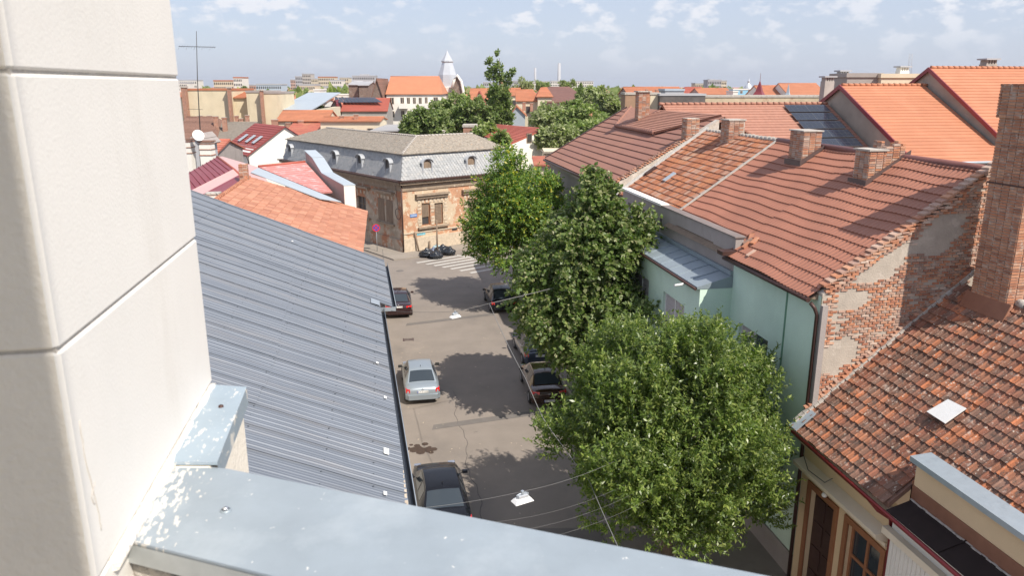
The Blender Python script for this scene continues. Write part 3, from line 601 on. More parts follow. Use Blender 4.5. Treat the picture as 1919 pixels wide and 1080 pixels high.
MB().box(11.99, 12.16, 18.66, 18.79, 4.8, 9.0).build('corner_board', MT['grey_wall'], gh)
MB().box(11.45, 12.3, 24.1, 24.55, 9.28, 9.42).build('eave_return', MT['brown_metal'], gh)
rb = MB()
for k, (x, y_, z_, a) in enumerate(((12.25, 24.0, 9.66, .3), (12.42, 24.25, 9.74, -.2), (12.5, 23.9, 9.82, .5), (12.1, 23.3, 9.52, .15), (12.62, 24.4, 9.85, .9))):
    o = BRICK; rr = bpy.data.objects.new('loose_brick', BRICK); COL.objects.link(rr); rr.matrix_world = Matrix.Translation((x, y_, z_)) @ Matrix.Rotation(a, 4, 'Z') @ Matrix.Rotation(-.5, 4, 'Y') @ Matrix.Diagonal((1.5, 1.3, 1.2, 1))
    tag(rr, ['loose brick lying lowest in the pile at the attic wall end', 'loose brick against the end of the attic wall, beside the pile', 'loose brick on top of the small pile on the red roof', 'single tile piece lying on the red roof edge below the pile', 'tilted brick at the right end of the small pile on the red roof'][k], 'brick', 'loose bricks on the red roof')
brick_shaft(gh, 'chimney', 15.85, 16.6, 27.15, 28.15, 11.9, 13.3)
s3 = brick_shaft(gh, 'chimney', 15.55, 16.15, 22.55, 23.35, 11.6, 12.95)
brick_shaft(gh, 'chimney', 16.15, 16.85, 22.6, 23.3, 12.0, 13.35, broken=.35)
for (x0, x1, y0, y1, z) in ((15.75, 16.7, 27.05, 28.25, 11.95), (15.45, 16.95, 22.45, 23.45, 11.7)):
    f = MB(); f.prism([(x0, y0, ZRD(x0) + .02), (x1, y0, ZRD(x1) + .02), (x1, y0, ZRD(x1) + .16), (x0, y0, ZRD(x0) + .22)], (0, .03, 0)); f.prism([(x0, y0 + .03, ZRD(x0) + .02), (x0, y1, ZRD(x0) + .02), (x0, y1, ZRD(x0) + .22), (x0, y0 + .03, ZRD(x0) + .22)], (.03, 0, 0)); f.build('chimney_flashing', mat('flash_dark', (.10, .065, .06), .5), gh)
for (x0, x1, y0, y1, zt) in ((15.8, 16.65, 27.1, 28.2, 13.3), (15.5, 16.2, 22.5, 23.4, 12.95)):
    MB().box(x0, x1, y0, y1, zt, zt + .05).build('chimney_top', MT['mortar'], gh)
# brick gable wall facing the lower roof
ZL = lambda x: 5.4 + .85 * (x - 11.5)
gw = MB(); gw.prism([(12.03, 18.8, 4.5), (17.3, 18.8, 8.0), (17.3, 18.8, 12.35), (16.8, 18.8, 12.68), (12.03, 18.8, 9.30)], (0, .15, 0)); gwo = gw.build('gable_wall', MT['plaster_wall'], gh)
ell = [(atY(1655, 492, 18.8), 1.0, .42, .55), (atY(1600, 560, 18.8), .55, .30, .4), (atY(1570, 668, 18.8), .75, .45, .5), (atY(1760, 440, 18.8), .8, .5, .6), (atY(1568, 600, 18.8), .12, .8, 0)]
def bare(x, z):
    from mathutils import noise
    for c, a, b, t in ell:
        dx, dz = x - c.x, z - c.z; u = dx * math.cos(t) + dz * math.sin(t); v = -dx * math.sin(t) + dz * math.cos(t)
        if (u / a) ** 2 + (v / b) ** 2 < 1 + .7 * noise.noise(Vector((x * 2.5, z * 2.5, 3))): return True
    return False
ms = []; z = 5.3; k = 0; rg = random.Random(21)
while z < 12.9:
    x = 12.05 + (k % 2) * .12
    while x < 17.2:
        top = ZRD(x) + .12; bot = ZL(x) - .1; xe = x + .24
        if bot < z < top - .02 and (not bare(x + .12, z) or z > top - .3) and rg.random() > .04:
            wgt = rg.uniform(.82, 1.0); pr = rg.uniform(-.008, .01) + (.05 if z > top - .22 else 0)
            ms.append(basis((x + .12, 18.83 - pr, z), (1, 0, rg.uniform(-.02, .02)), (0, 1, 0), (0, 0, 1), (wgt * .95, 1, .96 if z < top - .3 else 1.2)))
        x += .25
    z += .079; k += 1
pieces('brick', BRICK, ms, gwo, 300)
vb = []; x = 12.1
while x < 16.9:   # stepped verge course
    vb.append(basis((x, 18.86, ZRD(x) + .135), (.93, 0, .30), (0, 1, 0), (-.30, 0, .93), (.95, 2.6, .95))); vb.append(basis((x + .06, 18.84, ZRD(x) + .07), (1, 0, .05), (0, 1, 0), (-.05, 0, 1), (.95, 2.4, .9))); x += .165
vgo = MB().prism([(12.0, 18.76, 9.25), (16.85, 18.76, 12.6), (16.85, 18.76, 12.68), (12.0, 18.76, 9.33)], (0, .3, 0)).build('verge', MT['brick_mortar'], gh)
pieces('brick', BRICK, vb, vgo, 300)

# ---------------------------------------------------------------- old orange tiled house (same slope)
oh = thing('old_tile_house', 'street house under an old orange clay tile roof with white mortar verge', 'house', (14, 34, 0))
MB().box(12.4, 21.5, 30.8, 38.4, 0, 9.2).build('wall', MT['grey_wall'], oh)
def tile_mesh(name, w_, l_, m, rib=.02, th_=.018):
    t = MB(); prof = [(-w_ / 2, rib * .8), (-w_ / 2 + w_ * .14, rib), (-w_ / 2 + w_ * .28, 0), (w_ / 2 - w_ * .2, 0), (w_ / 2, rib * .5)]
    vs = []
    for yv, zo in ((0, 0), (l_, -.004)):
        vs += [(x, yv, zo + z) for x, z in prof]
    n = len(prof); vs += [(x, 0, z - th_) for x, z in prof]
    fs = [(k, k + 1, n + k + 1, n + k) for k in range(n - 1)] + [(2 * n + k, 2 * n + k + 1, k + 1, k) for k in range(n - 1)]
    vs += [(prof[0][0], l_, -.02), (prof[-1][0], l_, -.02)]; fs += [(2 * n, 0, n, 3 * n), (n - 1, 3 * n - 1, 3 * n + 1, 2 * n - 1)]
    return t.add(vs, fs).mesh(name, m)
def tile_field(root, me, o, u, v, nu, nv, du, dv, tilt=.05, keep=None, jit=.006, limit=300, name='tile', sag=0):
    """courses of single tiles: u along the eave, v up the slope"""
    u, v = Vector(u).normalized(), Vector(v).normalized(); n = u.cross(v)
    if n.z < 0: n = -n
    rr = random.Random(int(nu * 7 + nv)); Ms = []
    for j in range(nv):
        for i in range(nu):
            c = Vector(o) + u * ((i + .5) * du) + v * (j * dv)
            if keep and not keep(c): continue
            c = c + n * (.018 + rr.uniform(-jit, jit) * .6 + sag * math.sin(i * .35 + j * .2) * .01) + v * rr.uniform(-jit, jit) * 1.5; a = rr.uniform(-.02, .02)
            uu = (u + v * a).normalized(); vv = (v - u * a - n * tilt).normalized(); ww = uu.cross(vv)
            if ww.z < 0: ww = -ww
            Ms.append(basis(c + n * tilt * dv * 1.0, uu, vv, ww))
    pieces(name, me, Ms, root, limit)
slo = math.sqrt(1 + SL * SL)
rf = slab(MB(), [(12.1, 30.78, ZRD(12.1) - .01), (12.1, 38.4, ZRD(12.1) - .01), (16.8, 38.4, ZRD(16.8) - .01), (16.8, 30.78, ZRD(16.8) - .01)]).build('roof', MT['tile_dark'], oh)
TM1 = tile_mesh('tile', .215, .40, MT['orange_old'])
tile_field(rf, TM1, (12.12, 30.86, ZRD(12.12)), (0, 1, 0), (1, 0, SL), 35, 17, .215, .335, .09, sag=1)
slab(MB(), [(16.8, 30.8, 12.68), (16.8, 38.4, 12.68), (22.0, 38.4, 9.0), (22.0, 30.8, 9.0)]).build('rear_slope', MT['tile_dark'], oh)
vm_ = MB(); vm_.prism([(12.0, 38.3, ZRD(12) + .02), (16.9, 38.3, ZRD(16.9) + .02), (16.9, 38.3, ZRD(16.9) + .13), (12.0, 38.3, ZRD(12) + .13)], (0, .28, 0)); vm_.build('verge', mat('white_mortar', (.55, .53, .50), .9, .2, 5, .5, 20), oh)
MB().prism([(12.2, 30.72, ZRD(12.2) + .02), (16.8, 30.72, ZRD(16.8) + .02), (16.8, 30.72, ZRD(16.8) + .09), (12.2, 30.72, ZRD(12.2) + .09)], (0, .12, 0)).build('verge', MT['mortar'], oh)
yy = 30.9
while yy < 38.3:
    MB().tube([(16.83, yy, 12.72 + rs.uniform(-.015, .02)), (16.83, yy + .36, 12.70)], [.12, .10], 9).build('ridge_tile', MT['mortar'], oh); yy += .37
brick_shaft(oh, 'chimney', 16.2, 17.0, 34.4, 35.3, 12.0, 13.4)
MB().prism([(16.1, 34.3, 12.3), (17.1, 34.3, 12.8), (17.1, 34.3, 12.65), (16.1, 34.3, 12.1)], (0, .06, 0)).build('chimney_flashing', MT['white'], oh)
MB().box(16.16, 17.04, 34.36, 35.34, 13.4, 13.46).build('chimney_top', MT['mortar'], oh)
for px, py in ((1221, 322), (1256, 334)):
    p = atP(px, py, Vector((12, 30, 9.4)), Vector((-SL, 0, 1))); f = MB(); uu = Vector((1, 0, SL)).normalized(); nn = Vector((-SL, 0, 1)).normalized()
    f.obox(p + nn * .07, uu, (0, 1, 0), nn, .33, .17, .05); f.build('skylight', MT['blue_grey'] if px > 1230 else MT['brown_metal'], oh)
# ---------------------------------------------------------------- brown-red house beyond with its stepped brick firewall
bh_ = thing('brown_roof_house', 'grey-walled house with a long brown-red roof behind the linden tree', 'house', (15, 47, 0))
MB().box(12.3, 24, 38.95, 55.8, 0, 9.7).build('wall', MT['grey_wall'], bh_)
S2 = 3.6 / 6.1; ZB = lambda x: 9.8 + S2 * (x - 12)
rb_ = MB(); stepped_roof(rb_, (11.85, 39.1, ZB(11.85)), (11.85, 56.0, ZB(11.85)), (18.1, 56.0, 13.4), (18.1, 39.1, 13.4), .5, .05, .15); rb_.build('roof', MT['tile_brown'], bh_)
slab(MB(), [(18.1, 39.1, 13.4), (18.1, 56, 13.4), (24.5, 56, 9.8), (24.5, 39.1, 9.8)]).build('rear_slope', MT['tile_brown'], bh_)
MB().tube([(11.8, 39.1, 9.62), (11.8, 56, 9.62)], .08, 8).build('gutter', MT['brown_metal'], bh_)
MB().box(11.9, 12.31, 39.1, 55.9, 9.35, 9.58).build('cornice', MT['grey_wall'], bh_)
MB().prism([(11.9, 55.95, ZB(11.9) - .02), (18.1, 55.95, 13.38), (18.1, 55.95, 13.5), (11.9, 55.95, ZB(11.9) + .10)], (0, .2, 0)).build('verge', MT['brown_metal'], bh_)
wf = MB(); wf.prism([(12.0, 38.6, 8.5), (17.6, 38.6, 8.5), (17.6, 38.6, ZB(17.6) + .15), (12.0, 38.6, ZB(12) + .15)], (0, .5, 0)); wfo = wf.build('firewall', MT['brick_mortar'], bh_)
fb_ = []; x = 12.05
while x < 16.3:
    for j in range(4):
        if rg.random() < .93: fb_.append(basis((x + rg.uniform(-.02, .02), 38.62 + j * .15, ZB(x) + .20 + rg.uniform(0, .03)), (0, 1, 0), (-1, 0, -S2 * .4), (0, 0, 1), (.62, 1.15, 1.0)))
    x += .13
pieces('brick', BRICK, fb_, wfo, 300)
brick_shaft(bh_, 'chimney', 15.8, 16.5, 38.6, 39.3, 12.0, 13.35, limit=100)
brick_shaft(bh_, 'chimney', 16.7, 17.45, 49.2, 49.9, 12.8, 14.6, limit=100)
MB().box(16.6, 17.55, 49.1, 50.0, 14.6, 14.68).build('chimney_top', MT['mortar'], bh_)
MB().prism([(16.5, 49.0, 12.5), (17.6, 49.0, 13.1), (17.6, 49.0, 12.95), (16.5, 49.0, 12.3)], (0, .08, 0)).build('chimney_flashing', MT['white'], bh_)
# wing roof, ridge along X
wg = thing('wing_house', 'long rear building with a pinkish brown tile roof carrying solar panels', 'house', (24, 46, 0))
ZW = lambda y: 13.8 - .5 * (48.6 - y)
mb = MB(); stepped_roof(mb, (18.12, 41.0, ZW(41)), (29.9, 41.0, ZW(41)), (29.9, 48.6, 13.8), (18.12, 48.6, 13.8), .33, .03, .15); mb.build('roof', MT['tile_wing'], wg)
slab(MB(), [(18.12, 48.6, 13.8), (29.9, 48.6, 13.8), (29.9, 57, 9.6), (18.12, 57, 9.6)]).build('rear_slope', MT['tile_wing'], wg)
MB().box(18.5, 29.9, 41.6, 56.6, 0, 9.3).build('wall', MT['grey_wall'], wg)
tl = MB()
for xx in np.arange(17.9, 29.8, .4): tl.tube([(xx, 48.6, 13.86), (xx + .36, 48.6, 13.84)], [.11, .09], 8)
tl.build('ridge_tiles', MT['tile_wing'], wg, kind='stuff')
hp = MB(); hpth = [Vector((18.0, 54.8, ZB(18.0))), atP(1154, 238, Vector((12, 40, 9.85)), Vector((-S2, 0, 1))), atP(1226, 252, Vector((12, 40, 9.9)), Vector((-S2, 0, 1)))]
for a, b in zip(hpth, hpth[1:]):
    n_ = int((b - a).length / .4)
    for k in range(n_): hp.tube([a.lerp(b, k / n_) + UP * .12, a.lerp(b, (k + .9) / n_) + UP * .08], [.14, .11], 8)
hp.build('hip_tiles', MT['tile_brown'], wg, kind='stuff')
mb = MB(); f_ = UP * .13; stepped_roof(mb, hpth[1] + f_, hpth[2] + f_, Vector((18.05, 39.4, ZB(18.05))) + f_, Vector((18.0, 48, ZB(18.0))) + f_, .33, .03, .1); mb.build('roof_corner', MT['tile_wing'], wg)
slab(MB(), [hpth[1] + f_ + UP * .02, Vector((18.0, 48, ZB(18.0))) + f_, hpth[0] + f_], .08).build('roof_corner', MT['tile_wing'], wg)
for k in range(2):
    p = Vector((20.6 + k * .5, 43.2 + k * .1, ZW(43.3))); MB().tube([p, p + UP * (.75 - .35 * k)], .04, 6).build('vent_pipe', MT['dark_metal'], wg)
# solar panels
vN = Vector((0, 1, .5)).normalized(); nN = Vector((0, -.5, 1)).normalized()
pv_ = 0
for r_ in range(5):
    for c in range(2):
        cx = 26.45 + 1.5 * (c + .5) * .985; yy = 43.4 + r_ * .98 + .49; ctr = Vector((cx, yy, ZW(yy))) + nN * .16
        rowname = ['bottom row', 'second row from the bottom', 'middle row', 'second row from the top', 'top row'][r_]
        fr = MB(); fr.obox(ctr, (1, 0, 0), vN, nN, .735, .47, .018); t = fr.build('solar_panel', MT['pv_frame'], wg)
        cl = MB()
        for i in range(4):
            for j in range(2): cl.obox(ctr + Vector((1, 0, 0)) * (-.54 + .36 * i) + vN * (-.225 + .45 * j) + nN * .02, (1, 0, 0), vN, nN, .170, .215, .003)
        cl.build('cells', MT['panel_pv'], t)
# ---------------------------------------------------------------- ochre house with the lichen covered tile roof, lower right
yh = thing('ochre_house', 'ochre street house under a mottled lichen-covered clay tile roof', 'house', (14, 14, 0))
mb = MB(); o_ops = [(14.9, 16.3, 1.7, 3.6), (16.95, 18.15, .2, 3.6)]
ops = [(a - 6, b - 6, c, d) for a, b, c, d in o_ops]
wall_open(mb, (11.95, 6, 0), (0, 1, 0), (-1, 0, 0), 12.72, 0, 5.15, ops, .22); mb.quad((11.95, 18.72, 0), (20, 18.72, 0), (20, 18.72, 5.1), (11.95, 18.72, 5.1)); mb.build('wall', MT['ochre_wall'], yh)
for a, b, c, d in o_ops:
    f = MB(); w_ = .17
    f.box(11.90, 11.96, a - w_, a, c - .02, d + w_); f.box(11.90, 11.96, b, b + w_, c - .02, d + w_); f.box(11.90, 11.96, a, b, d, d + w_)
    f.build('window_surround', MT['wood_frame'], yh)
window(yh, (11.95, 0, 0), (0, 1, 0), (-1, 0, 0), 14.9, 16.3, 1.7, 3.6, .14, MT['wood_frame'], MT['glass'], 2, 2, .09)
dr = MB(); dr.box(12.1, 12.16, 16.95, 18.15, .2, 3.6)
for i in range(2):
    for j in range(4): dr.box(12.07, 12.11, 17.03 + i * .57, 17.49 + i * .57, .35 + j * .8, .98 + j * .8)
dr.build('door', MT['brown_metal'], yh)
cn = MB(); cn.prism([(11.95, 14.75, 4.0), (11.62, 14.75, 4.12), (11.58, 14.75, 4.26), (11.95, 14.75, 4.34)], (0, 3.95, 0)); cn.build('cornice', MT['ochre_trim'], yh)
cn = MB(); cn.prism([(11.95, 14.6, 4.72), (11.78, 14.6, 4.80), (11.74, 14.6, 4.95), (11.95, 14.6, 5.0)], (0, 4.1, 0)); cn.build('frieze', MT['ochre_trim'], yh)
MB().box(11.88, 11.96, 14.75, 18.7, 3.88, 3.98).build('moulding', MT['ochre_trim'], yh)
wp = thing('white_facade_panel', 'white ribbed facade strip beyond the brown window of the ochre house', 'facade', (11.8, 12, 0))
pnl = MB(); pnl.box(11.80, 11.94, 6, 14.5, 0, 4.9)
for yy in np.arange(6.1, 14.4, .14): pnl.box(11.78, 11.80, yy, yy + .07, .5, 4.4)
pnl.build('panel', MT['white_wall'], wp)
MB().box(11.62, 11.80, 6, 14.62, 4.42, 4.6).build('ledge', MT['ochre_trim'], wp)
# roof
SR = .85; ZY = lambda x: 5.4 + SR * (x - 11.5)
Lr = 4.75 * math.sqrt(1 + SR * SR)
dk = MB(); dk.prism([(11.5, 14.35, ZY(11.5) - .15), (16.3, 14.35, ZY(16.3) - .15), (16.3, 14.35, ZY(16.3) - .01), (11.5, 14.35, ZY(11.5) - .01)], (0, 4.4, 0)); dk.prism([(12.2, 6.0, ZY(12.2) - .15), (16.3, 6.0, ZY(16.3) - .15), (16.3, 6.0, ZY(16.3) - .01), (12.2, 6.0, ZY(12.2) - .01)], (0, 8.34, 0)); rfo = dk.build('roof', MT['tile_dark'], yh)
TM2 = tile_mesh('tile', .193, .38, MT['lichen_tile'], .026, .026)
hatchp = [atP(px, py, Vector((11.5, 10, 5.5)), Vector((-SR, 0, 1))) for px, py in ((1741, 778), (1781, 755), (1815, 772), (1775, 800))]
tile_field(rfo, TM2, (11.42, 18.66, ZY(11.42)), (0, -1, 0), (1, 0, SR), 66, 21, .193, .302, .11, keep=lambda c: not (c.y < 14.5 and c.x < 12.15), jit=.012, limit=300)
slab(MB(), [(16.3, 6, ZY(16.3)), (16.3, 18.7, ZY(16.3)), (20.5, 18.7, 6.4), (20.5, 6, 6.4)]).build('rear_slope', MT['tile_dark'], yh)
yy = 6.2
while yy < 16.9:
    MB().tube([(16.28, yy, ZY(16.25) + .05 + rs.uniform(-.02, .02)), (16.28, yy + .38, ZY(16.25) + .03)], [.14, .12], 9).build('ridge_tile', MT['mortar'] if rs.random() < .5 else MT['lichen_tile'], yh); yy += .39
fl = MB()
for k in range(40):
    x = 11.6 + k * .13; s = rs.uniform(.7, 1.3); fl.obox((x, 18.70 + rs.uniform(-.02, .02), ZY(x) + .07), (1, 0, SR), (0, 1, 0), (-SR, 0, 1), .06, .07 * s, .045)
fl.build('valley_mortar', MT['mortar'], yh)
rbk = []
for k in range(46):
    x = 11.9 + k * .108; rbk.append(basis((x, 18.74 + rs.uniform(-.03, .03), ZY(x) + .17 + rs.uniform(-.02, .04)), (math.cos(.3 + rs.uniform(-.4, .4)), 0, math.sin(.3)), (0, 1, 0), (-.3, 0, .95), (.8, 1, 1)))
vo = MB().prism([(11.7, 18.72, ZY(11.7) - .02), (17.0, 18.72, ZY(17) - .02), (17.0, 18.72, ZY(17) + .1), (11.7, 18.72, ZY(11.7) + .1)], (0, .07, 0)).build('junction', MT['mortar'], yh)
pieces('brick', BRICK, rbk, vo, 300)
MB().prism([(11.38, 18.35, ZY(11.38) + .07), (11.95, 18.35, ZY(11.95) + .07), (11.95, 18.35, ZY(11.95) + .085), (11.38, 18.35, ZY(11.38) + .085)], (0, .42, 0)).build('corner_flashing', MT['blue_grey'], yh)
hb = thing('roof_hatch_board', 'square white board lying on the lichen-covered tiles', 'board', tuple(hatchp[0]))
nR = Vector((-SR, 0, 1)).normalized(); MB().prism([p + nR * .10 for p in hatchp], nR * .03).build('board', MT['white'], hb); MB().prism([(hatchp[i] * .94 + sum(hatchp, Vector()) / 4 * .06) + nR * .05 for i in range(4)], nR * .048).build('frame', MT['brown_metal'], hb)
gt = MB(); gt.tube([(11.36, 18.75, 5.28), (11.34, 14.7, 5.22), (11.32, 6.5, 5.16)], .055, 10); gt.build('gutter', MT['red_gutter'], yh)
MB().tube([(11.36, 14.9, 5.2), (11.55, 14.75, 4.95), (11.85, 14.65, 4.75), (11.88, 14.6, 4.4), (11.88, 14.6, .2)], .05, 10).build('downpipe', MT['red_gutter'], yh)
MB().tube([(11.9, 18.68, 4.4), (11.6, 17.9, 4.35), (11.56, 17.0, 4.45), (11.5, 16.6, 4.8)], .012, 5).build('wire', MT['cable_dark'], yh)
lm = thing('wall_lamp', 'small round white lamp on the ochre wall beside the brown door', 'lamp', (11.8, 17.3, 3.85)); 
MB().lathe((11.80, 17.3, 3.80), [(.01, 0), (.06, .02), (.085, .07), (.06, .13), (.01, .15)], 12).build('globe', MT['white'], lm); MB().tube([(11.80, 17.3, 3.95), (11.94, 17.3, 3.97)], .02, 6).build('arm', MT['brown_metal'], lm)
# parapet standing on the lower roof edge
pp = thing('roof_parapet', 'beige roof parapet with a shiny zinc coping at the lower right', 'parapet', (12.2, 10, 5.5))
MB().box(12.05, 12.32, 5.5, 14.3, 5.4, 6.52).build('wall', MT['ochre_wall'], pp)
fp = MB(); fp.box(12.02, 12.05, 5.5, 14.33, 5.4, 5.85); fp.box(12.02, 12.34, 14.30, 14.33, 5.4, 5.95); fp.build('base_flashing', MT['fringe'], pp)
cp_ = MB(); cp_.prism([(11.93, 5.4, 6.53), (12.47, 5.4, 6.57), (12.47, 5.4, 6.61), (11.93, 5.4, 6.57)], (0, 9.0, 0)); cp_.box(11.92, 11.94, 5.4, 14.4, 6.44, 6.57); cp_.box(12.46, 12.48, 5.4, 14.4, 6.46, 6.60)
cp_.build('coping', mat('bright_zinc', (.36, .42, .47), .4, .06, 5, metal=.35, spots=(((.30, .35, .4), 3, .56, .68, (1, 1, 1), .7),)), pp)
yy = 14.25; k = 0
while yy > 6:
    b = yy - 1.75; s = MB(); s.prism([(11.36, b, 5.27), (12.02, b, 5.48), (12.02, yy - .01, 5.48), (11.36, yy - .01, 5.27)], (0, 0, .02)); s.box(11.4, 12.02, b - .012, b + .012, 5.49, 5.51) if False else None
    s.prism([(11.36, b - .01, 5.29), (12.02, b - .01, 5.50), (12.02, b - .01, 5.53), (11.36, b - .01, 5.32)], (0, .03, 0)); s.build('eave_sheet', MT['tar_sheet'], yh); yy = b
cm_ = MB()
for k in range(60):
    y_ = 14.2 - k * .14; cm_.obox((12.0 + rs.uniform(-.02, .01), y_, 5.50), (1, 0, 0), (0, 1, 0), (0, 0, 1), rs.uniform(.012, .03), .07, .012)
cm_.build('mortar_line', MT['mortar'], pp, kind='stuff')
# tall brick chimney
bc = thing('tall_brick_chimney', 'tall brick chimney rising out of the lichen-covered roof at the right edge', 'chimney', (16.5, 17.2, 8))
BR2 = MB(); BR2.box(-.118, .118, -.055, .055, -.031, .031); BRICK2 = BR2.mesh('brick', mat('chimney_brick', (.3, .12, .07), .92, .15, 9, .3, 50, pal=[(.26, .115, .07), (.38, .165, .095), (.45, .20, .11), (.33, .145, .085), (.48, .25, .15), (.40, .22, .15)], spots=(((.50, .42, .35), 5, .54, .66, (1, 1, 1), .7),)))
brick_shaft(bc, 'shaft', 15.9, 17.15, 16.62, 17.85, 8.3, 14.2, brick=BRICK2)
brick_shaft(bc, 'crown', 15.84, 17.21, 16.56, 17.91, 14.2, 15.05, brick=BRICK2)
st_ = MB(); st_.box(15.86, 17.19, 16.58, 17.89, 12.5, 12.54); st_.build('band', MT['brown_metal'], bc)
sk = MB(); zb = lambda x: ZY(x)
sk.prism([(15.72, 16.45, zb(15.72) + .06), (15.72, 18.0, zb(15.72) + .06), (15.9, 18.0, zb(15.9) + .35), (15.9, 16.45, zb(15.9) + .35)], (.02, 0, -.03)); sk.prism([(15.72, 16.42, zb(15.72)), (17.2, 16.42, 9.1), (17.2, 16.6, 9.35), (15.9, 16.6, zb(15.9) + .3)], (0, .02, 0)); sk.build('skirt_flashing', MT['fringe'], bc)

# ---------------------------------------------------------------- leaves and trees
def leaf_mat(name, c1, c2, c3, yellow=None, rough=.42, trans=.32):
    pal = [c1, c2, c1, c3, c2] + ([yellow] if yellow else [])
    return mat(name, c1, rough, .30, .9, pal=pal, trans=trans, spec=.5)
LM_ash = leaf_mat('leaf_ash', (.08, .125, .026), (.125, .18, .038), (.26, .30, .08), rough=.36)
LM_lin = leaf_mat('leaf_linden', (.075, .125, .028), (.115, .17, .04), (.23, .26, .09), (.34, .32, .18), rough=.45)
LM_loc = leaf_mat('leaf_locust', (.085, .155, .025), (.125, .21, .035), (.19, .28, .06), (.48, .42, .04), rough=.5)
LM_bg = [leaf_mat('leaf_bg_a', (.16, .215, .07), (.21, .26, .09), (.32, .34, .15), rough=.6), leaf_mat('leaf_bg_b', (.20, .235, .10), (.26, .29, .14), (.42, .42, .26), rough=.6), leaf_mat('leaf_bg_c', (.12, .17, .055), (.17, .22, .08), (.25, .28, .11), rough=.6)]
def leaves(anch, dirs, per, shoot, ll, lw, seed, droop=.15, spread=.9, up=.0):
    r = np.random.RandomState(seed); n = len(anch)
    t = np.tile(np.linspace(.08, 1, per), (n, 1)) + r.uniform(-.05, .05, (n, per))
    L = shoot * r.uniform(.6, 1.25, (n, 1)); base = anch[:, None, :] + dirs[:, None, :] * (t * L)[..., None]
    base[..., 2] -= (t * L) ** 2 * droop
    rd = r.normal(size=(n, per, 3)); rd /= np.linalg.norm(rd, axis=2, keepdims=True)
    d = dirs[:, None, :] * .55 + rd * spread; d[..., 2] += up - droop; d /= np.linalg.norm(d, axis=2, keepdims=True)
    nr = np.array([.15, -.25, 1.0]) + r.normal(size=(n, per, 3)) * .55; s = np.cross(d, nr); s /= np.linalg.norm(s, axis=2, keepdims=True) + 1e-9
    nn = np.cross(s, d); sz = r.uniform(.5, 1.35, (n, per, 1)) * r.uniform(.8, 1.2, (n, 1, 1))
    v0 = base; v1 = base + d * ll * .45 * sz + s * lw * .5 * sz - nn * lw * .10; v2 = base + d * ll * sz - nn * ll * .12; v3 = base + d * ll * .45 * sz - s * lw * .5 * sz - nn * lw * .10
    V = np.stack([v0, v1, v2, v3], axis=2).reshape(-1, 3); return V
def leaf_obj(name, V, m, parent):
    inv = np.array(wm(parent).inverted()); V = V @ inv[:3, :3].T + inv[:3, 3]
    n = len(V) // 4; me = bpy.data.meshes.new(name); me.vertices.add(len(V)); me.vertices.foreach_set('co', V.ravel())
    me.loops.add(len(V)); me.loops.foreach_set('vertex_index', np.arange(len(V))); me.polygons.add(n); me.polygons.foreach_set('loop_start', np.arange(0, len(V), 4)); me.polygons.foreach_set('loop_total', np.full(n, 4))
    me.materials.append(m); me.update(calc_edges=True); o = bpy.data.objects.new(name, me); o.parent = parent; COL.objects.link(o); return o
def clumps(c, rad, n, cr_, seed, inner=.35, bottom=-.75):
    r = np.random.RandomState(seed); out = []
    while len(out) < n:
        d = r.normal(size=3); d /= np.linalg.norm(d)
        if d[2] < bottom: continue
        k = r.uniform(.55, .98) if r.rand() > inner else r.uniform(.1, .55)
        out.append((np.array(c) + d * np.array(rad) * k, cr_ * r.uniform(.65, 1.25)))
    return out
def profile_clumps(prof, n, cr_, seed, keep=None):
    r = np.random.RandomState(seed); out = []; zs = [p[0] for p in prof]
    w = np.array([max(p[2], .3) for p in prof])
    while len(out) < n:
        z = r.uniform(min(zs), max(zs)); R_ = np.interp(z, zs, [p[3] for p in prof]); cx = np.interp(z, zs, [p[1] for p in prof]); cy = np.interp(z, zs, [p[2] for p in prof])
        if r.rand() > (R_ / 3.3) ** 1.3 + .06: continue
        a = r.uniform(0, 2 * math.pi); k = math.sqrt(r.uniform(.12, 1)) * max(R_ - cr_ * .55, .1); c = np.array((cx + k * math.cos(a), cy + k * math.sin(a), z))
        if keep and not keep(c): continue
        out.append((c, cr_ * r.uniform(.6, 1.2) * min(1, .45 + R_ / 3)))
    return out
def crown(parent, c, rad, m, seed, ncl=60, clr=.9, shoots=40, per=26, shoot=.55, ll=.13, lw=.05, upb=.55, name='crown', droop=.15, extra=(), spread=.9):
    r = np.random.RandomState(seed + 1); A = []; D = []; C = np.array(c)
    for cc, cr0 in clumps(c, rad, ncl, clr, seed) + list(extra):
        k = max(6, int(shoots * (cr0 / clr) ** 2)); d = r.normal(size=(k, 3)); d /= np.linalg.norm(d, axis=1, keepdims=True)
        out = (np.array(cc) - C) / np.array(rad); d = d + out * .5; d /= np.linalg.norm(d, axis=1, keepdims=True)
        A.append(np.array(cc) + d * cr0 * r.uniform(.25, .9, (k, 1))); q = d * .7 + out * .25 + np.array([0, 0, upb]) + r.normal(size=(k, 3)) * .22; D.append(q / np.linalg.norm(q, axis=1, keepdims=True))
    A = np.concatenate(A); D = np.concatenate(D)
    return leaf_obj(name, leaves(A, D, per, shoot, ll, lw, seed + 2, droop, spread), m, parent)
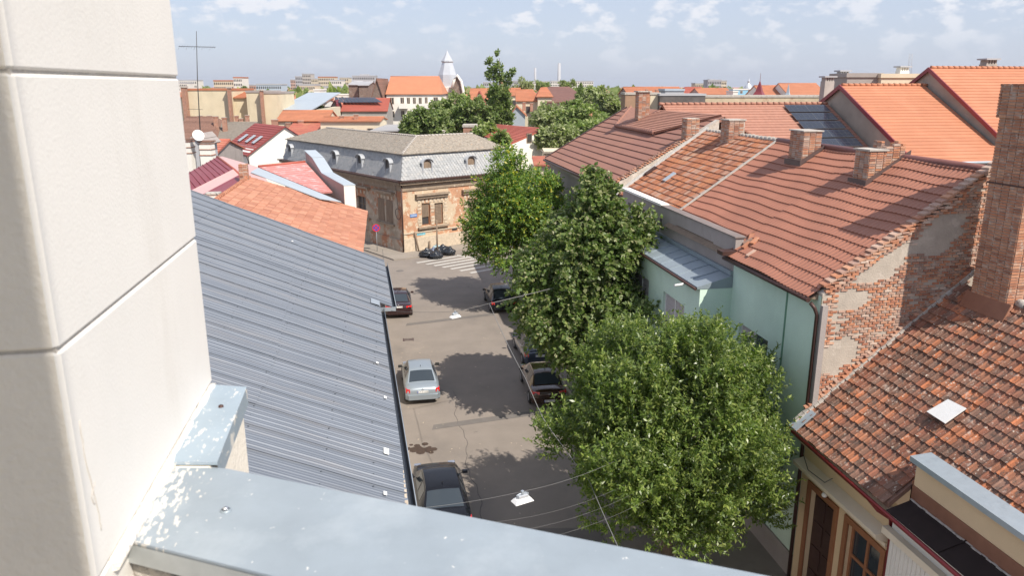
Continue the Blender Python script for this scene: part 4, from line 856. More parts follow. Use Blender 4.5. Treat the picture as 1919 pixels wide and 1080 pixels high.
def trunk(parent, base, top, r0, c, rad, nb, seed):
    rr = random.Random(seed); base, top = Vector(base), Vector(top); mb = MB()
    mid = base.lerp(top, .5) + Vector((rr.uniform(-.15, .15), rr.uniform(-.15, .15), 0)); mb.tube([base, mid, top], [r0 * 1.25, r0, r0 * .8], 9)
    to = mb.build('trunk', MT['bark'], parent); lb_ = []
    for k in range(nb):
        a = 2 * math.pi * k / nb + rr.uniform(-.3, .3); e = Vector(c) + Vector((math.cos(a) * rad[0] * .72, math.sin(a) * rad[1] * .72, rr.uniform(-.1, .6) * rad[2]))
        s = base.lerp(top, rr.uniform(.8, 1)); m_ = s.lerp(e, .45) + Vector((0, 0, .35)); b = MB().tube([s, m_, e], [r0 * .5, r0 * .3, r0 * .1], 7)
        for q in range(3):
            f = m_.lerp(e, rr.uniform(.1, .8)); b.tube([f, f + Vector((rr.uniform(-1, 1), rr.uniform(-1, 1), rr.uniform(.2, 1))) * rad[0] * .3], [r0 * .18, r0 * .05], 5)
        b.build('limb', MT['bark'], to)
    return to
def tree(label, c, rad, m, seed, tr=.16, nb=7, group=None, base=0.1, name='tree', **kw):
    t = thing(name, label, 'tree', (c[0], c[1], base), 0, group)
    trunk(t, (c[0], c[1], base - .1), (c[0], c[1], c[2] - rad[2] * .45), tr, c, rad, nb, seed); crown(t, c, rad, m, seed, **kw); return t
G = 'trees along the right pavement'
T1C, T2C, T3C = (8.45, 20.1, 4.6), (8.55, 31.9, 6.5), (8.6, 50.0, 6.6)
tree('round dense ash tree nearest the camera, in front of the green wall', T1C, (3.45, 3.5, 3.3), LM_ash, 31, .17, 8, G, ncl=230, clr=.85, shoots=60, per=26, shoot=.6, ll=.128, lw=.047, upb=.95, droop=.1)
tree('taller linden tree with pale bracts in the middle of the row', T2C, (2.2, 2.4, 3.2), LM_lin, 47, .2, 8, G, ncl=12, clr=.9, shoots=46, per=18, shoot=.7, ll=.17, lw=.13, upb=.1, droop=.45, spread=.8,
     extra=profile_clumps([(3.0, 8.4, 31.7, .9), (4.0, 8.5, 31.7, 1.9), (5.2, 8.45, 31.8, 2.8), (6.6, 8.4, 31.9, 3.0), (7.9, 8.9, 31.9, 2.7), (8.8, 9.1, 31.9, 2.2), (9.7, 9.2, 31.9, 1.3), (11.0, 8.9, 31.9, .35)], 165, .85, 48, lambda c: c[0] < 11.2 or c[2] > 9))
tree('light green tree with yellowing leaves, farthest of the pavement row', T3C, (3.1, 3.2, 3.8), LM_loc, 53, .2, 8, G, ncl=110, clr=.95, shoots=44, per=20, shoot=.7, ll=.21, lw=.085, upb=.4, droop=.2)
iv = thing('ivy_shrub', 'dark climbing shrub between the linden and the green bay', 'shrub', (10.4, 29.5, .1))
crown(iv, (10.6, 29.6, 4.3), (.9, 1.6, 2.6), LM_bg[2], 61, ncl=26, clr=.7, shoots=34, per=16, shoot=.5, ll=.16, lw=.12, upb=.1); MB().tube([(10.5, 29.6, 0), (10.6, 29.6, 3)], .06, 6).build('stem', MT['bark'], iv)

# ---------------------------------------------------------------- cars
def car(name, label, loc, rz, paint, L=4.4, W=1.75, HT=1.45, kind='sedan', plate='', tail=MT['tail'], wide_tail=False, group=None):
    t = thing(name, label, 'car', loc, rz, group); hw = W / 2; y0 = -L / 2
    hatch = kind == 'hatch'
    S = [(0.0, .80, .36, .62, .74), (.015, .90, .27, .70, .86), (.05, .955, .22, .82, .95), (.13, .985, .2, .88, .99), (.28, 1, .2, .88, .97), (.5, 1, .2, .87, .94), (.72, 1, .2, .84, .92), (.84, .98, .2, .78, .87), (.94, .93, .2, .68, .77), (.985, .84, .25, .6, .67), (1.0, .70, .35, .52, .58)]
    vs = []; 
    for f, w_, zb, zs, zt in S:
        y = y0 + f * L; a = hw * w_
        half = [(0, zb), (a * .85, zb), (a * .985, zb + .12), (a, .55), (a * .985, zs), (a * .86, zt - .015), (a * .45, zt + .01), (0, zt + .015)]
        ring = half + [(-x, z) for x, z in half[-2:0:-1]]; vs += [(x, y, z) for x, z in ring]
    m = 14; fs = [(i * m + k, i * m + (k + 1) % m, (i + 1) * m + (k + 1) % m, (i + 1) * m + k) for i in range(len(S) - 1) for k in range(m)]
    fs += [tuple(range(m))[::-1], tuple((len(S) - 1) * m + k for k in range(m))]
    b = MB().add(vs, fs, 0, True); o = b.build('body', paint, t, local=True); sb_ = o.modifiers.new('s', 'SUBSURF'); sb_.levels = sb_.render_levels = 2
    # greenhouse: profile s -> (y frac, z, half width)
    rr0 = .03 if hatch else .125
    PR = [(rr0, .95, .80), (rr0 + .05, 1.10, .765), (.235 if hatch else .275, HT - .06, .665), (.31, HT - .015, .64), (.45, HT, .635), (.57, HT - .02, .64), (.61, HT - .07, .655), (.70, 1.12, .745), (.765, .92, .81)]
    def pr(s):
        i = min(int(s * 8), 7); q = s * 8 - i; A, B = PR[i], PR[i + 1]; return [A[j] * (1 - q) + B[j] * q for j in range(3)]
    def top(s, x, off=0):
        f, z, w_ = pr(s); f0, z0_, _ = pr(max(s - .02, 0)); f1, z1_, _ = pr(min(s + .02, 1)); ty, tz = (f1 - f0) * L, z1_ - z0_; l_ = math.hypot(ty, tz)
        return (hw * w_ * x, y0 + f * L - off * tz / l_ * 1, z + .035 * (1 - x * x) + off * ty / l_)
    def side(s, q, sg, off=0):
        f, z, w_ = pr(s); zb = min(.90, z - .02); return (sg * (hw * (w_ * (1 - q) + .93 * q) + off), y0 + f * L, z * (1 - q) + zb * q)
    def grid(fn, A, B, na, nb, sm=True):
        vs = [fn(A[0] + (A[1] - A[0]) * i / na, B[0] + (B[1] - B[0]) * j / nb) for i in range(na + 1) for j in range(nb + 1)]
        return vs, [(i * (nb + 1) + j, i * (nb + 1) + j + 1, (i + 1) * (nb + 1) + j + 1, (i + 1) * (nb + 1) + j) for i in range(na) for j in range(nb)]
    c = MB(); c.add(*grid(lambda s, x: top(s, x), (0, 1), (-1, 1), 16, 8), 0, True)
    for sg in (-1, 1): c.add(*grid(lambda s, q: side(s, q, sg), (0, 1), (0, 1), 16, 3), 0, True)
    c.build('roof', paint, t, local=True)
    MB().add(*grid(lambda s, x: top(s, x, .010), (.03, .235), (-.90, .90), 6, 6), 0, True).build('rear_window', MT['glass'], t, local=True)
    MB().add(*grid(lambda s, x: top(s, x, .010), (.76, .97), (-.90, .90), 6, 6), 0, True).build('windshield', MT['glass'], t, local=True)
    for sg in (-1, 1):
        for a_, b_ in ((.30, .47), (.50, .74)): MB().add(*grid(lambda s, q: side(s, q, sg, .008), (a_, b_), (.14, .92), 6, 3), 0, True).build('side_window', MT['glass'], t, local=True)
        for f in (.19, .81):
            w_ = MB(); y = y0 + f * L; x0 = sg * (hw - .19); x1 = sg * (hw + .004)
            n_ = 20; vs = []; 
            for x, r_ in ((x0, .31), (x1 - sg * .02, .325), (x1, .30), (x1 - sg * .005, .21)): vs += [(x, y + r_ * math.cos(2 * math.pi * k / n_), .32 + r_ * math.sin(2 * math.pi * k / n_)) for k in range(n_)]
            w_.add(vs, [(i * n_ + k, i * n_ + (k + 1) % n_, (i + 1) * n_ + (k + 1) % n_, (i + 1) * n_ + k) for i in range(3) for k in range(n_)], 0, True); w_.f.append(list(range(n_))); w_.mi.append(0); w_.sm.append(False)
            wo_ = w_.build('wheel', MT['rubber'], t, local=True)
            rm = MB(); rm.add([(x1 - sg * .004, y + .205 * math.cos(2 * math.pi * k / n_), .32 + .205 * math.sin(2 * math.pi * k / n_)) for k in range(n_)], [tuple(range(n_))])
            for k in range(5): a = 2 * math.pi * k / 5; rm.obox((x1, y + .1 * math.cos(a), .32 + .1 * math.sin(a)), (0, math.cos(a), math.sin(a)), (0, -math.sin(a), math.cos(a)), (1, 0, 0), .1, .022, .006)
            rm.build('rim', MT['rim'], wo_, local=True)
        mr_ = MB(); yy = y0 + .665 * L; mr_.obox((sg * (hw + .09), yy, .99), (1, 0, 0), (0, 1, 0), (0, 0, 1), .10, .055, .065); mr_.obox((sg * (hw - .02), yy, .95), (1, 0, 0), (0, 1, 0), (0, 0, 1), .05, .02, .02); mr_.build('mirror', MT['rubber'] if paint is MT['paint_silver'] else paint, t, local=True, bevel=.02)
        tw = .36 if wide_tail else .19; th_ = .10 if wide_tail else .17; zc = .80 if wide_tail else .74
        tl_ = MB(); xc = sg * (hw * .93 - tw / 2)
        tl_.add([(xc - tw / 2 * sg, y0 + .0, zc - th_ / 2), (xc + tw / 2 * sg, y0 + .10, zc - th_ / 2), (xc + tw / 2 * sg, y0 + .14, zc + th_ / 2), (xc - tw / 2 * sg, y0 + .03, zc + th_ / 2), (xc - tw / 2 * sg, y0 + .2, zc - th_ / 2), (xc + (tw / 2 + .012) * sg, y0 + .36, zc - th_ / 2 + .03), (xc + (tw / 2 + .012) * sg, y0 + .36, zc + th_ / 2), (xc - tw / 2 * sg, y0 + .2, zc + th_ / 2)],
                [(0, 1, 2, 3), (4, 7, 6, 5), (0, 4, 5, 1), (3, 2, 6, 7), (1, 5, 6, 2), (0, 3, 7, 4)]); tl_.build('tail_light', tail, t, local=True)
        MB().obox((sg * hw * .72, y0 + L - .07, .62), (1, 0, 0), (0, 1, 0), (0, 0, 1), .15, .08, .06).build('headlight', MT['chrome'], t, local=True, bevel=.02)
    bm_ = MB(); a = hw * .97; bm_.add([(-a, y0 + .15, .30), (-a * .8, y0 - .03, .30), (a * .8, y0 - .03, .30), (a, y0 + .15, .30), (-a, y0 + .15, .56), (-a * .82, y0 - .05, .55), (a * .82, y0 - .05, .55), (a, y0 + .15, .56), (-a * .9, y0 + .2, .60), (a * .9, y0 + .2, .60)],
                                      [(0, 1, 5, 4), (1, 2, 6, 5), (2, 3, 7, 6), (4, 5, 6, 7, 9, 8)]); bm_.build('bumper', paint, t, local=True)
    zp = .70 if not wide_tail else .82
    if kind == 'brown': zp = .42
    yp = y0 - .012 if zp > .5 else y0 - .06
    po = MB().obox((0, yp, zp), (1, 0, 0), (0, 1, 0), (0, 0, 1), .26, .008, .056).build('number_plate', MT['plate'], t, local=True)
    MB().obox((-.245, yp - .009, zp), (1, 0, 0), (0, 1, 0), (0, 0, 1), .014, .002, .052).build('plate_band', mat('eu_blue', (.02, .05, .4), .5), po, local=True)
    if plate:
        cu = bpy.data.curves.new('plate_text', 'FONT'); cu.body = plate; cu.size = .105; cu.align_x = 'CENTER'; cu.align_y = 'CENTER'; cu.extrude = .001
        tmp = bpy.data.objects.new('tmp', cu); COL.objects.link(tmp); dg = bpy.context.evaluated_depsgraph_get(); me = bpy.data.meshes.new_from_object(tmp.evaluated_get(dg)); bpy.data.objects.remove(tmp)
        me.materials.clear(); me.materials.append(MT['ink']); lt = bpy.data.objects.new('lettering', me); lt.parent = po; lt.location = (.015, yp - .0105, zp); lt.rotation_euler = (R(90), 0, 0); COL.objects.link(lt)
    MB().tube([(0, y0 + .33 * L, HT), (0, y0 + .31 * L, HT + .13)], [.018, .008], 6).build('antenna', MT['rubber'], t, local=True)
    MB().lathe((0, 0, 0), [(.05, 0), (.05, .012), (.035, .014)], 14).build('badge', MT['chrome'], t, local=True)
    bd_ = bpy.data.objects[-1] if False else [o for o in t.children if o.name.startswith('badge')][0]; bd_.location = (0, y0 - .005, zp + .13 if zp > .5 else .72); bd_.rotation_euler = (R(90), 0, 0)
    return t
GC = 'cars parked along the street'
car('parked_car', 'silver sedan with red tail lamps parked beside the steel roof', (1.32, 36.4, 0), .02, MT['paint_silver'], 4.38, 1.74, 1.45, plate='AR 07 LMK', group=GC)
car('parked_car', 'glossy black car partly hidden by the parapet in the foreground', (1.50, 24.8, 0), .03, MT['paint_black'], 4.6, 1.84, 1.46, group=GC)
car('parked_car', 'dark maroon sedan half hidden behind the end of the steel roof gutter', (.52, 50.9, 0), .0, MT['paint_maroon'], 4.6, 1.84, 1.45, wide_tail=True, plate='AR 15 VGE', group=GC)
car('parked_car', 'dark brown car with its white plate low on the bumper, under the nearest ash tree', (7.4, 35.0, 0), -.04, MT['paint_brown'], 4.4, 1.80, 1.45, kind='brown', wide_tail=True, plate='AR 10 KVT', group=GC)
car('parked_car', 'grey-blue hatchback mostly hidden beneath the linden tree', (7.95, 40.3, 0), 0, MT['paint_grey'], 4.2, 1.76, 1.5, kind='hatch', group=GC)
car('parked_car', 'black car in deep shade under the farthest pavement tree', (7.6, 50.8, 0), 0, MT['paint_black'], 4.4, 1.8, 1.5, kind='hatch', group=GC)

# ---------------------------------------------------------------- hung street lamps and cables
def cable(name, label, pts, r, m, sag=.25, group=None):
    path = []
    for (a, b) in zip(pts, pts[1:]):
        a, b = Vector(a), Vector(b)
        for k in range(12): s = k / 12; path.append(a.lerp(b, s) - UP * sag * 4 * s * (1 - s))
    path.append(Vector(pts[-1])); o = MB().tube(path, r, 6).build(name, m); return tag(o, label, 'cable', group)
LA = atZ(979, 925, 6.15); LBp = atZ(853, 586, 6.1)
def lamp(p, label, s=1.0, rz=.35):
    t = thing('street_lamp', label, 'street lamp', tuple(p), rz, 'lamps hung on wires over the street')
    MB().add([(-.24 * s, -.13 * s, -.20), (.24 * s, -.13 * s, -.20), (.24 * s, .13 * s, -.20), (-.24 * s, .13 * s, -.20), (-.17 * s, -.08 * s, -.11), (.17 * s, -.08 * s, -.11), (.17 * s, .08 * s, -.11), (-.17 * s, .08 * s, -.11)], [(0, 1, 5, 4), (1, 2, 6, 5), (2, 3, 7, 6), (3, 0, 4, 7), (4, 5, 6, 7), (3, 2, 1, 0)]).build('reflector', MT['white'], t, local=True, bevel=.01)
    MB().box(-.12 * s, .12 * s, -.06 * s, .06 * s, -.112, -.03).build('housing', MT['silver'], t, local=True, bevel=.012)
    MB().tube([(-.15, 0, -.13), (-.15, 0, -.03), (-.08, 0, .0), (.08, 0, .0), (.15, 0, -.03), (.15, 0, -.13)], .013, 6).build('bracket', MT['gutter_edge'], t, local=True)
    MB().box(-.03, .03, -.03, .03, -.01, .06).build('clamp', MT['gutter_edge'], t, local=True); return t
lamp(LA, 'white street lamp hung on wires just beyond the parapet', 1.0)
lamp(LBp, 'white street lamp hung over the road beyond the silver car', .95, .5)
A0 = Vector((.1, 14.2, 6.45)); A1 = Vector((6.2, 17.9, 5.0))
GW = 'thin wires crossing the street'
cable('wire', 'topmost wire carrying the near street lamp', [A0, LA + UP * .04], .003, MT['cable'], .05, GW); cable('wire', 'wire from the near street lamp into the ash tree', [LA + UP * .04, A1 + UP * .3], .004, MT['cable'], .12, GW)
for k in range(3): cable('wire', ['slack thin wire directly below the near lamp wire', 'middle thin wire crossing in front of the parapet', 'lowest thin wire nearest the parapet'][k], [A0 + Vector((.0, -.35 - .45 * k, -.1)), A1 + Vector((0, -.6 - .5 * k, -.15))], .0022, MT['cable'], .45, GW)
J = atZ(917, 569, 6.5); 
cable('wire', 'wire holding the far street lamp from the linden side', [LBp + UP * .05, J], .009, MT['cable'], .02, GW)
cable('wire', 'thin wire from the far lamp back to the steel roof eave', [LBp + UP * .05, (.0, 29.0, 6.4)], .006, MT['cable_dark'], .05, GW)
cable('wire', 'wire from the cable junction into the linden crown', [J, (12, 31.5, 7.6)], .012, MT['cable'], .1, GW)
cable('cable', 'long pale cable running above the road past the trees', [J, atZ(945, 632, 6.2), atZ(985, 710, 5.7), atZ(1018, 785, 5.2), atZ(1060, 843, 4.5), atZ(1105, 903, 4.2), atZ(1160, 1030, 4.9), Vector((4.6, 3, 7.5))], .012, MT['cable'], .03)
cable('cable', 'thin dark cable hanging from the steel roof corner to the road sign', [Vector((-.25, 37.2, 6.5)), atZ(717, 468, 4.5)], .012, MT['cable_dark'], .05)
# ---------------------------------------------------------------- terracotta slab roof behind the steel roof
sh_ = thing('slab_roof_house', 'house under a worn terracotta slab roof behind the steel roof', 'house', (-4, 44, 0))
ZS = lambda x: 6.9 - .33 * (x + 1.3)
mb = MB(); mb.box(-12, -1.75, 37.3, 51, 0, 6.8); mb.quad((-8.6, 37.32, 6.5), (-1.7, 37.32, 6.5), (-1.7, 37.32, 6.95), (-8.6, 37.32, 9.25)); mb.build('wall', MT['cream_wall'], sh_)
r0 = slab(MB(), [(-1.3, 37.25, 6.88), (-1.5, 51, 6.9), (-8.6, 51, ZS(-8.6) - .01), (-8.6, 37.25, ZS(-8.6) - .01)]).build('roof', MT['slab_tile'], sh_)
tS = MB(); tS.box(-.245, .245, 0, .47, -.012, .012); TS = tS.mesh('tile', MT['slab_tile'])
tile_field(r0, TS, (-1.25, 37.3, ZS(-1.25)), (0, 1, 0), (-1, 0, .33), 27, 18, .507, .425, .05, jit=.008)
slab(MB(), [(-8.6, 37.25, ZS(-8.6)), (-8.6, 51, ZS(-8.6)), (-14, 51, 7.2), (-14, 37.25, 7.2)]).build('rear_slope', MT['slab_tile'], sh_)
MB().box(-1.32, -1.27, 37.3, 51, 6.72, 6.9).build('fascia', MT['cornice'], sh_)
ek = MB(); ek.tube([(-1.28, 37.4, 6.8), (-1.24, 37.4, .1)], .05, 8); ek.build('downpipe', MT['stone_trim'], sh_)
rt_ = MB()
for yy in np.arange(40.5, 51, .42): rt_.tube([(-8.62, yy, ZS(-8.6) + .05), (-8.62, yy + .4, ZS(-8.6) + .03)], [.12, .1], 7)
rt_.build('ridge_tiles', MT['slab_tile'], sh_, kind='stuff')
# red sheet roof behind its ridge, its sunlit slopes painted pink
rr_ = thing('red_seam_house', 'low house with a dark red standing seam roof beyond the steel roof', 'house', tuple(atD(400, 340, 48)))
a, b, c, d = atD(338, 332, 46), atD(407, 294, 54), atD(438, 317, 50), atD(357, 358, 43)
slab(MB(), [a, b, c, d], .06).build('roof', MT['seam_red'], rr_)
nrm = (b - a).cross(d - a).normalized(); nrm = nrm if nrm.z > 0 else -nrm
for k in range(1, 9):
    p, q = a.lerp(b, k / 9), d.lerp(c, k / 9); MB().obox((p + q) / 2 + nrm * .03, (q - p).normalized(), (q - p).normalized().cross(nrm), nrm, (q - p).length / 2, .015, .03).build('seam', MT['seam_red'], rr_)
e, f = atD(449, 327, 49.3), atD(376, 366, 42.4)
slab(MB(), [d + nrm * .02, c + nrm * .02, e, f], .05).build('valley_sheet', MT['pink_lit_metal'], rr_)  # slope turned to the sun, painted paler than the red one
slab(MB(), [f, e, atD(458, 334, 48.8), atD(402, 370, 42)], .05).build('lower_strip', MT['seam_red'], rr_)
slab(MB(), [b, atD(416, 293, 54), atD(484, 313, 53), atD(505, 345, 49), atD(458, 334, 48.8), e, c], .05).build('right_slope', MT['pink_lit_metal'], rr_)
MB().tube([b, c, e, atD(462, 338, 48.5)], .09, 7).build('hip_cap', MT['tile_red'], rr_)
MB().prism([Vector((p.x, p.y, p.z - .1)) for p in (a, d, f, atD(402, 372, 42))], (0, 0, -5)).build('wall', MT['cream_wall'], rr_)
c0 = atD(458, 338, 47.5); ch = thing('brick_chimney', 'crumbling brick chimney between the dark red and the terracotta roofs', 'chimney', tuple(c0))
brick_shaft(ch, 'shaft', c0.x - .25, c0.x + .25, c0.y - .2, c0.y + .3, c0.z - 1.0, atD(458, 308, 47.5).z, limit=120)
MB().box(c0.x - .5, c0.x + .45, c0.y - .6, c0.y + .4, c0.z - .9, c0.z - .25).build('flashing', MT['blue_grey'], ch)
c1 = atD(405, 372, 41); w1 = thing('chimney_stub', 'low white chimney stub with a broken top at the steel roof edge', 'chimney', tuple(c1)); MB().box(c1.x - .35, c1.x + .2, c1.y - .3, c1.y + .3, c1.z - .8, c1.z + .22).build('shaft', MT['white_wall'], w1, bevel=.03); MB().box(c1.x - .5, c1.x + .25, c1.y - .35, c1.y + .35, c1.z + .221, c1.z + .34).build('cap', MT['concrete'], w1, bevel=.03)
pk = thing('pink_roof_house', 'house with a pale pink metal tile roof beside the flashed firewall', 'house', tuple(atY(550, 340, 53)))
mb = MB(); stepped_roof(mb, atY(600, 361, 50.6), atY(623, 360, 51.6), atY(572, 304, 56), atY(484, 313, 54.5), .35, .03, .08); mb.build('roof', MT['pink_tile'], pk)
MB().tube([atY(484, 312, 54.5), atY(572, 303, 56)], .09, 7).build('ridge_cap', MT['tile_red'], pk)
slab(MB(), [atY(484, 314, 54.4), atY(601, 362, 50.5), atY(640, 378, 50.2), atY(600, 372, 49.6), atY(470, 322, 53)], .05).build('valley_sheet', MT['blue_grey'], pk)
MB().prism([Vector((p.x, p.y, 0)) for p in (atY(484, 313, 54.5), atY(600, 361, 51.1), atY(623, 360, 51.6), atY(572, 304, 56))], (0, 0, 7.4)).build('wall', MT['cream_wall'], pk)
fw = thing('flashed_firewall', 'firewall with its shadow side painted mauve, capped with grey sheet metal, ending in a white pier', 'wall', tuple(atY(655, 384, 50.6)))
tp = [atY(646, 349, 51.0), atY(605, 326, 53.5), atY(587, 297, 55.2), atY(572, 283, 56.4)]; wv = Vector((.62, .12, 0))
for i, (p, q) in enumerate(zip(tp, tp[1:])):
    MB().prism([p - UP * 2.6, q - UP * 2.6, q, p], wv).build('wall_section', mat('mauve_%d' % i, (.40, .30, .285), .9, .08, 1.2) if i == 0 else bpy.data.materials['mauve_0'], fw)  # mauve carries the shade on this side of the wall
    n_ = 5 if i == 0 else 1
    for k in range(n_): s, t_ = p.lerp(q, k / n_), p.lerp(q, (k + .96) / n_); o_ = Vector((-.08, -.02, .02)); MB().prism([s + o_, t_ + o_, t_ + wv * 1.25 + o_, s + wv * 1.25 + o_], (0, 0, .06)).build('coping', MT['blue_grey'], fw)
e0 = tp[0]; MB().prism([(e0.x - .05, e0.y - .12, 5.5), (e0.x + .68, e0.y, 5.5), (e0.x + .68, e0.y, e0.z), (e0.x - .05, e0.y - .12, e0.z)], (-.02, .12, 0)).build('end_pier', MT['white_wall'], fw)

# ---------------------------------------------------------------- peeling corner building with mansard
cbd = thing('corner_building', 'derelict corner house with peeling plaster, slate mansard and arched dormers', 'house', tuple(CB), 0)
LL, LR, ZE = 27.0, 12.5, 6.6; N1 = -D2; N2 = -D1   # outward normals of the D1 wall and the D2 wall
def onw(px, py, u, n): p = atP(px, py, CB, n); return (p - CB).dot(u), p.z
def rectw(x0, y0, x1, y1, u, n):
    a, zt = onw(x0, y0, u, n); b, _ = onw(x1, y0, u, n); _, zb = onw((x0 + x1) / 2, y1, u, n); return (min(a, b), max(a, b), zb, zt)
fw_ = [rectw(790, 382, 806, 423, D2, N2), rectw(814, 381, 830, 421, D2, N2), rectw(822, 450, 840, 463, D2, N2)]
sec_ = fw_[0]; fw_ += [(sec_[0] + 5.2, sec_[1] + 5.2, sec_[2], sec_[3]), (fw_[1][0] + 5.2, fw_[1][1] + 5.2, fw_[1][2], fw_[1][3])]
fw_ = [(a, b, c, d) if b < LR else (a, LR - .2, c, d) for a, b, c, d in fw_]
lw_ = [rectw(669, 366, 685, 396, D1, N1)]
mb = MB(); wall_open(mb, CB, D2, N2, LR, 0, ZE, fw_, .25); mb.quad(*[CB + D2 * LR + D1 * a + UP * z for a, z in ((0, 0), (9, 0), (9, ZE), (0, ZE))]); mb.build('front_wall', MT['old_front'], cbd)
mb = MB(); wall_open(mb, CB, D1, N1, LL, 0, ZE, lw_, .25); mb.quad(*[CB + D1 * LL + D2 * a + UP * z for a, z in ((0, 0), (9, 0), (9, ZE), (0, ZE))]); mb.build('side_wall', MT['old_wall'], cbd)
for q in fw_[:2] + fw_[3:]:
    o = window(cbd, CB, D2, N2, *q, .2, MT['wood_frame'], MT['glass_far'], 1, 1, .09)
    s = MB(); zt = q[3]; zb = q[2] + ((q[3] - q[2]) * .38 if q is fw_[0] else .1); n_ = 14
    for i in range(n_): s.obox(CB + D2 * ((q[0] + q[1]) / 2) + UP * (zb + (zt - zb) * (i + .5) / n_) - N2 * .13, D2, UP, N2, (q[1] - q[0]) / 2 - .09, (zt - zb) / n_ * .42, .015)
    s.build('roller_shutter', MT['wood_old'], o)
q = fw_[2]; MB().obox(CB + D2 * ((q[0] + q[1]) / 2) + UP * ((q[2] + q[3]) / 2) - N2 * .15, D2, UP, N2, (q[1] - q[0]) / 2, (q[3] - q[2]) / 2, .02).build('basement_board', mat('pale_green_board', (.38, .48, .38), .9, .2, 5), cbd)
q = lw_[0]; window(cbd, CB, D1, N1, *q, .2, MT['wood_old'], MT['glass_far'], 2, 2, .07)
def trimw(name, u, n, a, b, z0, z1, pr, m):
    return MB().obox(CB + u * ((a + b) / 2) + UP * ((z0 + z1) / 2) + n * (pr / 2 - .002), u, UP, n, (b - a) / 2, (z1 - z0) / 2, pr / 2).build(name, m, cbd)
for k in range(2):
    o5 = 5.2 * k; A, B = fw_[0], fw_[1]; a, b = A[0] + o5 - .6, min(B[1] + o5 + .6, LR); zt = A[3]
    trimw('window_cornice', D2, N2, a - .1, b, zt + .75, zt + .93, .38, MT['cornice']); trimw('window_cornice', D2, N2, a, b - .1, zt + .5, zt + .75, .22, MT['cornice'])
    trimw('window_sill', D2, N2, a + .1, b - .1, A[2] - .22, A[2] - .08, .3, MT['cornice'])
    for x in (A[0] - .27 + o5, (A[1] + B[0]) / 2 + o5, B[1] + .27 + o5):
        if x > LR - .2: continue
        for i in range(7):
            if (i + k) % 4 != 3: trimw('quoin', D2, N2, x - (.22 if i % 2 else .16), x + (.22 if i % 2 else .16), A[2] + i * (zt - A[2]) / 7 + .03, A[2] + (i + 1) * (zt - A[2]) / 7 - .05, .05, MT['stone_trim'])
    for i in range(8):
        xx = A[0] + o5 - .3 + (B[1] - A[0] + .6) * i / 7
        if xx < LR - .2: trimw('voussoir', D2, N2, xx - .12, xx + .12, zt + .08, zt + .42, .05, MT['stone_trim'])
for px in (720, 675):
    a, zt = onw(px + 20, 362, D1, N1); b, _ = onw(px - 17, 362, D1, N1); a, b = min(a, b), max(a, b); zt = 5.35
    trimw('window_cornice', D1, N1, a, b, zt, zt + .2, .4, MT['cornice']); trimw('window_sill', D1, N1, a + .2, b - .2, 2.35, 2.5, .25, MT['cornice'])
    if px == 720:
        trimw('blind_panel', D1, N1, a + .5, (a + b) / 2 - .2, 2.6, 4.7, .04, MT['wood_old']); trimw('blind_panel', D1, N1, (a + b) / 2 + .2, b - .5, 2.6, 4.7, .04, MT['wood_old'])
    for i in range(5): trimw('voussoir', D1, N1, a + .4 + i * (b - a - .9) / 4.4, a + .65 + i * (b - a - .9) / 4.4, 4.78, 5.1, .06, MT['stone_trim'])
trimw('plinth', D2, N2, 0, LR, 0, 1.35, .12, MT['stone_trim']); trimw('plinth', D1, N1, 0.01, LL, 0, 1.2, .12, MT['old_wall'])
trimw('string_course', D2, N2, 0, LR, 1.75, 1.9, .07, MT['stone_trim'])
for u, n, L_ in ((D2, N2, LR), (D1, N1, LL)):
    trimw('frieze', u, n, -.1, L_, 5.75, 6.35, .10, MT['cornice']); trimw('eave_cornice', u, n, -.3, L_ + .2, ZE - .25, ZE, .42, MT['cornice']); trimw('gutter', u, n, -.5, L_ + .3, ZE, ZE + .12, .6, MT['brown_metal'])
# mansard: slate shingles on a backing plane
ZM = 8.95; IN = .75
def P3(a, b, z): return CB + D1 * a + D2 * b + UP * z
bk = MB(); bk.quad(P3(0, 0, ZE + .1), P3(0, LR, ZE + .1), P3(IN, LR, ZM), P3(IN, IN, ZM)); bk.quad(P3(0, 0, ZE + .1), P3(LL, 0, ZE + .1), P3(LL, IN, ZM), P3(IN, IN, ZM)); bk.quad(P3(LL, 0, ZE), P3(LL, IN, ZM), P3(LL, 9, ZM), P3(LL, 9, ZE))
bk.build('mansard', MT['slate'], cbd); shm = MB(); rsl = random.Random(9)
def slates(L_, f, n):
    rows = 12
    for j in range(rows):
        t = j / rows; k = 0; x = .75 * t + (j % 2) * .16
        while x < L_ - .2:
            if rsl.random() > .03:
                c = f(x + .15, t + .5 / rows); up = (f(x + .15, 1) - f(x + .15, 0)).normalized(); uu = (f(x + 1, t) - f(x, t)).normalized(); nn = uu.cross(up); nn = nn if nn.dot(n) > 0 else -nn; h = .125
                p = c + nn * .025; shm.add([p - uu * .145 + up * h, p + uu * .145 + up * h, p + uu * .145 - up * h * .3 + nn * .014, p - up * h * 1.05 + nn * .02, p - uu * .145 - up * h * .3 + nn * .014], [(0, 1, 2, 3, 4)])
            x += .32
slates(LR, lambda x, t: P3(IN * t, x, ZE + .1 + (ZM - ZE - .1) * t), N2); slates(LL, lambda x, t: P3(x, IN * t, ZE + .1 + (ZM - ZE - .1) * t), N1)
shm.build('slates', MT['slate'], cbd, kind='stuff')
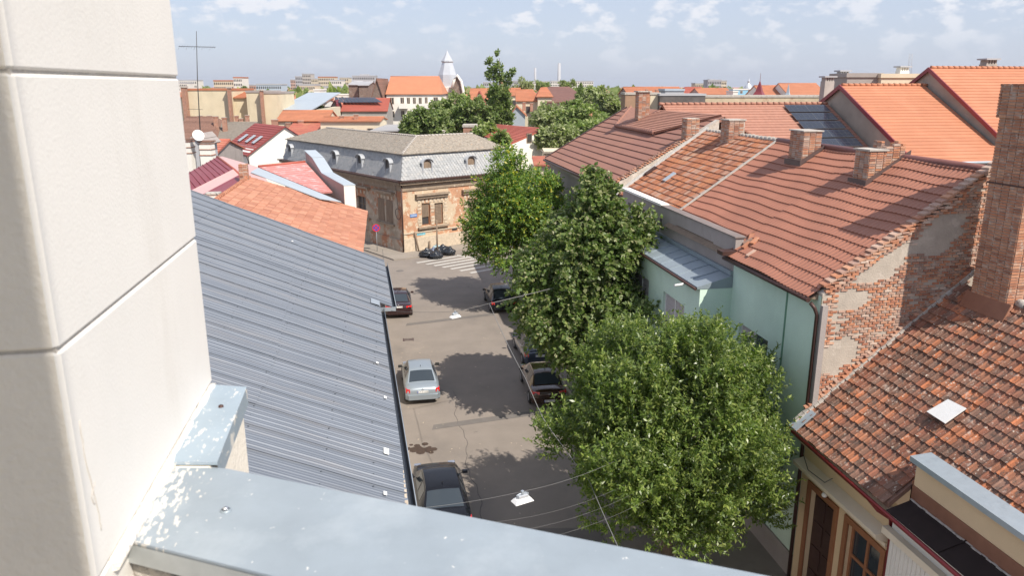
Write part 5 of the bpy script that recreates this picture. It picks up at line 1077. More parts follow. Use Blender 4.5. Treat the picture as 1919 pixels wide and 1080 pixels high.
def uneven_roof(pts, name):
    A, B, C, D = [Vector(p) for p in pts]; nu, nv = 46, 14; vs = []; rr = random.Random(4)
    n = (B - A).cross(D - A).normalized(); n = n if n.z > 0 else -n
    for j in range(nv + 1):
        for s in (0, 1):
            if j == nv and s: continue
            for i in range(nu + 1):
                p = A.lerp(B, i / nu).lerp(D.lerp(C, i / nu), j / nv); vs.append(p + n * ((.075 if s == 0 else -.0) + rr.uniform(-.022, .022)) if j < nv else p + n * .02)
    m = nu + 1; R_ = len(vs) // m; mb = MB().add(vs, [(r * m + i, r * m + i + 1, (r + 1) * m + i + 1, (r + 1) * m + i) for r in range(R_ - 1) for i in range(nu)])
    return mb.build(name, MT['tile_mud'], cbd)
RZ = 10.25; RI = 4.6
uneven_roof([P3(IN - .25, IN - .25, ZM), P3(IN - .25, LR, ZM), P3(RI, LR - 1.2, RZ), P3(RI, RI, RZ)], 'upper_roof'); uneven_roof([P3(LL + .2, IN - .25, ZM), P3(IN - .25, IN - .25, ZM), P3(RI, RI, RZ), P3(LL - 2.5, RI, RZ)], 'upper_roof')
bk = MB(); bk.quad(P3(RI, LR - 1.2, RZ), P3(RI, RI, RZ), P3(LL - 2.5, RI, RZ), P3(LL, 9, 9), P3(9, 9, 9), P3(9, LR, 9)); bk.quad(P3(LL + .2, IN - .25, ZM), P3(LL - 2.5, RI, RZ), P3(LL, 9, 9)); bk.build('rear_roof', MT['tile_mud'], cbd)
for pth in ([P3(RI, RI, RZ), P3(RI, LR - 1.2, RZ)], [P3(RI, RI, RZ), P3(LL - 2.5, RI, RZ)], [P3(IN - .2, IN - .2, ZM + .05), P3(RI, RI, RZ)]):
    h = MB(); n_ = int((pth[1] - pth[0]).length / .4)
    for k in range(n_): h.tube([pth[0].lerp(pth[1], k / n_) + UP * .04, pth[0].lerp(pth[1], (k + .95) / n_) + UP * .02], [.13, .11], 6)
    h.build('hip_tiles', MT['mortar'], cbd, kind='stuff')
for u, n, xs, L_ in ((D2, N2, (803, 885), LR), (D1, N1, (541, 624, 671, 723), LL)):
    for px in xs:
        yb = 320 if n is N2 else None; x, _ = onw(px, 318 if n is N2 else {541: 292, 624: 302, 671: 312, 723: 322}[px], u, n); c = CB + u * x; w2 = .56; zb, zt = ZE + .35, ZE + 1.55
        d = MB(); o_ = lambda a, z, dp: c + u * a + UP * z - n * dp
        arch = [(-w2, zb), (-w2, zt)] + [(-w2 * math.cos(math.pi * k / 8), zt + w2 * .62 * math.sin(math.pi * k / 8)) for k in range(1, 8)] + [(w2, zt), (w2, zb)]
        m = len(arch); inn_ = [(a * .78, zb + .08 if i in (0, m - 1) else z - .07) for i, (a, z) in enumerate(arch)]
        vs = [o_(a, z, .12) for a, z in arch] + [o_(a, z, .12) for a, z in inn_] + [o_(a, z, .95) for a, z in arch] + [o_(a, z, .30) for a, z in inn_]
        fs = [(i, (i + 1) % m, m + (i + 1) % m, m + i) for i in range(m)] + [(i, (i + 1) % m, 2 * m + (i + 1) % m, 2 * m + i) for i in range(m)] + [(m + i, m + (i + 1) % m, 3 * m + (i + 1) % m, 3 * m + i) for i in range(m)]
        dm = d.add(vs, fs).build('dormer', MT['silver'], cbd)
        MB().add([o_(a, z, .28) for a, z in inn_], [tuple(range(m))]).build('pane', MT['wood_old'] if n is N2 else MT['glass_far'], dm)
        hd = MB(); ah = [(-w2 * 1.22 * math.cos(math.pi * k / 8), zt - .02 + w2 * .78 * math.sin(math.pi * k / 8)) for k in range(9)]; hd.add([o_(a, z, .02) for a, z in ah] + [o_(a, z, .9) for a, z in ah] + [o_(a * .88, z - .05, .02) for a, z in ah], [(i, i + 1, 9 + i + 1, 9 + i) for i in range(8)] + [(i, i + 1, 18 + i + 1, 18 + i) for i in range(8)]); hd.build('hood', MT['silver'], dm)
MB().tube([P3(-.12, -.05, 6.5), P3(-.12, -.05, .2)], .06, 8).build('downpipe', MT['brown_metal'], cbd)
cc, zc = onw(749, 401, D1, N1); ctr = CB + D1 * cc + N1 * .15 + UP * zc
co = thing('coiled_cable', 'black cable coil hanging on the shaded side of the corner building', 'cable coil', tuple(ctr))
t_ = MB(); t_.tube([ctr + D1 * (.5 * math.cos(a) * (1 + .06 * math.sin(a * 3))) + UP * (.5 * math.sin(a)) + N1 * (.02 * math.sin(a * 2)) for a in np.linspace(0, 19, 90)], .025, 5); t_.tube([ctr + UP * .5, ctr + UP * 2.6 + D1 * .3], .02, 5); t_.build('loops', MT['ink'], co)
def plate_on(name, label, cat, px0, py0, px1, py1, u, n, m, pr=.03):
    a, b, c, d = rectw(px0, py0, px1, py1, u, n); o = MB().obox(CB + u * ((a + b) / 2) + UP * ((c + d) / 2) + n * (pr), u, UP, n, (b - a) / 2, (d - c) / 2, .015).build(name, m); return tag(o, label, cat), (a, b, c, d)
o, q = plate_on('street_name_plate', 'small blue street name plate at the corner of the peeling facade', 'street sign', 768, 402, 781, 407, D2, N2, mat('blue_plate', (.06, .17, .42), .5)); 
dash = MB()
for i in range(7): dash.obox(CB + D2 * (q[0] + (q[1] - q[0]) * (i + 1) / 8) + UP * ((q[2] + q[3]) / 2) + N2 * .05, D2, UP, N2, .022, .05, .004)
dash.build('lettering', MT['white'], o, kind='stuff')
o, q = plate_on('graffiti_patch', 'faded turquoise graffiti under the left window of the peeling facade', 'graffiti', 781, 435, 797, 441, D2, N2, MT['graffiti'], .0)
o, q = plate_on('dark_wall_plate', 'small dark plate on the orange wall right of the windows', 'plate', 847, 428, 856, 431, D2, N2, MT['ink'], .05)
# sign, post, boards, bags
sg = atZ(707, 471, .12); t = thing('no_stopping_sign', 'round red and blue no-stopping sign on a grey pole at the corner pavement', 'road sign', tuple(sg))
zt = atD(705, 427, sg.dot(FW)).z; MB().tube([sg, sg + UP * (zt + .3 - .12)], .03, 8).build('pole', MT['gutter_edge'], t)
fn = Vector((-.05, -1, 0)).normalized(); us = Vector((1, -.05, 0)).normalized(); sc0 = Vector((sg.x, sg.y, zt)) + fn * .05
def disc(c, r, m, name, off, par, r_in=0):
    n_ = 24; vs = [c + fn * off + us * (r * math.cos(2 * math.pi * k / n_)) + UP * (r * math.sin(2 * math.pi * k / n_)) for k in range(n_)]; return MB().prism(vs, fn * .006).build(name, m, par)
RED = mat('sign_red', (.62, .03, .05), .5); BLU = mat('sign_blue', (.04, .08, .42), .5)
dk_ = disc(sc0, .36, RED, 'face', 0, t); disc(sc0, .27, BLU, 'field', .007, dk_)
for s in (-1, 1): MB().obox(sc0 + fn * .018, (us + UP * s).normalized(), (us * -s + UP).normalized(), fn, .27, .035, .004).build('cross_bar', RED, dk_)
po = atZ(820, 480, .1); MB_p = MB().tube([po, po + UP * (atD(819, 414, po.dot(FW)).z)], [.09, .06], 8).build('wooden_post', MT['wood_old']); tag(MB_p, 'dark wooden post standing among the rubbish bags', 'post')
b0, b1 = atZ(781, 476, .12), atZ(776.5, 443, .12); a = onw(777, 470, D2, N2)[0]; p0 = CB + D2 * (a + .15) + N2 * .5 + UP * .12; p1 = CB + D2 * a + N2 * .14 + UP * 1.9
tag(MB().tube([p0, p1], .085, 6).build('leaning_board', MT['wood_old']), 'dark board leaning against the plinth near the building corner', 'board')
p0 = CB + D2 * (a + 1.35) + N2 * .5 + UP * .12; tag(MB().tube([p0, p0 + UP * .75 - N2 * .3 + D2 * .2], .08, 6).build('leaning_board', MT['wood_old']), 'short broken board leaning beside the rubbish bags', 'board')
def bag(px, py, r, label, m=None, seed=1):
    from mathutils import noise
    c = atZ(px, py, 0.05); bm = bmesh.new(); bmesh.ops.create_icosphere(bm, subdivisions=4, radius=1)
    for v in bm.verts:
        q = v.co.copy(); k = 1 + .28 * noise.noise(q * 1.6 + Vector((seed * 7.3, 0, 0))) + .10 * abs(noise.noise(q * 6 + Vector((seed, 5, 0))))
        if q.z > .75: k *= 1 + (q.z - .75) * 1.1; q.x *= .55; q.y *= .55
        v.co = Vector((q.x * k * r, q.y * k * r * .85, max(q.z * k * r * .62, -r * .45) + r * .45))
    for f_ in bm.faces: f_.smooth = True
    me = bpy.data.meshes.new('rubbish_bag'); bm.to_mesh(me); bm.free(); me.materials.append(m or MT['bag']); o = bpy.data.objects.new('rubbish_bag', me); COL.objects.link(o); o.location = c; tag(o, label, 'rubbish bag', 'rubbish bags on the corner')
bag(800, 481, .62, 'large dark rubbish bag at the left end of the pile', seed=1); bag(817, 484, .58, 'shiny rubbish bag lowest and nearest in the pile', seed=2); bag(829, 476, .68, 'big rubbish bag right behind the wooden post', seed=3)
bag(843, 477, .58, 'separate rubbish bag at the right end of the pile', seed=4); bag(812, 475, .45, 'small crumpled rubbish bag in the middle of the pile', mat('bag_blue', (.10, .13, .2), .4, .3, 4), seed=5); bag(819, 469, .45, 'pale plastic bag at the back against the post', mat('bag_pale', (.35, .48, .52), .4, .3, 4), seed=6)

# ---------------------------------------------------------------- background houses, described by where their corners show and how far they stand
def bgh(label, x0, x1, ye, yr, D, B, wall, roof, ridge='x', wins=(), chim=(), hl=0, hr=0, name='house', cat='house', yaw=0, pitch=.45, group=None, apex=None, ov=.35, side=None, z0=0):
    u = Vector((math.cos(-YAW + yaw), math.sin(-YAW + yaw), 0)); v = Vector((-u.y, u.x, 0))
    P0 = atD(x0, ye, D); pl = P0; q = ray(x1, ye); o = Vector((0, 0, H)); tt = (P0 - o).dot(v) / q.dot(v); P1 = o + q * tt; W = (P1 - P0).dot(u); ze = P0.z
    G0 = Vector((P0.x, P0.y, z0)); t = thing(name, label, cat, tuple(G0), 0, group)
    pt = lambda a, b, z: Vector((P0.x, P0.y, 0)) + u * a + v * b + UP * z
    w_ = MB(); w_.prism([pt(0, 0, z0), pt(W, 0, z0), pt(W, B, z0), pt(0, B, z0)], (0, 0, ze - z0 - .02))
    if ridge == 'x':
        mid = pt(W / 2, B / 2, 0); zr = atD((x0 + x1) / 2, yr, mid.dot(FW)).z; hl_, hr_ = hl * W, hr * W
        if not hl: w_.prism([pt(.02, 0, ze - .03), pt(.02, B, ze - .03), pt(.02, B / 2, zr - .08)], u * .2)
        if not hr: w_.prism([pt(W - .22, 0, ze - .03), pt(W - .22, B, ze - .03), pt(W - .22, B / 2, zr - .08)], u * .2)
        sl = (zr - ze) / (B / 2); zo = ze - sl * ov; ra, rb_ = pt(hl_ if hl else -ov * .5, B / 2, zr), pt(W - hr_ if hr else W + ov * .5, B / 2, zr)
        e0, e1, e2, e3 = pt(-ov * .5 if not hl else -ov, -ov, zo), pt(W + (ov * .5 if not hr else ov), -ov, zo), pt(W + (ov * .5 if not hr else ov), B + ov, zo), pt(-ov * .5 if not hl else -ov, B + ov, zo)
        r_ = MB(); stepped_roof(r_, e0, e1, rb_, ra, pitch, .035); ro = r_.build('roof', roof, t); r2 = MB(); slab(r2, [e2, e3, ra, rb_], .1); r2.build('rear_slope', roof, t)
        if hl: slab(MB(), [e0, ra, e3], .1).build('hip_slope', roof, t)
        if hr: slab(MB(), [e1, e2, rb_], .1).build('hip_slope', roof, t)
        MB().tube([ra, rb_], .12, 6).build('ridge_cap', roof, t)
    elif ridge == 'y':
        ax = apex if apex is not None else (x0 + x1) / 2; q = ray(ax, yr); tt = (P0 - o).dot(v) / q.dot(v); A = o + q * tt; wa = (A - P0).dot(u); zr = A.z
        w_.prism([pt(0, .0, ze - .03), pt(W, .0, ze - .03), pt(wa, .0, zr - .1)], v * .25)
        for s, xe in ((-1, -ov), (1, W + ov)):
            zo = ze - (zr - ze) / max(wa if s < 0 else W - wa, .5) * ov; r_ = MB(); stepped_roof(r_, pt(xe, -.3, zo), pt(xe, B, zo), pt(wa, B, zr), pt(wa, -.3, zr), pitch, .035); ro = r_.build('roof', roof, t)
    elif ridge == 'shed':
        zr = atD((x0 + x1) / 2, yr, pt(W / 2, B, 0).dot(FW)).z; r_ = MB(); stepped_roof(r_, pt(-.2, -ov, ze), pt(W + .2, -ov, ze), pt(W + .2, B, zr), pt(-.2, B, zr), pitch, .03); ro = r_.build('roof', roof, t)
    else:
        ro = MB().prism([pt(-.1, -.1, ze - .02), pt(W + .1, -.1, ze - .02), pt(W + .1, B + .1, ze - .02), pt(-.1, B + .1, ze - .02)], (0, 0, .3)).build('roof', roof, t)
    w_.build('wall', wall, t)
    for (a, b, c, d) in wins:
        q0 = ray(a, b); p = o + q0 * ((P0 - o).dot(v) / q0.dot(v)); q1 = ray(c, d); p2 = o + q1 * ((P0 - o).dot(v) / q1.dot(v)); cx = (p + p2) / 2; hw_, hh = abs((p2 - p).dot(u)) / 2, abs(p2.z - p.z) / 2
        f = MB(); f.obox(cx - v * .03, u, UP, v, hw_ + .08, hh + .08, .025); fo = f.build('window', MT['stone_trim'], t)
        MB().obox(cx - v * .07, u, UP, v, hw_, hh, .02).build('pane', MT['glass_far'], fo); MB().obox(cx - v * .10, u, UP, v, .035, hh, .012).build('mullion', MT['stone_trim'], fo)
    if not wins and ridge != 'y' and wall in (MT['white_wall'], MT['cream_wall'], MT['far_white']) and ze > 4:
        nw_ = int(W / 2.6); rw = random.Random(int(x0 * 3))
        for k in range(nw_):
            cx = pt(W * (k + .5) / nw_, 0, ze - 1.75); fo = MB().obox(cx - v * .03, u, UP, v, .5, .72, .025).build('window', MT['stone_trim'], t); MB().obox(cx - v * .07, u, UP, v, .4, .62, .02).build('pane', MT['glass_far'], fo)
    for (px, yt, wpx, fr) in chim:
        Dc = (pt(W / 2, B * fr, 0)).dot(FW); c = atD(px, yt, Dc); ww = wpx * Dc / 1416; chimney(ro, c.x, c.y, ww, ww * .8, min(ze, c.z - 1.5), c.z, MT['brick_far'])
    return t
W_, CR, YL, GW_ = MT['white_wall'], MT['cream_wall'], MT['yellow_wall'], MT['grey_wall']
OR, OR2, RD_, RB, DKT = MT['tile_orange'], MT['tile_orange2'], MT['tile_red'], MT['tile_redb'], MT['tile_dark']
# white gabled house with red roof and skylights (left)
rh = thing('skylight_house', 'white gabled house with a dark red tile roof and three skylights', 'house', (-16, 95, 0))
g0 = atD(466, 287, 95); zE = g0.z; wdt = 9.6; zR = atD(522, 242, 92.5).z
Q = lambda a, b, z: Vector((g0.x, g0.y, 0)) + D2 * a + D1 * b + UP * z
mb = MB(); mb.prism([Q(0, 0, 0), Q(wdt, 0, 0), Q(wdt, 0, zE), Q(wdt / 2, 0, zR), Q(0, 0, zE)], D1 * 9.5); mb.build('wall', W_, rh)
mb = MB(); stepped_roof(mb, Q(-.4, 10, zE - .3), Q(-.4, -.3, zE - .3), Q(wdt / 2, -.3, zR + .1), Q(wdt / 2, 10, zR + .1), .42, .04); rro = mb.build('roof', mat('tile_darkred', (.27, .055, .045), .6, .08, 1, isl=.03), rh)
slab(MB(), [Q(wdt + .4, -.3, zE - .3), Q(wdt + .4, 10, zE - .3), Q(wdt / 2, 10, zR + .1), Q(wdt / 2, -.3, zR + .1)]).build('rear_slope', MT['seam_red'], rh)
rv = (Q(wdt / 2, 0, zR) - Q(0, 0, zE)).normalized(); rn = D1.cross(rv).normalized(); rn = rn if rn.z > 0 else -rn
for bb in (1.9, 4.3, 7.0): MB().obox(Q(0, bb, zE) + rv * 2.4 + rn * .22, rv, D1, rn, .75, .34, .05).build('skylight', MT['blue_grey'], rro)
MB().tube([Q(-.45, 10, zE - .25), Q(-.45, -.3, zE - .25), Q(-.1, .1, zE - 1), Q(-.1, .1, 0)], .06, 6).build('downpipe', MT['brown_metal'], rh)
# yellow firewalls with brick flues
bgh('tall pale yellow blind wall with brick flues at the far left', 345, 428, 169, 160, 125, 12, YL, OR2, 'flat', name='yellow_block', cat='building')
bgh('narrow leftmost yellow wall section with a sloping top', 318, 345, 182, 176, 126, 10, YL, OR2, 'x', name='yellow_block', cat='building')
bgh('recessed middle yellow wall with a small brown tile roof edge', 432, 462, 182, 173, 127, 10, YL, OR2, 'x', name='yellow_block', cat='building')
bgh('yellow blind wall standing right of the recessed one', 461, 491, 173, 168, 125, 10, YL, GW_, 'flat', name='yellow_block', cat='building')
bgh('rightmost yellow blind wall next to the blue-grey roof', 493, 518, 175, 170, 125, 10, YL, GW_, 'flat', name='yellow_block', cat='building')
for px0, px1, yt, yb, lb_ in ((341, 355, 164, 224, 'broad brick flue, leftmost on the yellow walls'), (427, 437, 165, 230, 'brick flue between the two big yellow walls'), (488, 497, 170, 236, 'slim brick flue, rightmost on the yellow walls')):
    a, b = atD(px0, yt, 124.3), atD(px1, yb, 124.3); c = (a + b) / 2; t = thing('brick_flue', lb_, 'chimney', (c.x, c.y, 0)); MB().obox((c.x, c.y, a.z / 2), RT, FW, UP, (b - a).dot(RT) / 2, .5, a.z / 2).build('shaft', MT['brick_far'], t); MB().obox((c.x, c.y, a.z + .12), RT, FW, UP, (b - a).dot(RT) / 2 + .12, .6, .12).build('cap', MT['mortar'], t)
# brown tiled roofs with small chimneys
bgh('old brown tile roof in front of the yellow walls, leftmost', 318, 398, 262, 219, 108, 14, GW_, DKT, 'x', hr=.3, name='low_house', chim=((375, 217, 8, .6),))
bgh('grey-brown roof slope carrying a row of brick chimneys', 375, 455, 262, 229, 109, 13, GW_, mat('dirty_slope', (.22, .19, .16), .95, .2, 3), 'x', name='low_house', chim=((404, 218, 8, .25), (420, 220, 8, .25), (392, 217, 8, .5)))
bgh('small orange-brown tiled roof beside the satellite dish', 330, 402, 288, 262, 66, 7, GW_, RB, 'x', name='low_house')
for px, yt, n_ in ((443, 217, 'left'), (452, 222, 'middle'), (463, 216, 'right')):
    c = atD(px, yt, 119); t = thing('brick_chimney', '%s one of three small brick chimneys before the yellow wall' % n_, 'chimney', (c.x, c.y, 8)); chimney(t, c.x, c.y, .55, .55, 8, c.z)
bgh('low flat roof carrying three small chimneys before the yellow wall', 430, 520, 243, 238, 117, 5, GW_, DKT, 'flat', name='low_house')
# dish wall, white chimneys
bgh('grey gable wall behind the satellite dish', 352, 378, 262, 250, 60, 3, MT['far_grey'], GW_, 'y', name='gable_wall', cat='wall', apex=370)
for px, w, yt, yb, lb_ in ((349, 1.0, 262, 315, 'weathered white chimney nearest the stucco pier'), (387, 1.0, 266, 310, 'plastered white chimney right of the satellite dish')):
    c = atD(px, yt, 57); t = thing('white_chimney', lb_, 'chimney', (c.x, c.y, 7)); MB().obox((c.x, c.y, (c.z + 6) / 2), RT, FW, UP, .42, .42, (c.z - 6) / 2).build('shaft', MT['white_wall'], t)
    for k in range(3): MB().obox((c.x, c.y, c.z - .1 - k * .42), RT, FW, UP, .46, .46, .03).build('band', MT['brick_far'], t)
    MB().obox((c.x, c.y, c.z + .05), RT, FW, UP, .5, .5, .05).build('cap', MT['tile_dark'], t)
c = atD(371, 254, 56.5); t = thing('satellite_dish', 'white satellite dish above the grey roof at the left', 'satellite dish', tuple(c)); dn = Vector((.45, -.8, .35)).normalized(); ua = dn.cross(UP).normalized(); ub = ua.cross(dn)
d = MB(); n_ = 20; rr = [(.0, 0), (.18, .02), (.34, .06), (.42, .10)]; vs = [c + (ua * math.cos(2 * math.pi * k / n_) + ub * math.sin(2 * math.pi * k / n_)) * r_ + dn * z for r_, z in rr for k in range(n_)]; d.add(vs, [(i * n_ + k, i * n_ + (k + 1) % n_, (i + 1) * n_ + (k + 1) % n_, (i + 1) * n_ + k) for i in range(3) for k in range(n_)], 0, True); d.build('dish', MT['white'], t)
MB().tube([c, c - UP * .6 - dn * .1, c - UP * 2.2 - dn * .1], .03, 6).build('mast', MT['gutter_edge'], t); MB().tube([c - ub * .3, c + dn * .5], .015, 5).build('feed_arm', MT['gutter_edge'], t)
# aerial
am0, am1 = atD(372, 240, 78), atD(368, 58, 78); t = thing('tv_aerial', 'tall thin television aerial mast rising above the skyline at the left', 'aerial', tuple(am0)); MB().tube([am0 - UP * 3, am0.lerp(am1, .5), am1], [.06, .045, .03], 6).build('mast', MT['cable_dark'], t)
l_, r_ = atD(335, 86.5, 78), atD(403, 88, 78); e = MB(); e.tube([l_, r_], .028, 5)
for k in range(15): p = l_.lerp(r_, k / 14); e.tube([p - UP * (.16 if k % 3 else .3) - FW * .2, p + UP * .12 + FW * .3], .012, 4)
e.build('boom', MT['cable_dark'], t); l_, r_ = atD(352, 204, 78), atD(380, 205, 78); MB().tube([l_, r_], .02, 5).build('boom', MT['cable_dark'], t)
# middle distance, left of the church
bgh('big blue-grey metal roof behind the terracotta rows', 517, 583, 206, 173, 128, 22, CR, MT['blue_grey'], 'shed', name='metal_roof_hall', cat='building', pitch=8)
bgh('long bright orange roof just below the blue-grey one', 519, 612, 225, 207, 119, 8, CR, OR2, 'x', name='orange_house')
bgh('orange roof strip in front of the white wall of the solar house', 600, 712, 226, 219, 113, 6, CR, OR2, 'x', name='orange_house', chim=((640, 217, 8, .3), (667, 214, 8, .2)))
bgh('long weathered red roof behind the mossy mansard', 528, 697, 258, 230, 112, 14, MT['brick_far'], RB, 'x', name='red_row_house', chim=((665, 222, 14, .5), (564, 226, 11, .5), (540, 230, 9, .5), (632, 247, 14, .1), (515, 224, 12, .5)))
bgh('brick walled yard building with a grey flat roof left of the trees', 697, 790, 244, 233, 105, 14, MT['brick_dark'], MT['far_grey'], 'shed', name='yard_building', chim=((755, 226, 9, .9), (769, 243, 13, .1)))
gmt = mat('grey_gable', (.34, .31, .29), .9, .08, .5)
sh2 = bgh('red roofed house topped by a strip of solar panels', 640, 725, 207, 184, 150, 12, gmt, RD_, 'x', name='solar_house', yaw=.06)
pq = [atD(x, y, d) for x, y, d in ((632, 193.5, 152.5), (717, 193, 152.5), (702, 184, 155.6), (627, 184, 155.6))]; nn = (pq[1] - pq[0]).cross(pq[3] - pq[0]).normalized(); nn = nn if nn.z > 0 else -nn
for k in range(12):
    a, b = k / 12 + .005, (k + 1) / 12 - .005; s = MB().prism([pq[0].lerp(pq[1], a) + nn * .15, pq[0].lerp(pq[1], b) + nn * .15, pq[3].lerp(pq[2], b) + nn * .15, pq[3].lerp(pq[2], a) + nn * .15], nn * .05); s.build('solar_panel', MT['panel_pv'], sh2)
bgh('grey plastered gable end facing left of the red solar roof', 606, 641, 222, 187, 151, 4, gmt, MT['seam_red'], 'y', name='gable_wall', cat='wall', apex=628)
ww = [(730, 183, 738, 194), (751, 183, 757, 193), (763, 183, 768, 193), (774.5, 183, 779, 193), (785.5, 183, 790, 193), (797, 182.5, 801, 192.5), (813, 182.5, 820.5, 192), (731, 208.5, 739, 219), (752, 208, 757.5, 218), (763, 208, 768, 217), (775, 207.5, 779, 217), (786, 207, 790.5, 216.5), (797, 206.5, 801, 216)]
wb = bgh('large white two-storey building with a long plain orange roof', 724, 826, 175, 143, 172, 16, W_, mat('plain_orange', (.50, .21, .115), .85, .06, .6), 'x', hr=.08, name='white_building', cat='building', wins=ww)
for xa, xb in ((748, 764), (796, 820)):
    a, b = atD(xa, 196, 171), atD(xb, 200, 171); MB().obox((a + b) / 2 + Vector((0, 0, -.1)), RT, FW, UP, abs((b - a).dot(RT)) / 2, .8, .5).build('balcony', W_, wb)
bgh('dark bare brick gable joined to the white building', 691, 724.5, 200, 146, 170, 15, MT['brick_dark'], DKT, 'y', name='brick_gable', cat='wall', apex=706, ov=.05)
bgh('dark brick block left of the brick gable', 653, 671, 158, 152, 190, 12, MT['brick_dark'], MT['far_grey'], 'x', name='brick_block', cat='building')
bgh('narrower dark brick block with a brown strip', 672, 690, 159, 153, 188, 12, MT['brick_dark'], MT['far_grey'], 'x', name='brick_block', cat='building')
bgh('white stair tower beside the small orange roofs', 588, 599, 169, 166, 165, 6, W_, W_, 'flat', name='white_tower', cat='building')
bgh('white house with one dark window above the solar roof', 626, 652, 178, 172, 200, 8, W_, W_, 'flat', name='white_house', wins=((628, 181, 632, 187), (640, 181, 643, 185)))
bgh('small white house with pale walls below the stair tower', 596, 612, 190, 186, 160, 6, W_, OR2, 'x', name='white_house', wins=((604, 195, 609, 204),)); bgh('cream house with a low orange roof behind the stair tower', 600, 624, 184, 176, 210, 9, CR, OR2, 'x', name='cream_house')
# church with silver spire
t = thing('church_tower', 'church tower with a silver polygonal spire above the roofs', 'church', tuple(atD(839, 230, 190)))
ca = atD(839, 150, 190); k_ = 190 / 1366; sp_ = [(18, 166), (16.5, 140), (10, 119), (9.2, 117), (10.8, 116), (10.8, 113.5), (9.8, 113), (4.5, 103), (.8, 95), (.3, 92)]
sp2 = MB(); n_ = 8
vs = [Vector((ca.x, ca.y, atD(839, yy_, 190).z)) + Vector((math.cos(2 * math.pi * k / n_ + .2), math.sin(2 * math.pi * k / n_ + .2), 0)) * r_ * k_ for r_, yy_ in sp_ for k in range(n_)]
sp2.add(vs, [(i * n_ + k, i * n_ + (k + 1) % n_, (i + 1) * n_ + (k + 1) % n_, (i + 1) * n_ + k) for i in range(len(sp_) - 1) for k in range(n_)]); sp2.build('spire', MT['silver'], t)
zb_ = atD(839, 163, 190).z; MB().lathe((ca.x, ca.y, 0), [(2.9, 0), (2.9, zb_ - 1.5), (3.2, zb_ - 1.4), (3.2, zb_), (1, zb_ + .2)], 8, smooth=False).build('belfry', MT['white_wall'], t)
gc = atD(855, 168, 188); dn_ = MB(); prof = [(-8, 192), (-8, 165), (-4, 150), (2, 141), (9, 152), (13, 170), (14, 192)]; dn_.prism([atD(855 + a, y_, 186) for a, y_ in prof], FW * 1.2); dn_.build('curved_gable', MT['brick_dark'], t)
wr = MB()
pp_ = [atD(855 + a, y_, 185.7) for a, y_ in prof[1:]]; wr.tube(pp_, .35, 5); wr.build('gable_rim', MT['white_wall'], t)
# centre: behind the trees
cw_ = thing('white_shed_roof_house', 'white house with a single-pitch red metal tile roof beyond the first street tree', 'house', tuple(atD(985, 300, 92)))
A, B, C, D = atD(950, 271, 88), atD(1022, 240, 93), atD(900, 230, 106), atD(893, 250, 99)
mb = MB(); stepped_roof(mb, D, A, B, C, .5, .05, .2); mb.build('roof', MT['tile_red'], cw_)
mb = MB(); mb.prism([Vector((p.x, p.y, 0)) for p in (A, B, C, D)], (0, 0, 1)); mb.v = []; mb.f = []; mb.mi = []; mb.sm = []
q1, q2 = A.lerp(B, .02), A.lerp(B, .93); mb.quad(Vector((q1.x, q1.y, 0)), Vector((q2.x, q2.y, 0)), q2 - UP * .15, q1 - UP * .15); mb.quad(Vector((q1.x, q1.y, 0)), Vector((D.x, D.y, 0)), D - UP * .15, q1 - UP * .15); mb.quad(Vector((q2.x, q2.y, 0)), Vector((C.x, C.y, 0)), C - UP * .15, q2 - UP * .15); mb.build('wall', W_, cw_)
aw = (q2 - q1).normalized(); aw.z = 0; aw.normalize(); nw = Vector((aw.y, -aw.x, 0)); pc = atD(997, 259, 90.5); pc = q1 + aw * (pc - q1).dot(aw); pc.z = atD(997, 259, 90.5).z; fo = MB().obox(pc + nw * .02, aw, UP, nw, .45, .55, .05).build('window', MT['wood_old'], cw_); MB().obox(pc + nw * .08, aw, UP, nw, .36, .46, .02).build('pane', MT['glass_far'], fo)
fk = atD(944, 247, 99); MB().obox(fk + UP * .0, RT, FW, UP, .3, .4, .1).build('skylight', MT['blue_grey'], cw_)
bgh('broken brick wall stub left of the red shed roof', 868, 893, 238, 234, 100, 3, MT['brick_far'], MT['mortar'], 'flat', name='brick_ruin', cat='wall')
bgh('small workshop with a rubble edge right of the white house', 1020, 1062, 285, 280, 84, 6, CR, MT['tile_mud'], 'shed', name='workshop', cat='building', wins=((1030, 288, 1036, 300),))
bgh('low worn orange roof in front of the workshop', 1004, 1058, 308, 292, 70, 6, CR, RB, 'shed', name='low_house')
bgh('grey-blue gabled house with an orange roof slope', 956, 984, 214, 198, 135, 14, MT['blue_grey'], OR2, 'y', name='grey_gable_house', apex=968)
bgh('orange hipped roof with cream wall left of the mansard tower', 968, 1012, 188, 168, 150, 14, CR, OR2, 'x', hr=.25, name='orange_house', chim=((982, 192, 5, -.3), (996, 193, 5, -.3)))
bgh('small tower house with a stepped orange mansard roof', 1008, 1034, 180, 164, 148, 9, CR, OR2, 'x', hl=.25, hr=.25, name='orange_house')
bgh('wide dark brown hipped roof in the centre background', 1032, 1103, 188, 163, 155, 22, W_, mat('tile_plum', (.20, .105, .09), .8, .1, 1, isl=.03), 'x', hr=.4, name='brown_hip_house')
bgh('orange roofed house between the spire and the poplar', 880, 924, 186, 166, 165, 12, W_, OR2, 'x', name='orange_house'); bgh('pointed grey dormer gable amid orange roofs', 888, 908, 190, 170, 150, 5, GW_, RD_, 'y', name='dormer_house')
bgh('orange roofs continuing behind the poplar', 930, 975, 178, 165, 175, 12, CR, OR2, 'x', name='orange_house', chim=((942, 150, 7, .5),))
bgh('low brown shed under the plum roof', 1026, 1060, 193, 190, 140, 5, MT['brick_dark'], DKT, 'flat', name='shed', cat='shed')
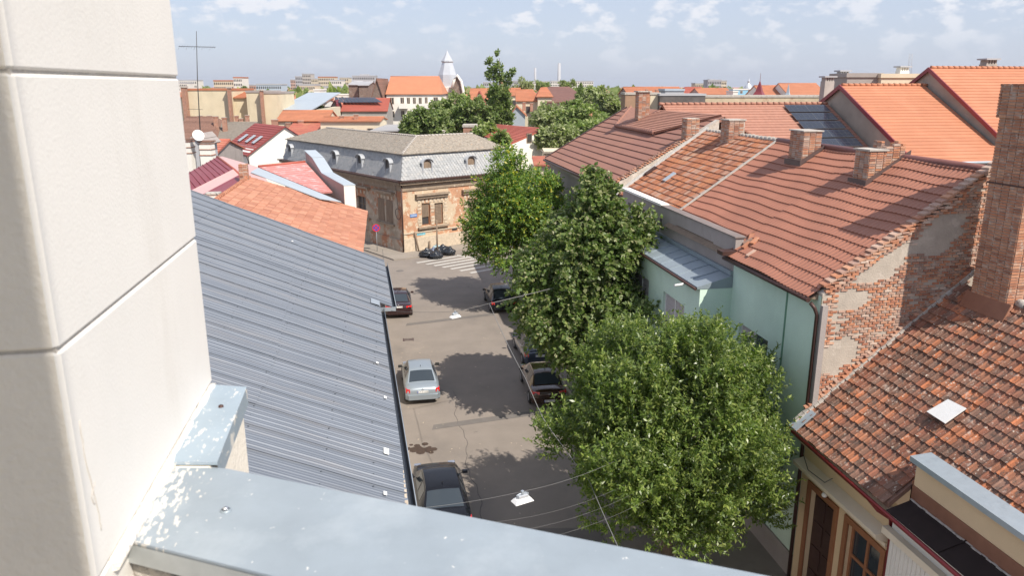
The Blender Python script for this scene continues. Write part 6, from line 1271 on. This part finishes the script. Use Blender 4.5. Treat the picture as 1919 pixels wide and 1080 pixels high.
# right side rows
bgh('long orange roof left of the dark court wall', 1178, 1285, 177, 163, 150, 14, MT['brick_dark'], OR2, 'x', name='orange_row', chim=((1212, 168, 4, .1), (1230, 168, 4, .1)))
bgh('brown blind wall directly behind the tall thin chimney', 1172, 1219, 177, 174, 110, 4, mat('brown_blind', (.32, .2, .13), .9), MT['mortar'], 'flat', name='court_wall', cat='wall')
bgh('cream wall section beside the brown blind wall', 1219, 1237, 177, 174, 110.5, 4, CR, MT['mortar'], 'flat', name='court_wall', cat='wall')
bgh('sooty dark court wall behind the pinkish ridge', 1237, 1322, 179, 176, 109, 4, mat('soot_wall', (.12, .105, .10), .95, .35, .6), MT['far_grey'], 'flat', name='court_wall', cat='wall')
bgh('long peeling cream wall behind the pinkish roof ridge', 1322, 1552, 182, 178, 110, 4, mat('peel_cream', (.50, .41, .29), .95, .2, .5, spots=(((.36, .24, .16), .4, .55, .65),)), MT['mortar'], 'flat', name='court_wall', cat='wall')
bgh('roof terrace pergola with grey slats over the dark wall', 1247, 1282, 170, 168, 114, 5, MT['far_grey'], MT['blue_grey'], 'flat', name='pergola', cat='pergola')
bgh('cluster of small red roofs left of the blue house', 1283, 1322, 174, 163, 230, 12, CR, RD_, 'x', hl=.2, name='red_house'); bgh('orange gabled roof between red roofs in the right background', 1312, 1350, 176, 165, 200, 12, gmt, OR, 'x', name='orange_house'); bgh('orange dormered roof just left of the blue walls', 1347, 1372, 176, 165, 210, 12, gmt, OR2, 'x', name='orange_house')
bgh('bright blue walled house on the right skyline', 1374, 1402, 168, 165, 215, 9, MT['sky_blue_wall'], W_, 'flat', name='blue_house', wins=((1388, 170, 1391, 174),)); bgh('white boxy annex in front of the blue house', 1374, 1383, 172, 170, 190, 6, W_, W_, 'flat', name='white_annex', cat='building')
bgh('long orange roof right of the dark pointed turret', 1430, 1480, 180, 160, 180, 14, W_, OR2, 'x', name='orange_row'); bgh('long orange roof reaching the tall grey chimney', 1480, 1552, 180, 156, 175, 16, W_, OR, 'x', name='orange_row', chim=())
for px, yt, wpx, D_, m, lb_, kind in ((1422, 150, 13, 150, MT['seam_red'], 'pointed dark red turret roof on the right skyline', 0), (1476, 157, 6, 170, MT['blue_grey'], 'slim pale blue pyramid roof between the orange roofs', 0)):
    c = atD(px, 181, D_); zt_ = atD(px, yt, D_).z; t = thing('turret', lb_, 'turret', (c.x, c.y, 0)); r_ = wpx * D_ / 1366; MB().lathe((c.x, c.y, 0), [(r_, 0), (r_, c.z - .1)], 4, smooth=False).build('wall', gmt, t); MB().lathe((c.x, c.y, c.z - .1), [(r_ * 1.15, 0), (r_ * .55, (zt_ - c.z) * .35), (.05, zt_ - c.z), (.03, zt_ - c.z + (1.4 if px < 1430 else .2))], 4, smooth=False).build('roof', m, t)
def dome(px, yt, yb, wpx, D_, lb_, m):
    c = atD(px, yb, D_); zt_ = atD(px, yt, D_).z; h = zt_ - c.z; r_ = wpx / 2 * D_ / 1366; t = thing('church_dome', lb_, 'dome', (c.x, c.y, 0)); MB().lathe((c.x, c.y, 0), [(r_, 0), (r_, c.z), (r_ * 1.1, c.z + .1)], 12).build('drum', MT['far_white'], t)
    MB().lathe((c.x, c.y, c.z), [(r_ * 1.05, .1), (r_ * .95, h * .22), (r_ * .65, h * .42), (r_ * .3, h * .52), (r_ * .28, h * .68), (r_ * .32, h * .70), (r_ * .12, h * .8), (.1, h)], 12).build('dome', m, t)
dome(1402, 146, 168, 15, 330, 'small silver church dome left of the pointed turret', MT['silver']); dome(1905, 133, 158, 17, 260, 'dark stone dome at the far right edge behind the brick chimney', MT['far_grey'])

# big orange roofed houses, right
def xhouse(label, X0, X1, yr, ye, zr, ze, chim=(), rake=True):
    t = thing('orange_roof_house', label, 'house', (X0, ye, 0)); sl = (zr - ze) / (yr - ye); B = (yr - ye)
    mb = MB(); mb.prism([(X0, ye + .4, 0), (X0, yr + B - .4, 0), (X0, yr + B - .4, ze), (X0, yr, zr - .12), (X0, ye + .4, ze + sl * .4 - .12)], (X1 - X0, 0, 0)); mb.build('wall', MT['plaster_wall'] if False else mat('render_grey', (.36, .315, .265), .95, .12, .8, spots=(((.26, .225, .19), .5, .55, .7, (1, 1, 1), .6),)), t)
    mb = MB(); stepped_roof(mb, (X0 - .15, ye, ze), (X1, ye, ze), (X1, yr, zr), (X0 - .15, yr, zr), .36, .022, .12); ro = mb.build('roof', OR, t)
    slab(MB(), [(X0 - .15, yr + B, ze), (X1, yr + B, ze), (X1, yr, zr), (X0 - .15, yr, zr)]).build('rear_slope', OR, t)
    for s in (1, -1): MB().prism([(X0 - .2, yr, zr - .22), (X0 - .2, yr - s * B, ze - .22), (X0 - .2, yr - s * B, ze + .06), (X0 - .2, yr, zr + .06)], (.08, 0, 0)).build('verge_board', MT['seam_red'], t)
    rc_ = MB()
    for xx in np.arange(X0, X1, .42): rc_.tube([(xx, yr, zr + .05), (xx + .4, yr, zr + .03)], [.12, .1], 6)
    rc_.build('ridge_tiles', OR, t, kind='stuff'); MB().tube([(X0, ye - .05, ze - .05), (X1, ye - .05, ze - .05)], .08, 6).build('gutter', MT['blue_grey'], t); return t
h1 = xhouse('big house with a grey gable and long orange tile roof, right of the solar panels', 30.1, 36.2, 47.5, 39.2, 15.02, 10.75)
h2 = xhouse('higher orange tiled house behind the first, cut by the brick chimney', 36.4, 47, 47.4, 40.4, 16.15, 12.05)
q = atD(1790, 318, 52); MB().box(30.5, 36.1, 39.35, 39.39, 8.2, 10.4).build('lower_wall', MT['cream_wall'], h1); fo = MB().box(33.2, 34.5, 39.28, 39.34, 9.0, 10.0).build('window', MT['wood_frame'], h1); MB().box(33.3, 34.4, 39.25, 39.28, 9.1, 9.9).build('pane', MT['wood_old'], fo)
def vchim(px, ytop, D_, w_, lb_, m, zb_=8, slots=True):
    c = atD(px, ytop, D_); t = thing('plaster_chimney', lb_, 'chimney', (c.x, c.y, zb_)); MB().obox((c.x, c.y, (c.z + zb_) / 2), (1, 0, 0), (0, 1, 0), UP, w_ / 2, w_ * .4, (c.z - zb_) / 2).build('shaft', m, t)
    if slots:
        for k in range(4): x = c.x - w_ / 2 + w_ * (k + .5) / 4; MB().obox((x, c.y, c.z + .13), (1, 0, 0), (0, 1, 0), UP, .06, w_ * .36, .13).build('slot_post', m, t)
        MB().obox((c.x, c.y, c.z + .32), (1, 0, 0), (0, 1, 0), UP, w_ / 2 + .12, w_ * .4 + .12, .05).build('cap', MT['far_grey'], t)
vchim(1551, 152, 58, .75, 'grey plaster chimney with a slotted cap, leftmost behind the solar roof', mat('plaster_ch', (.38, .35, .33), .9), 9); vchim(1579, 141, 60, .75, 'white slotted chimney at the peak of the first orange roof', MT['white_wall'], 9); vchim(1691, 133, 60, .75, 'short white slotted chimney above the flat parapet', MT['white_wall'], 12)
vchim(1794, 124, 55, .45, 'slim pale chimney on the higher orange roof', MT['cream_wall'], 12, False); vchim(1852, 120, 54, .85, 'stained slotted chimney on the higher orange roof', mat('plaster_st', (.34, .30, .27), .9, .3, 2), 12)
bgh('grey and cream parapet of a flat roof behind the first orange roof', 1588, 1652, 144, 142, 58, 3, gmt, gmt, 'flat', name='flat_roof_block', cat='building'); bgh('cream parapet right of the grey one, behind the first orange roof', 1652, 1733, 145, 143, 57.5, 3, CR, CR, 'flat', name='flat_roof_block', cat='building')
t = thing('lattice_mast', 'thin steel lattice mast above the cream parapet', 'mast', tuple(atD(1707, 145, 70))); a, b = atD(1704, 145, 70), atD(1707, 100, 70); L_ = MB()
for dx in (-.14, .14): L_.tube([a + RT * dx, b + RT * dx], .02, 4)
for k in range(12): p, q = a.lerp(b, k / 12), a.lerp(b, (k + 1) / 12); s = .14 if k % 2 else -.14; L_.tube([p + RT * s, q - RT * s], .012, 4)
L_.build('lattice', MT['far_grey'], t)
for px, yt, w_, lb_ in ((1003, 127, 2.0, 'shorter thin smokestack on the horizon'), (1048, 118, 2.8, 'taller thin smokestack on the horizon')):
    c = atD(px, yt, 1500); o = MB().lathe((c.x, c.y, 0), [(w_ * 1.3, 0), (w_, c.z), (w_ * .8, c.z)], 12).build('smokestack', MT['far_grey']); tag(o, lb_, 'smokestack', 'smokestacks on the horizon')
# far blocks of flats
def block(label, x0, x1, yt, D_, wall, nf, nc, B=14, roofm=None, base=0, pen=None):
    u, v = RT, FW; P0, P1 = atD(x0, yt, D_), atD(x1, yt, D_); Wd = (P1 - P0).dot(u); z = P0.z; t = thing('apartment_block', label, 'apartment block', (P0.x, P0.y, 0), 0, 'far apartment blocks'); g0 = Vector((P0.x, P0.y, 0))
    MB().prism([g0, g0 + u * Wd, g0 + u * Wd + v * B, g0 + v * B], (0, 0, z)).build('wall', wall, t); MB().prism([g0 - u * .2 - v * .2 + UP * (z + .01), g0 + u * (Wd + .2) - v * .2 + UP * (z + .01), g0 + u * (Wd + .2) + v * B + UP * (z + .01), g0 - u * .2 + v * B + UP * (z + .01)], (0, 0, .8)).build('roof', roofm or MT['far_grey'], t)
    wn = MB(); fh = 3.0; n0 = int(z / fh)
    for i in range(min(nf, n0)):
        for j in range(nc):
            cx = g0 + u * (Wd * (j + .5) / nc) - v * .05 + UP * (z - 1.6 - i * fh); wn.obox(cx, u, UP, v, Wd / nc * .27, .75, .06)
    wn.build('windows', MT['glass_far'], t, kind='stuff')
    if pen: a, b, yy_ = pen; q0, q1 = atD(a, yy_, D_), atD(b, yy_, D_); MB().prism([Vector((q0.x, q0.y, z)) + v * 3, Vector((q1.x, q1.y, z)) + v * 3, Vector((q1.x, q1.y, z)) + v * 9, Vector((q0.x, q0.y, z)) + v * 9], (0, 0, q0.z - z)).build('penthouse', roofm or wall, t)
FWm, FG = MT['far_white'], MT['far_grey']; FC = mat('far_cream', (.58, .50, .38), .9, .08, .05); FP = mat('far_pink', (.5, .33, .27), .9, .08, .05); FB = mat('far_blue', (.42, .48, .55), .9, .05, .05)
for a in (('low white terraced block at the far left skyline', 320, 350, 156, 620, FWm, 3, 9), ('white block with ribbon windows beside the aerial', 333, 368, 151, 640, FWm, 4, 10), ('pinkish block with red roof parts, left skyline', 400, 437, 152, 560, FC, 5, 10, 14, OR2), ('tall white block right of the pinkish one', 437, 453, 146, 560, FWm, 6, 5, 14, OR2), ('long blue-white building on the left skyline', 480, 527, 159, 520, FB, 4, 12),
          ('low pink block between the white and blue ones', 455, 482, 160, 600, FP, 3, 7), ('dark pink stepped block, leftmost of the cluster', 544, 556, 150, 760, FP, 7, 4), ('grey slab block in the cluster', 553, 567, 144, 740, FG, 8, 4), ('tallest grey-beige tower of the cluster', 566, 582, 139, 720, mat('far_beige', (.45, .41, .37), .9), 9, 5), ('cream block right of the tallest tower', 583, 598, 148, 700, FC, 7, 5), ('wide cream block with an orange roof in the cluster', 596, 626, 145, 680, FC, 7, 9, 14, OR2),
          ('cream-white block in the middle of the cluster', 618, 640, 151, 640, FWm, 6, 6), ('cream block below the thin mast', 636, 653, 146, 700, FC, 7, 5), ('long grey block behind the brick blocks', 660, 702, 143, 650, FG, 7, 12, 14, None, 0, (673, 689, 138.5)), ('cream lower block in front of the cluster', 560, 590, 160, 480, FC, 4, 8),
          ('cream lower block with small windows beside the stair tower', 606, 650, 164, 420, FWm, 3, 10), ('long white block below the taller smokestack, left half', 975, 1030, 153, 900, FWm, 5, 16), ('long white block below the taller smokestack, right half', 1032, 1062, 152, 920, FWm, 5, 9), ('grey-white block right of the smokestacks', 1066, 1112, 152.5, 880, FWm, 5, 14),
          ('grey office slab between poplar and smokestack', 955, 982, 152, 800, FG, 5, 8), ('grey slab with flat top on the right skyline', 1327, 1352, 151, 600, FG, 6, 8, 14, None, 0, (1332, 1342, 148)), ('pale block attached to the right skyline slab', 1352, 1362, 152, 610, FC, 5, 3), ('low cream terrace on the right skyline', 1303, 1322, 157, 650, FC, 3, 6), ('small grey block behind the church spire', 905, 922, 155, 700, FG, 4, 5)): block(*a)
# distant town and woods as one mass each
tw = MB(); rt = random.Random(77); palw = mat('town_wall', (.6, .5, .4), .9, .1, .1, pal=[(.58, .52, .44), (.42, .36, .30), (.64, .60, .54), (.5, .42, .32), (.36, .34, .33)]); palr = mat('town_roof', (.5, .2, .1), .85, .1, .1, pal=[(.42, .17, .10), (.34, .13, .085), (.46, .20, .12), (.30, .13, .09), (.30, .27, .25), (.47, .16, .09)])
for k in range(2600):
    D_ = 185 * (12 ** rt.random()); px = rt.uniform(250, 2000); w2, d2, h = rt.uniform(4, 11), rt.uniform(4, 7), rt.uniform(4.5, 8.5); a = rt.choice((-.3, .1, .6, 1.3)) + rt.uniform(-.1, .1); c = atD(px, 300, D_); c.z = 0; u = Vector((math.cos(a), math.sin(a), 0)); v = Vector((-u.y, u.x, 0)); rh_ = rt.uniform(2, 4)
    if h + rh_ > 13.5 - (0 if D_ < 600 else 1): h = 9
    b = [c - u * w2 - v * d2, c + u * w2 - v * d2, c + u * w2 + v * d2, c - u * w2 + v * d2]; tw.prism(b, (0, 0, h)); e = [c - u * w2 + UP * (h + rh_), c + u * w2 + UP * (h + rh_)]; bt = [p + UP * (h + .01) + (p - c).normalized() * .4 for p in b]
    tw.add(bt + e, [(0, 1, 5, 4), (2, 3, 4, 5), (1, 2, 5), (3, 0, 4), (3, 2, 1, 0)], 1)
tag(tw.build('distant_town', [palw, palr]), 'hazy mass of distant town roofs out to the horizon', None, None, 'stuff')
An = []; Dn = []; rn_ = np.random.RandomState(5)
for k in range(430):
    D_ = 240 * (10 ** rn_.rand()); px = rn_.uniform(250, 2000); c = np.array(atD(px, 300, D_)); c[2] = rn_.uniform(4, 8); m_ = 60; d = rn_.normal(size=(m_, 3)); d /= np.linalg.norm(d, axis=1, keepdims=True); An.append(c + d * np.array([4.2, 4.2, 3.6]) * rn_.uniform(.8, 1.6)); Dn.append(d)
An = np.concatenate(An); Dn = np.concatenate(Dn); hold = thing('distant_trees', None, None, (0, 0, 0)); bpy.data.objects.remove(hold)
V = leaves(An, Dn, 3, 1.2, 3.0, 2.4, 3); n = len(V) // 4; me = bpy.data.meshes.new('distant_trees'); me.from_pydata(V.tolist(), [], np.arange(len(V)).reshape(-1, 4).tolist()); me.materials.append(LM_bg[0]); dt = bpy.data.objects.new('distant_trees', me); COL.objects.link(dt); tag(dt, 'scattered distant trees among the far roofs', None, None, 'stuff')
def bgtree(label, px, py, rx, ry, D_, m=0, seed=1, ncl=34, name='tree', ll=.42, per=9, shoots=26, **kw):
    c = atD(px, py, D_); k = D_ / 1366; t = thing(name, label, 'tree', (c.x, c.y, 0)); rx_, rz_ = rx * k, ry * k
    trunk(t, (c.x, c.y, 0), (c.x, c.y, max(c.z - rz_ * .5, 1)), .22, tuple(c), (rx_, rx_, rz_), 5, seed); crown(t, tuple(c), (rx_, rx_, rz_), m if not isinstance(m, int) else LM_bg[m], seed, ncl=ncl, clr=rx_ * .30, shoots=shoots, per=per, shoot=rx_ * .20, ll=ll, lw=ll * .7, upb=.4, **kw); return t
for a in (('dark leafy tree left of the church, over the mansard ridge', 800, 236, 40, 24, 104, 2, 81), ('large dark tree in front of the white building', 852, 218, 42, 29, 112, 0, 82, 44), ('bushy tree left of the poplar base', 893, 220, 32, 27, 108, 2, 83, 40), ('low shrubby tree above the mansard end', 905, 252, 24, 18, 98, 0, 84, 24), ('green shrub tree behind the mansard corner', 936, 272, 22, 20, 84, 0, 85, 24), ('dark shrub at the left edge of the big tree', 765, 242, 16, 12, 103, 2, 86, 18),
          ('wide pale-flowering tree in the gardens', 1030, 230, 40, 21, 112, 1, 87, 40), ('broad garden tree right of the pale-flowering one', 1085, 228, 42, 23, 108, 0, 88, 40), ('tall olive tree beside the tall thin chimney', 1140, 194, 26, 30, 118, 1, 89, 36), ('tall tree left of the olive one, behind gardens', 1113, 190, 20, 24, 124, 1, 90, 30), ('low garden tree along the brown roof edge', 1050, 258, 34, 20, 92, 1, 91, 32), ('dark garden bush beside the brown roof', 1105, 245, 40, 18, 98, 0, 92, 32), ('round dark garden tree before the plum roof', 1075, 206, 22, 16, 130, 2, 93, 24),
          ('autumn-tinted far tree below the thin smokestack', 980, 160, 20, 9, 260, 1, 94, 18), ('far green tree under the white blocks', 1018, 160, 14, 8, 280, 0, 95, 18), ('far green tree before the long white block', 1062, 159, 14, 7, 270, 0, 96, 16), ('green tree below the apartment cluster', 577, 180, 9, 10, 230, 0, 97, 16), ('dark tree between blue-grey roof and stair tower', 594, 210, 14, 9, 140, 2, 98, 16), ('dark conifer group on the left skyline', 455, 172, 10, 7, 300, 2, 99, 14), ('leafy shrub tree at the workshop', 1005, 190, 6, 6, 160, 0, 100, 10)): bgtree(*a[:6], m=a[6], seed=a[7], ncl=a[8] if len(a) > 8 else 34)
cp = atD(936, 200, 118); t = thing('poplar', 'tall ragged poplar standing above the roofs in the centre', 'tree', (cp.x, cp.y, 0)); kk = 118 / 1366
MB().tube([(cp.x, cp.y, 0), (cp.x, cp.y, 10), (cp.x, cp.y, atD(936, 108, 118).z)], [.3, .2, .03], 7).build('trunk', MT['bark'], t)
ex = []
for px, py, r_ in ((929, 106, 6), (923, 120, 9), (931, 133, 12), (921, 146, 11), (934, 155, 14), (926, 170, 14), (940, 178, 15), (950, 148, 7), (956, 139, 8), (948, 160, 9), (931, 190, 19), (944, 203, 17), (926, 212, 20), (940, 226, 20), (928, 238, 18), (952, 222, 12), (943, 190, 14)): ex.append((np.array(atD(px, py, 118)) + np.random.RandomState(py).normal(size=3) * np.array([0, 1.0, 0]), r_ * kk))
crown(t, tuple(atD(935, 205, 118)), (1.2, 1.2, 5), LM_bg[2], 120, ncl=10, clr=1.0, shoots=36, per=10, shoot=.7, ll=.36, lw=.28, upb=.9, extra=ex)
cp = atD(1088, 180, 138); t = thing('conifer', 'small dark pointed conifer before the plum roof', 'tree', (cp.x, cp.y, 0)); MB().tube([(cp.x, cp.y, 0), (cp.x, cp.y, atD(1088, 164, 138).z)], [.2, .03], 6).build('trunk', MT['bark'], t)
ex = [(np.array((cp.x, cp.y, atD(1088, 163 + 5 * i, 138).z)), .25 + .17 * i) for i in range(9)]; crown(t, (cp.x, cp.y, cp.z - 2), (.5, .5, 1), LM_bg[2], 130, ncl=4, clr=.6, shoots=40, per=8, shoot=.5, ll=.3, lw=.2, upb=-.1, extra=ex)

# ---------------------------------------------------------------- air
hm = bpy.data.materials.new('haze'); hm.use_nodes = True; hm.node_tree.nodes.clear(); ho = hm.node_tree.nodes.new('ShaderNodeOutputMaterial'); hv = hm.node_tree.nodes.new('ShaderNodeVolumePrincipled')
hv.inputs['Color'].default_value = (.86, .90, 1, 1); hv.inputs['Density'].default_value = .00009; hv.inputs['Anisotropy'].default_value = .2; hm.node_tree.links.new(hv.outputs[0], ho.inputs['Volume'])
tag(MB().box(-3600, 3600, -400, 7100, -2, 75).build('haze', hm), kind='stuff')
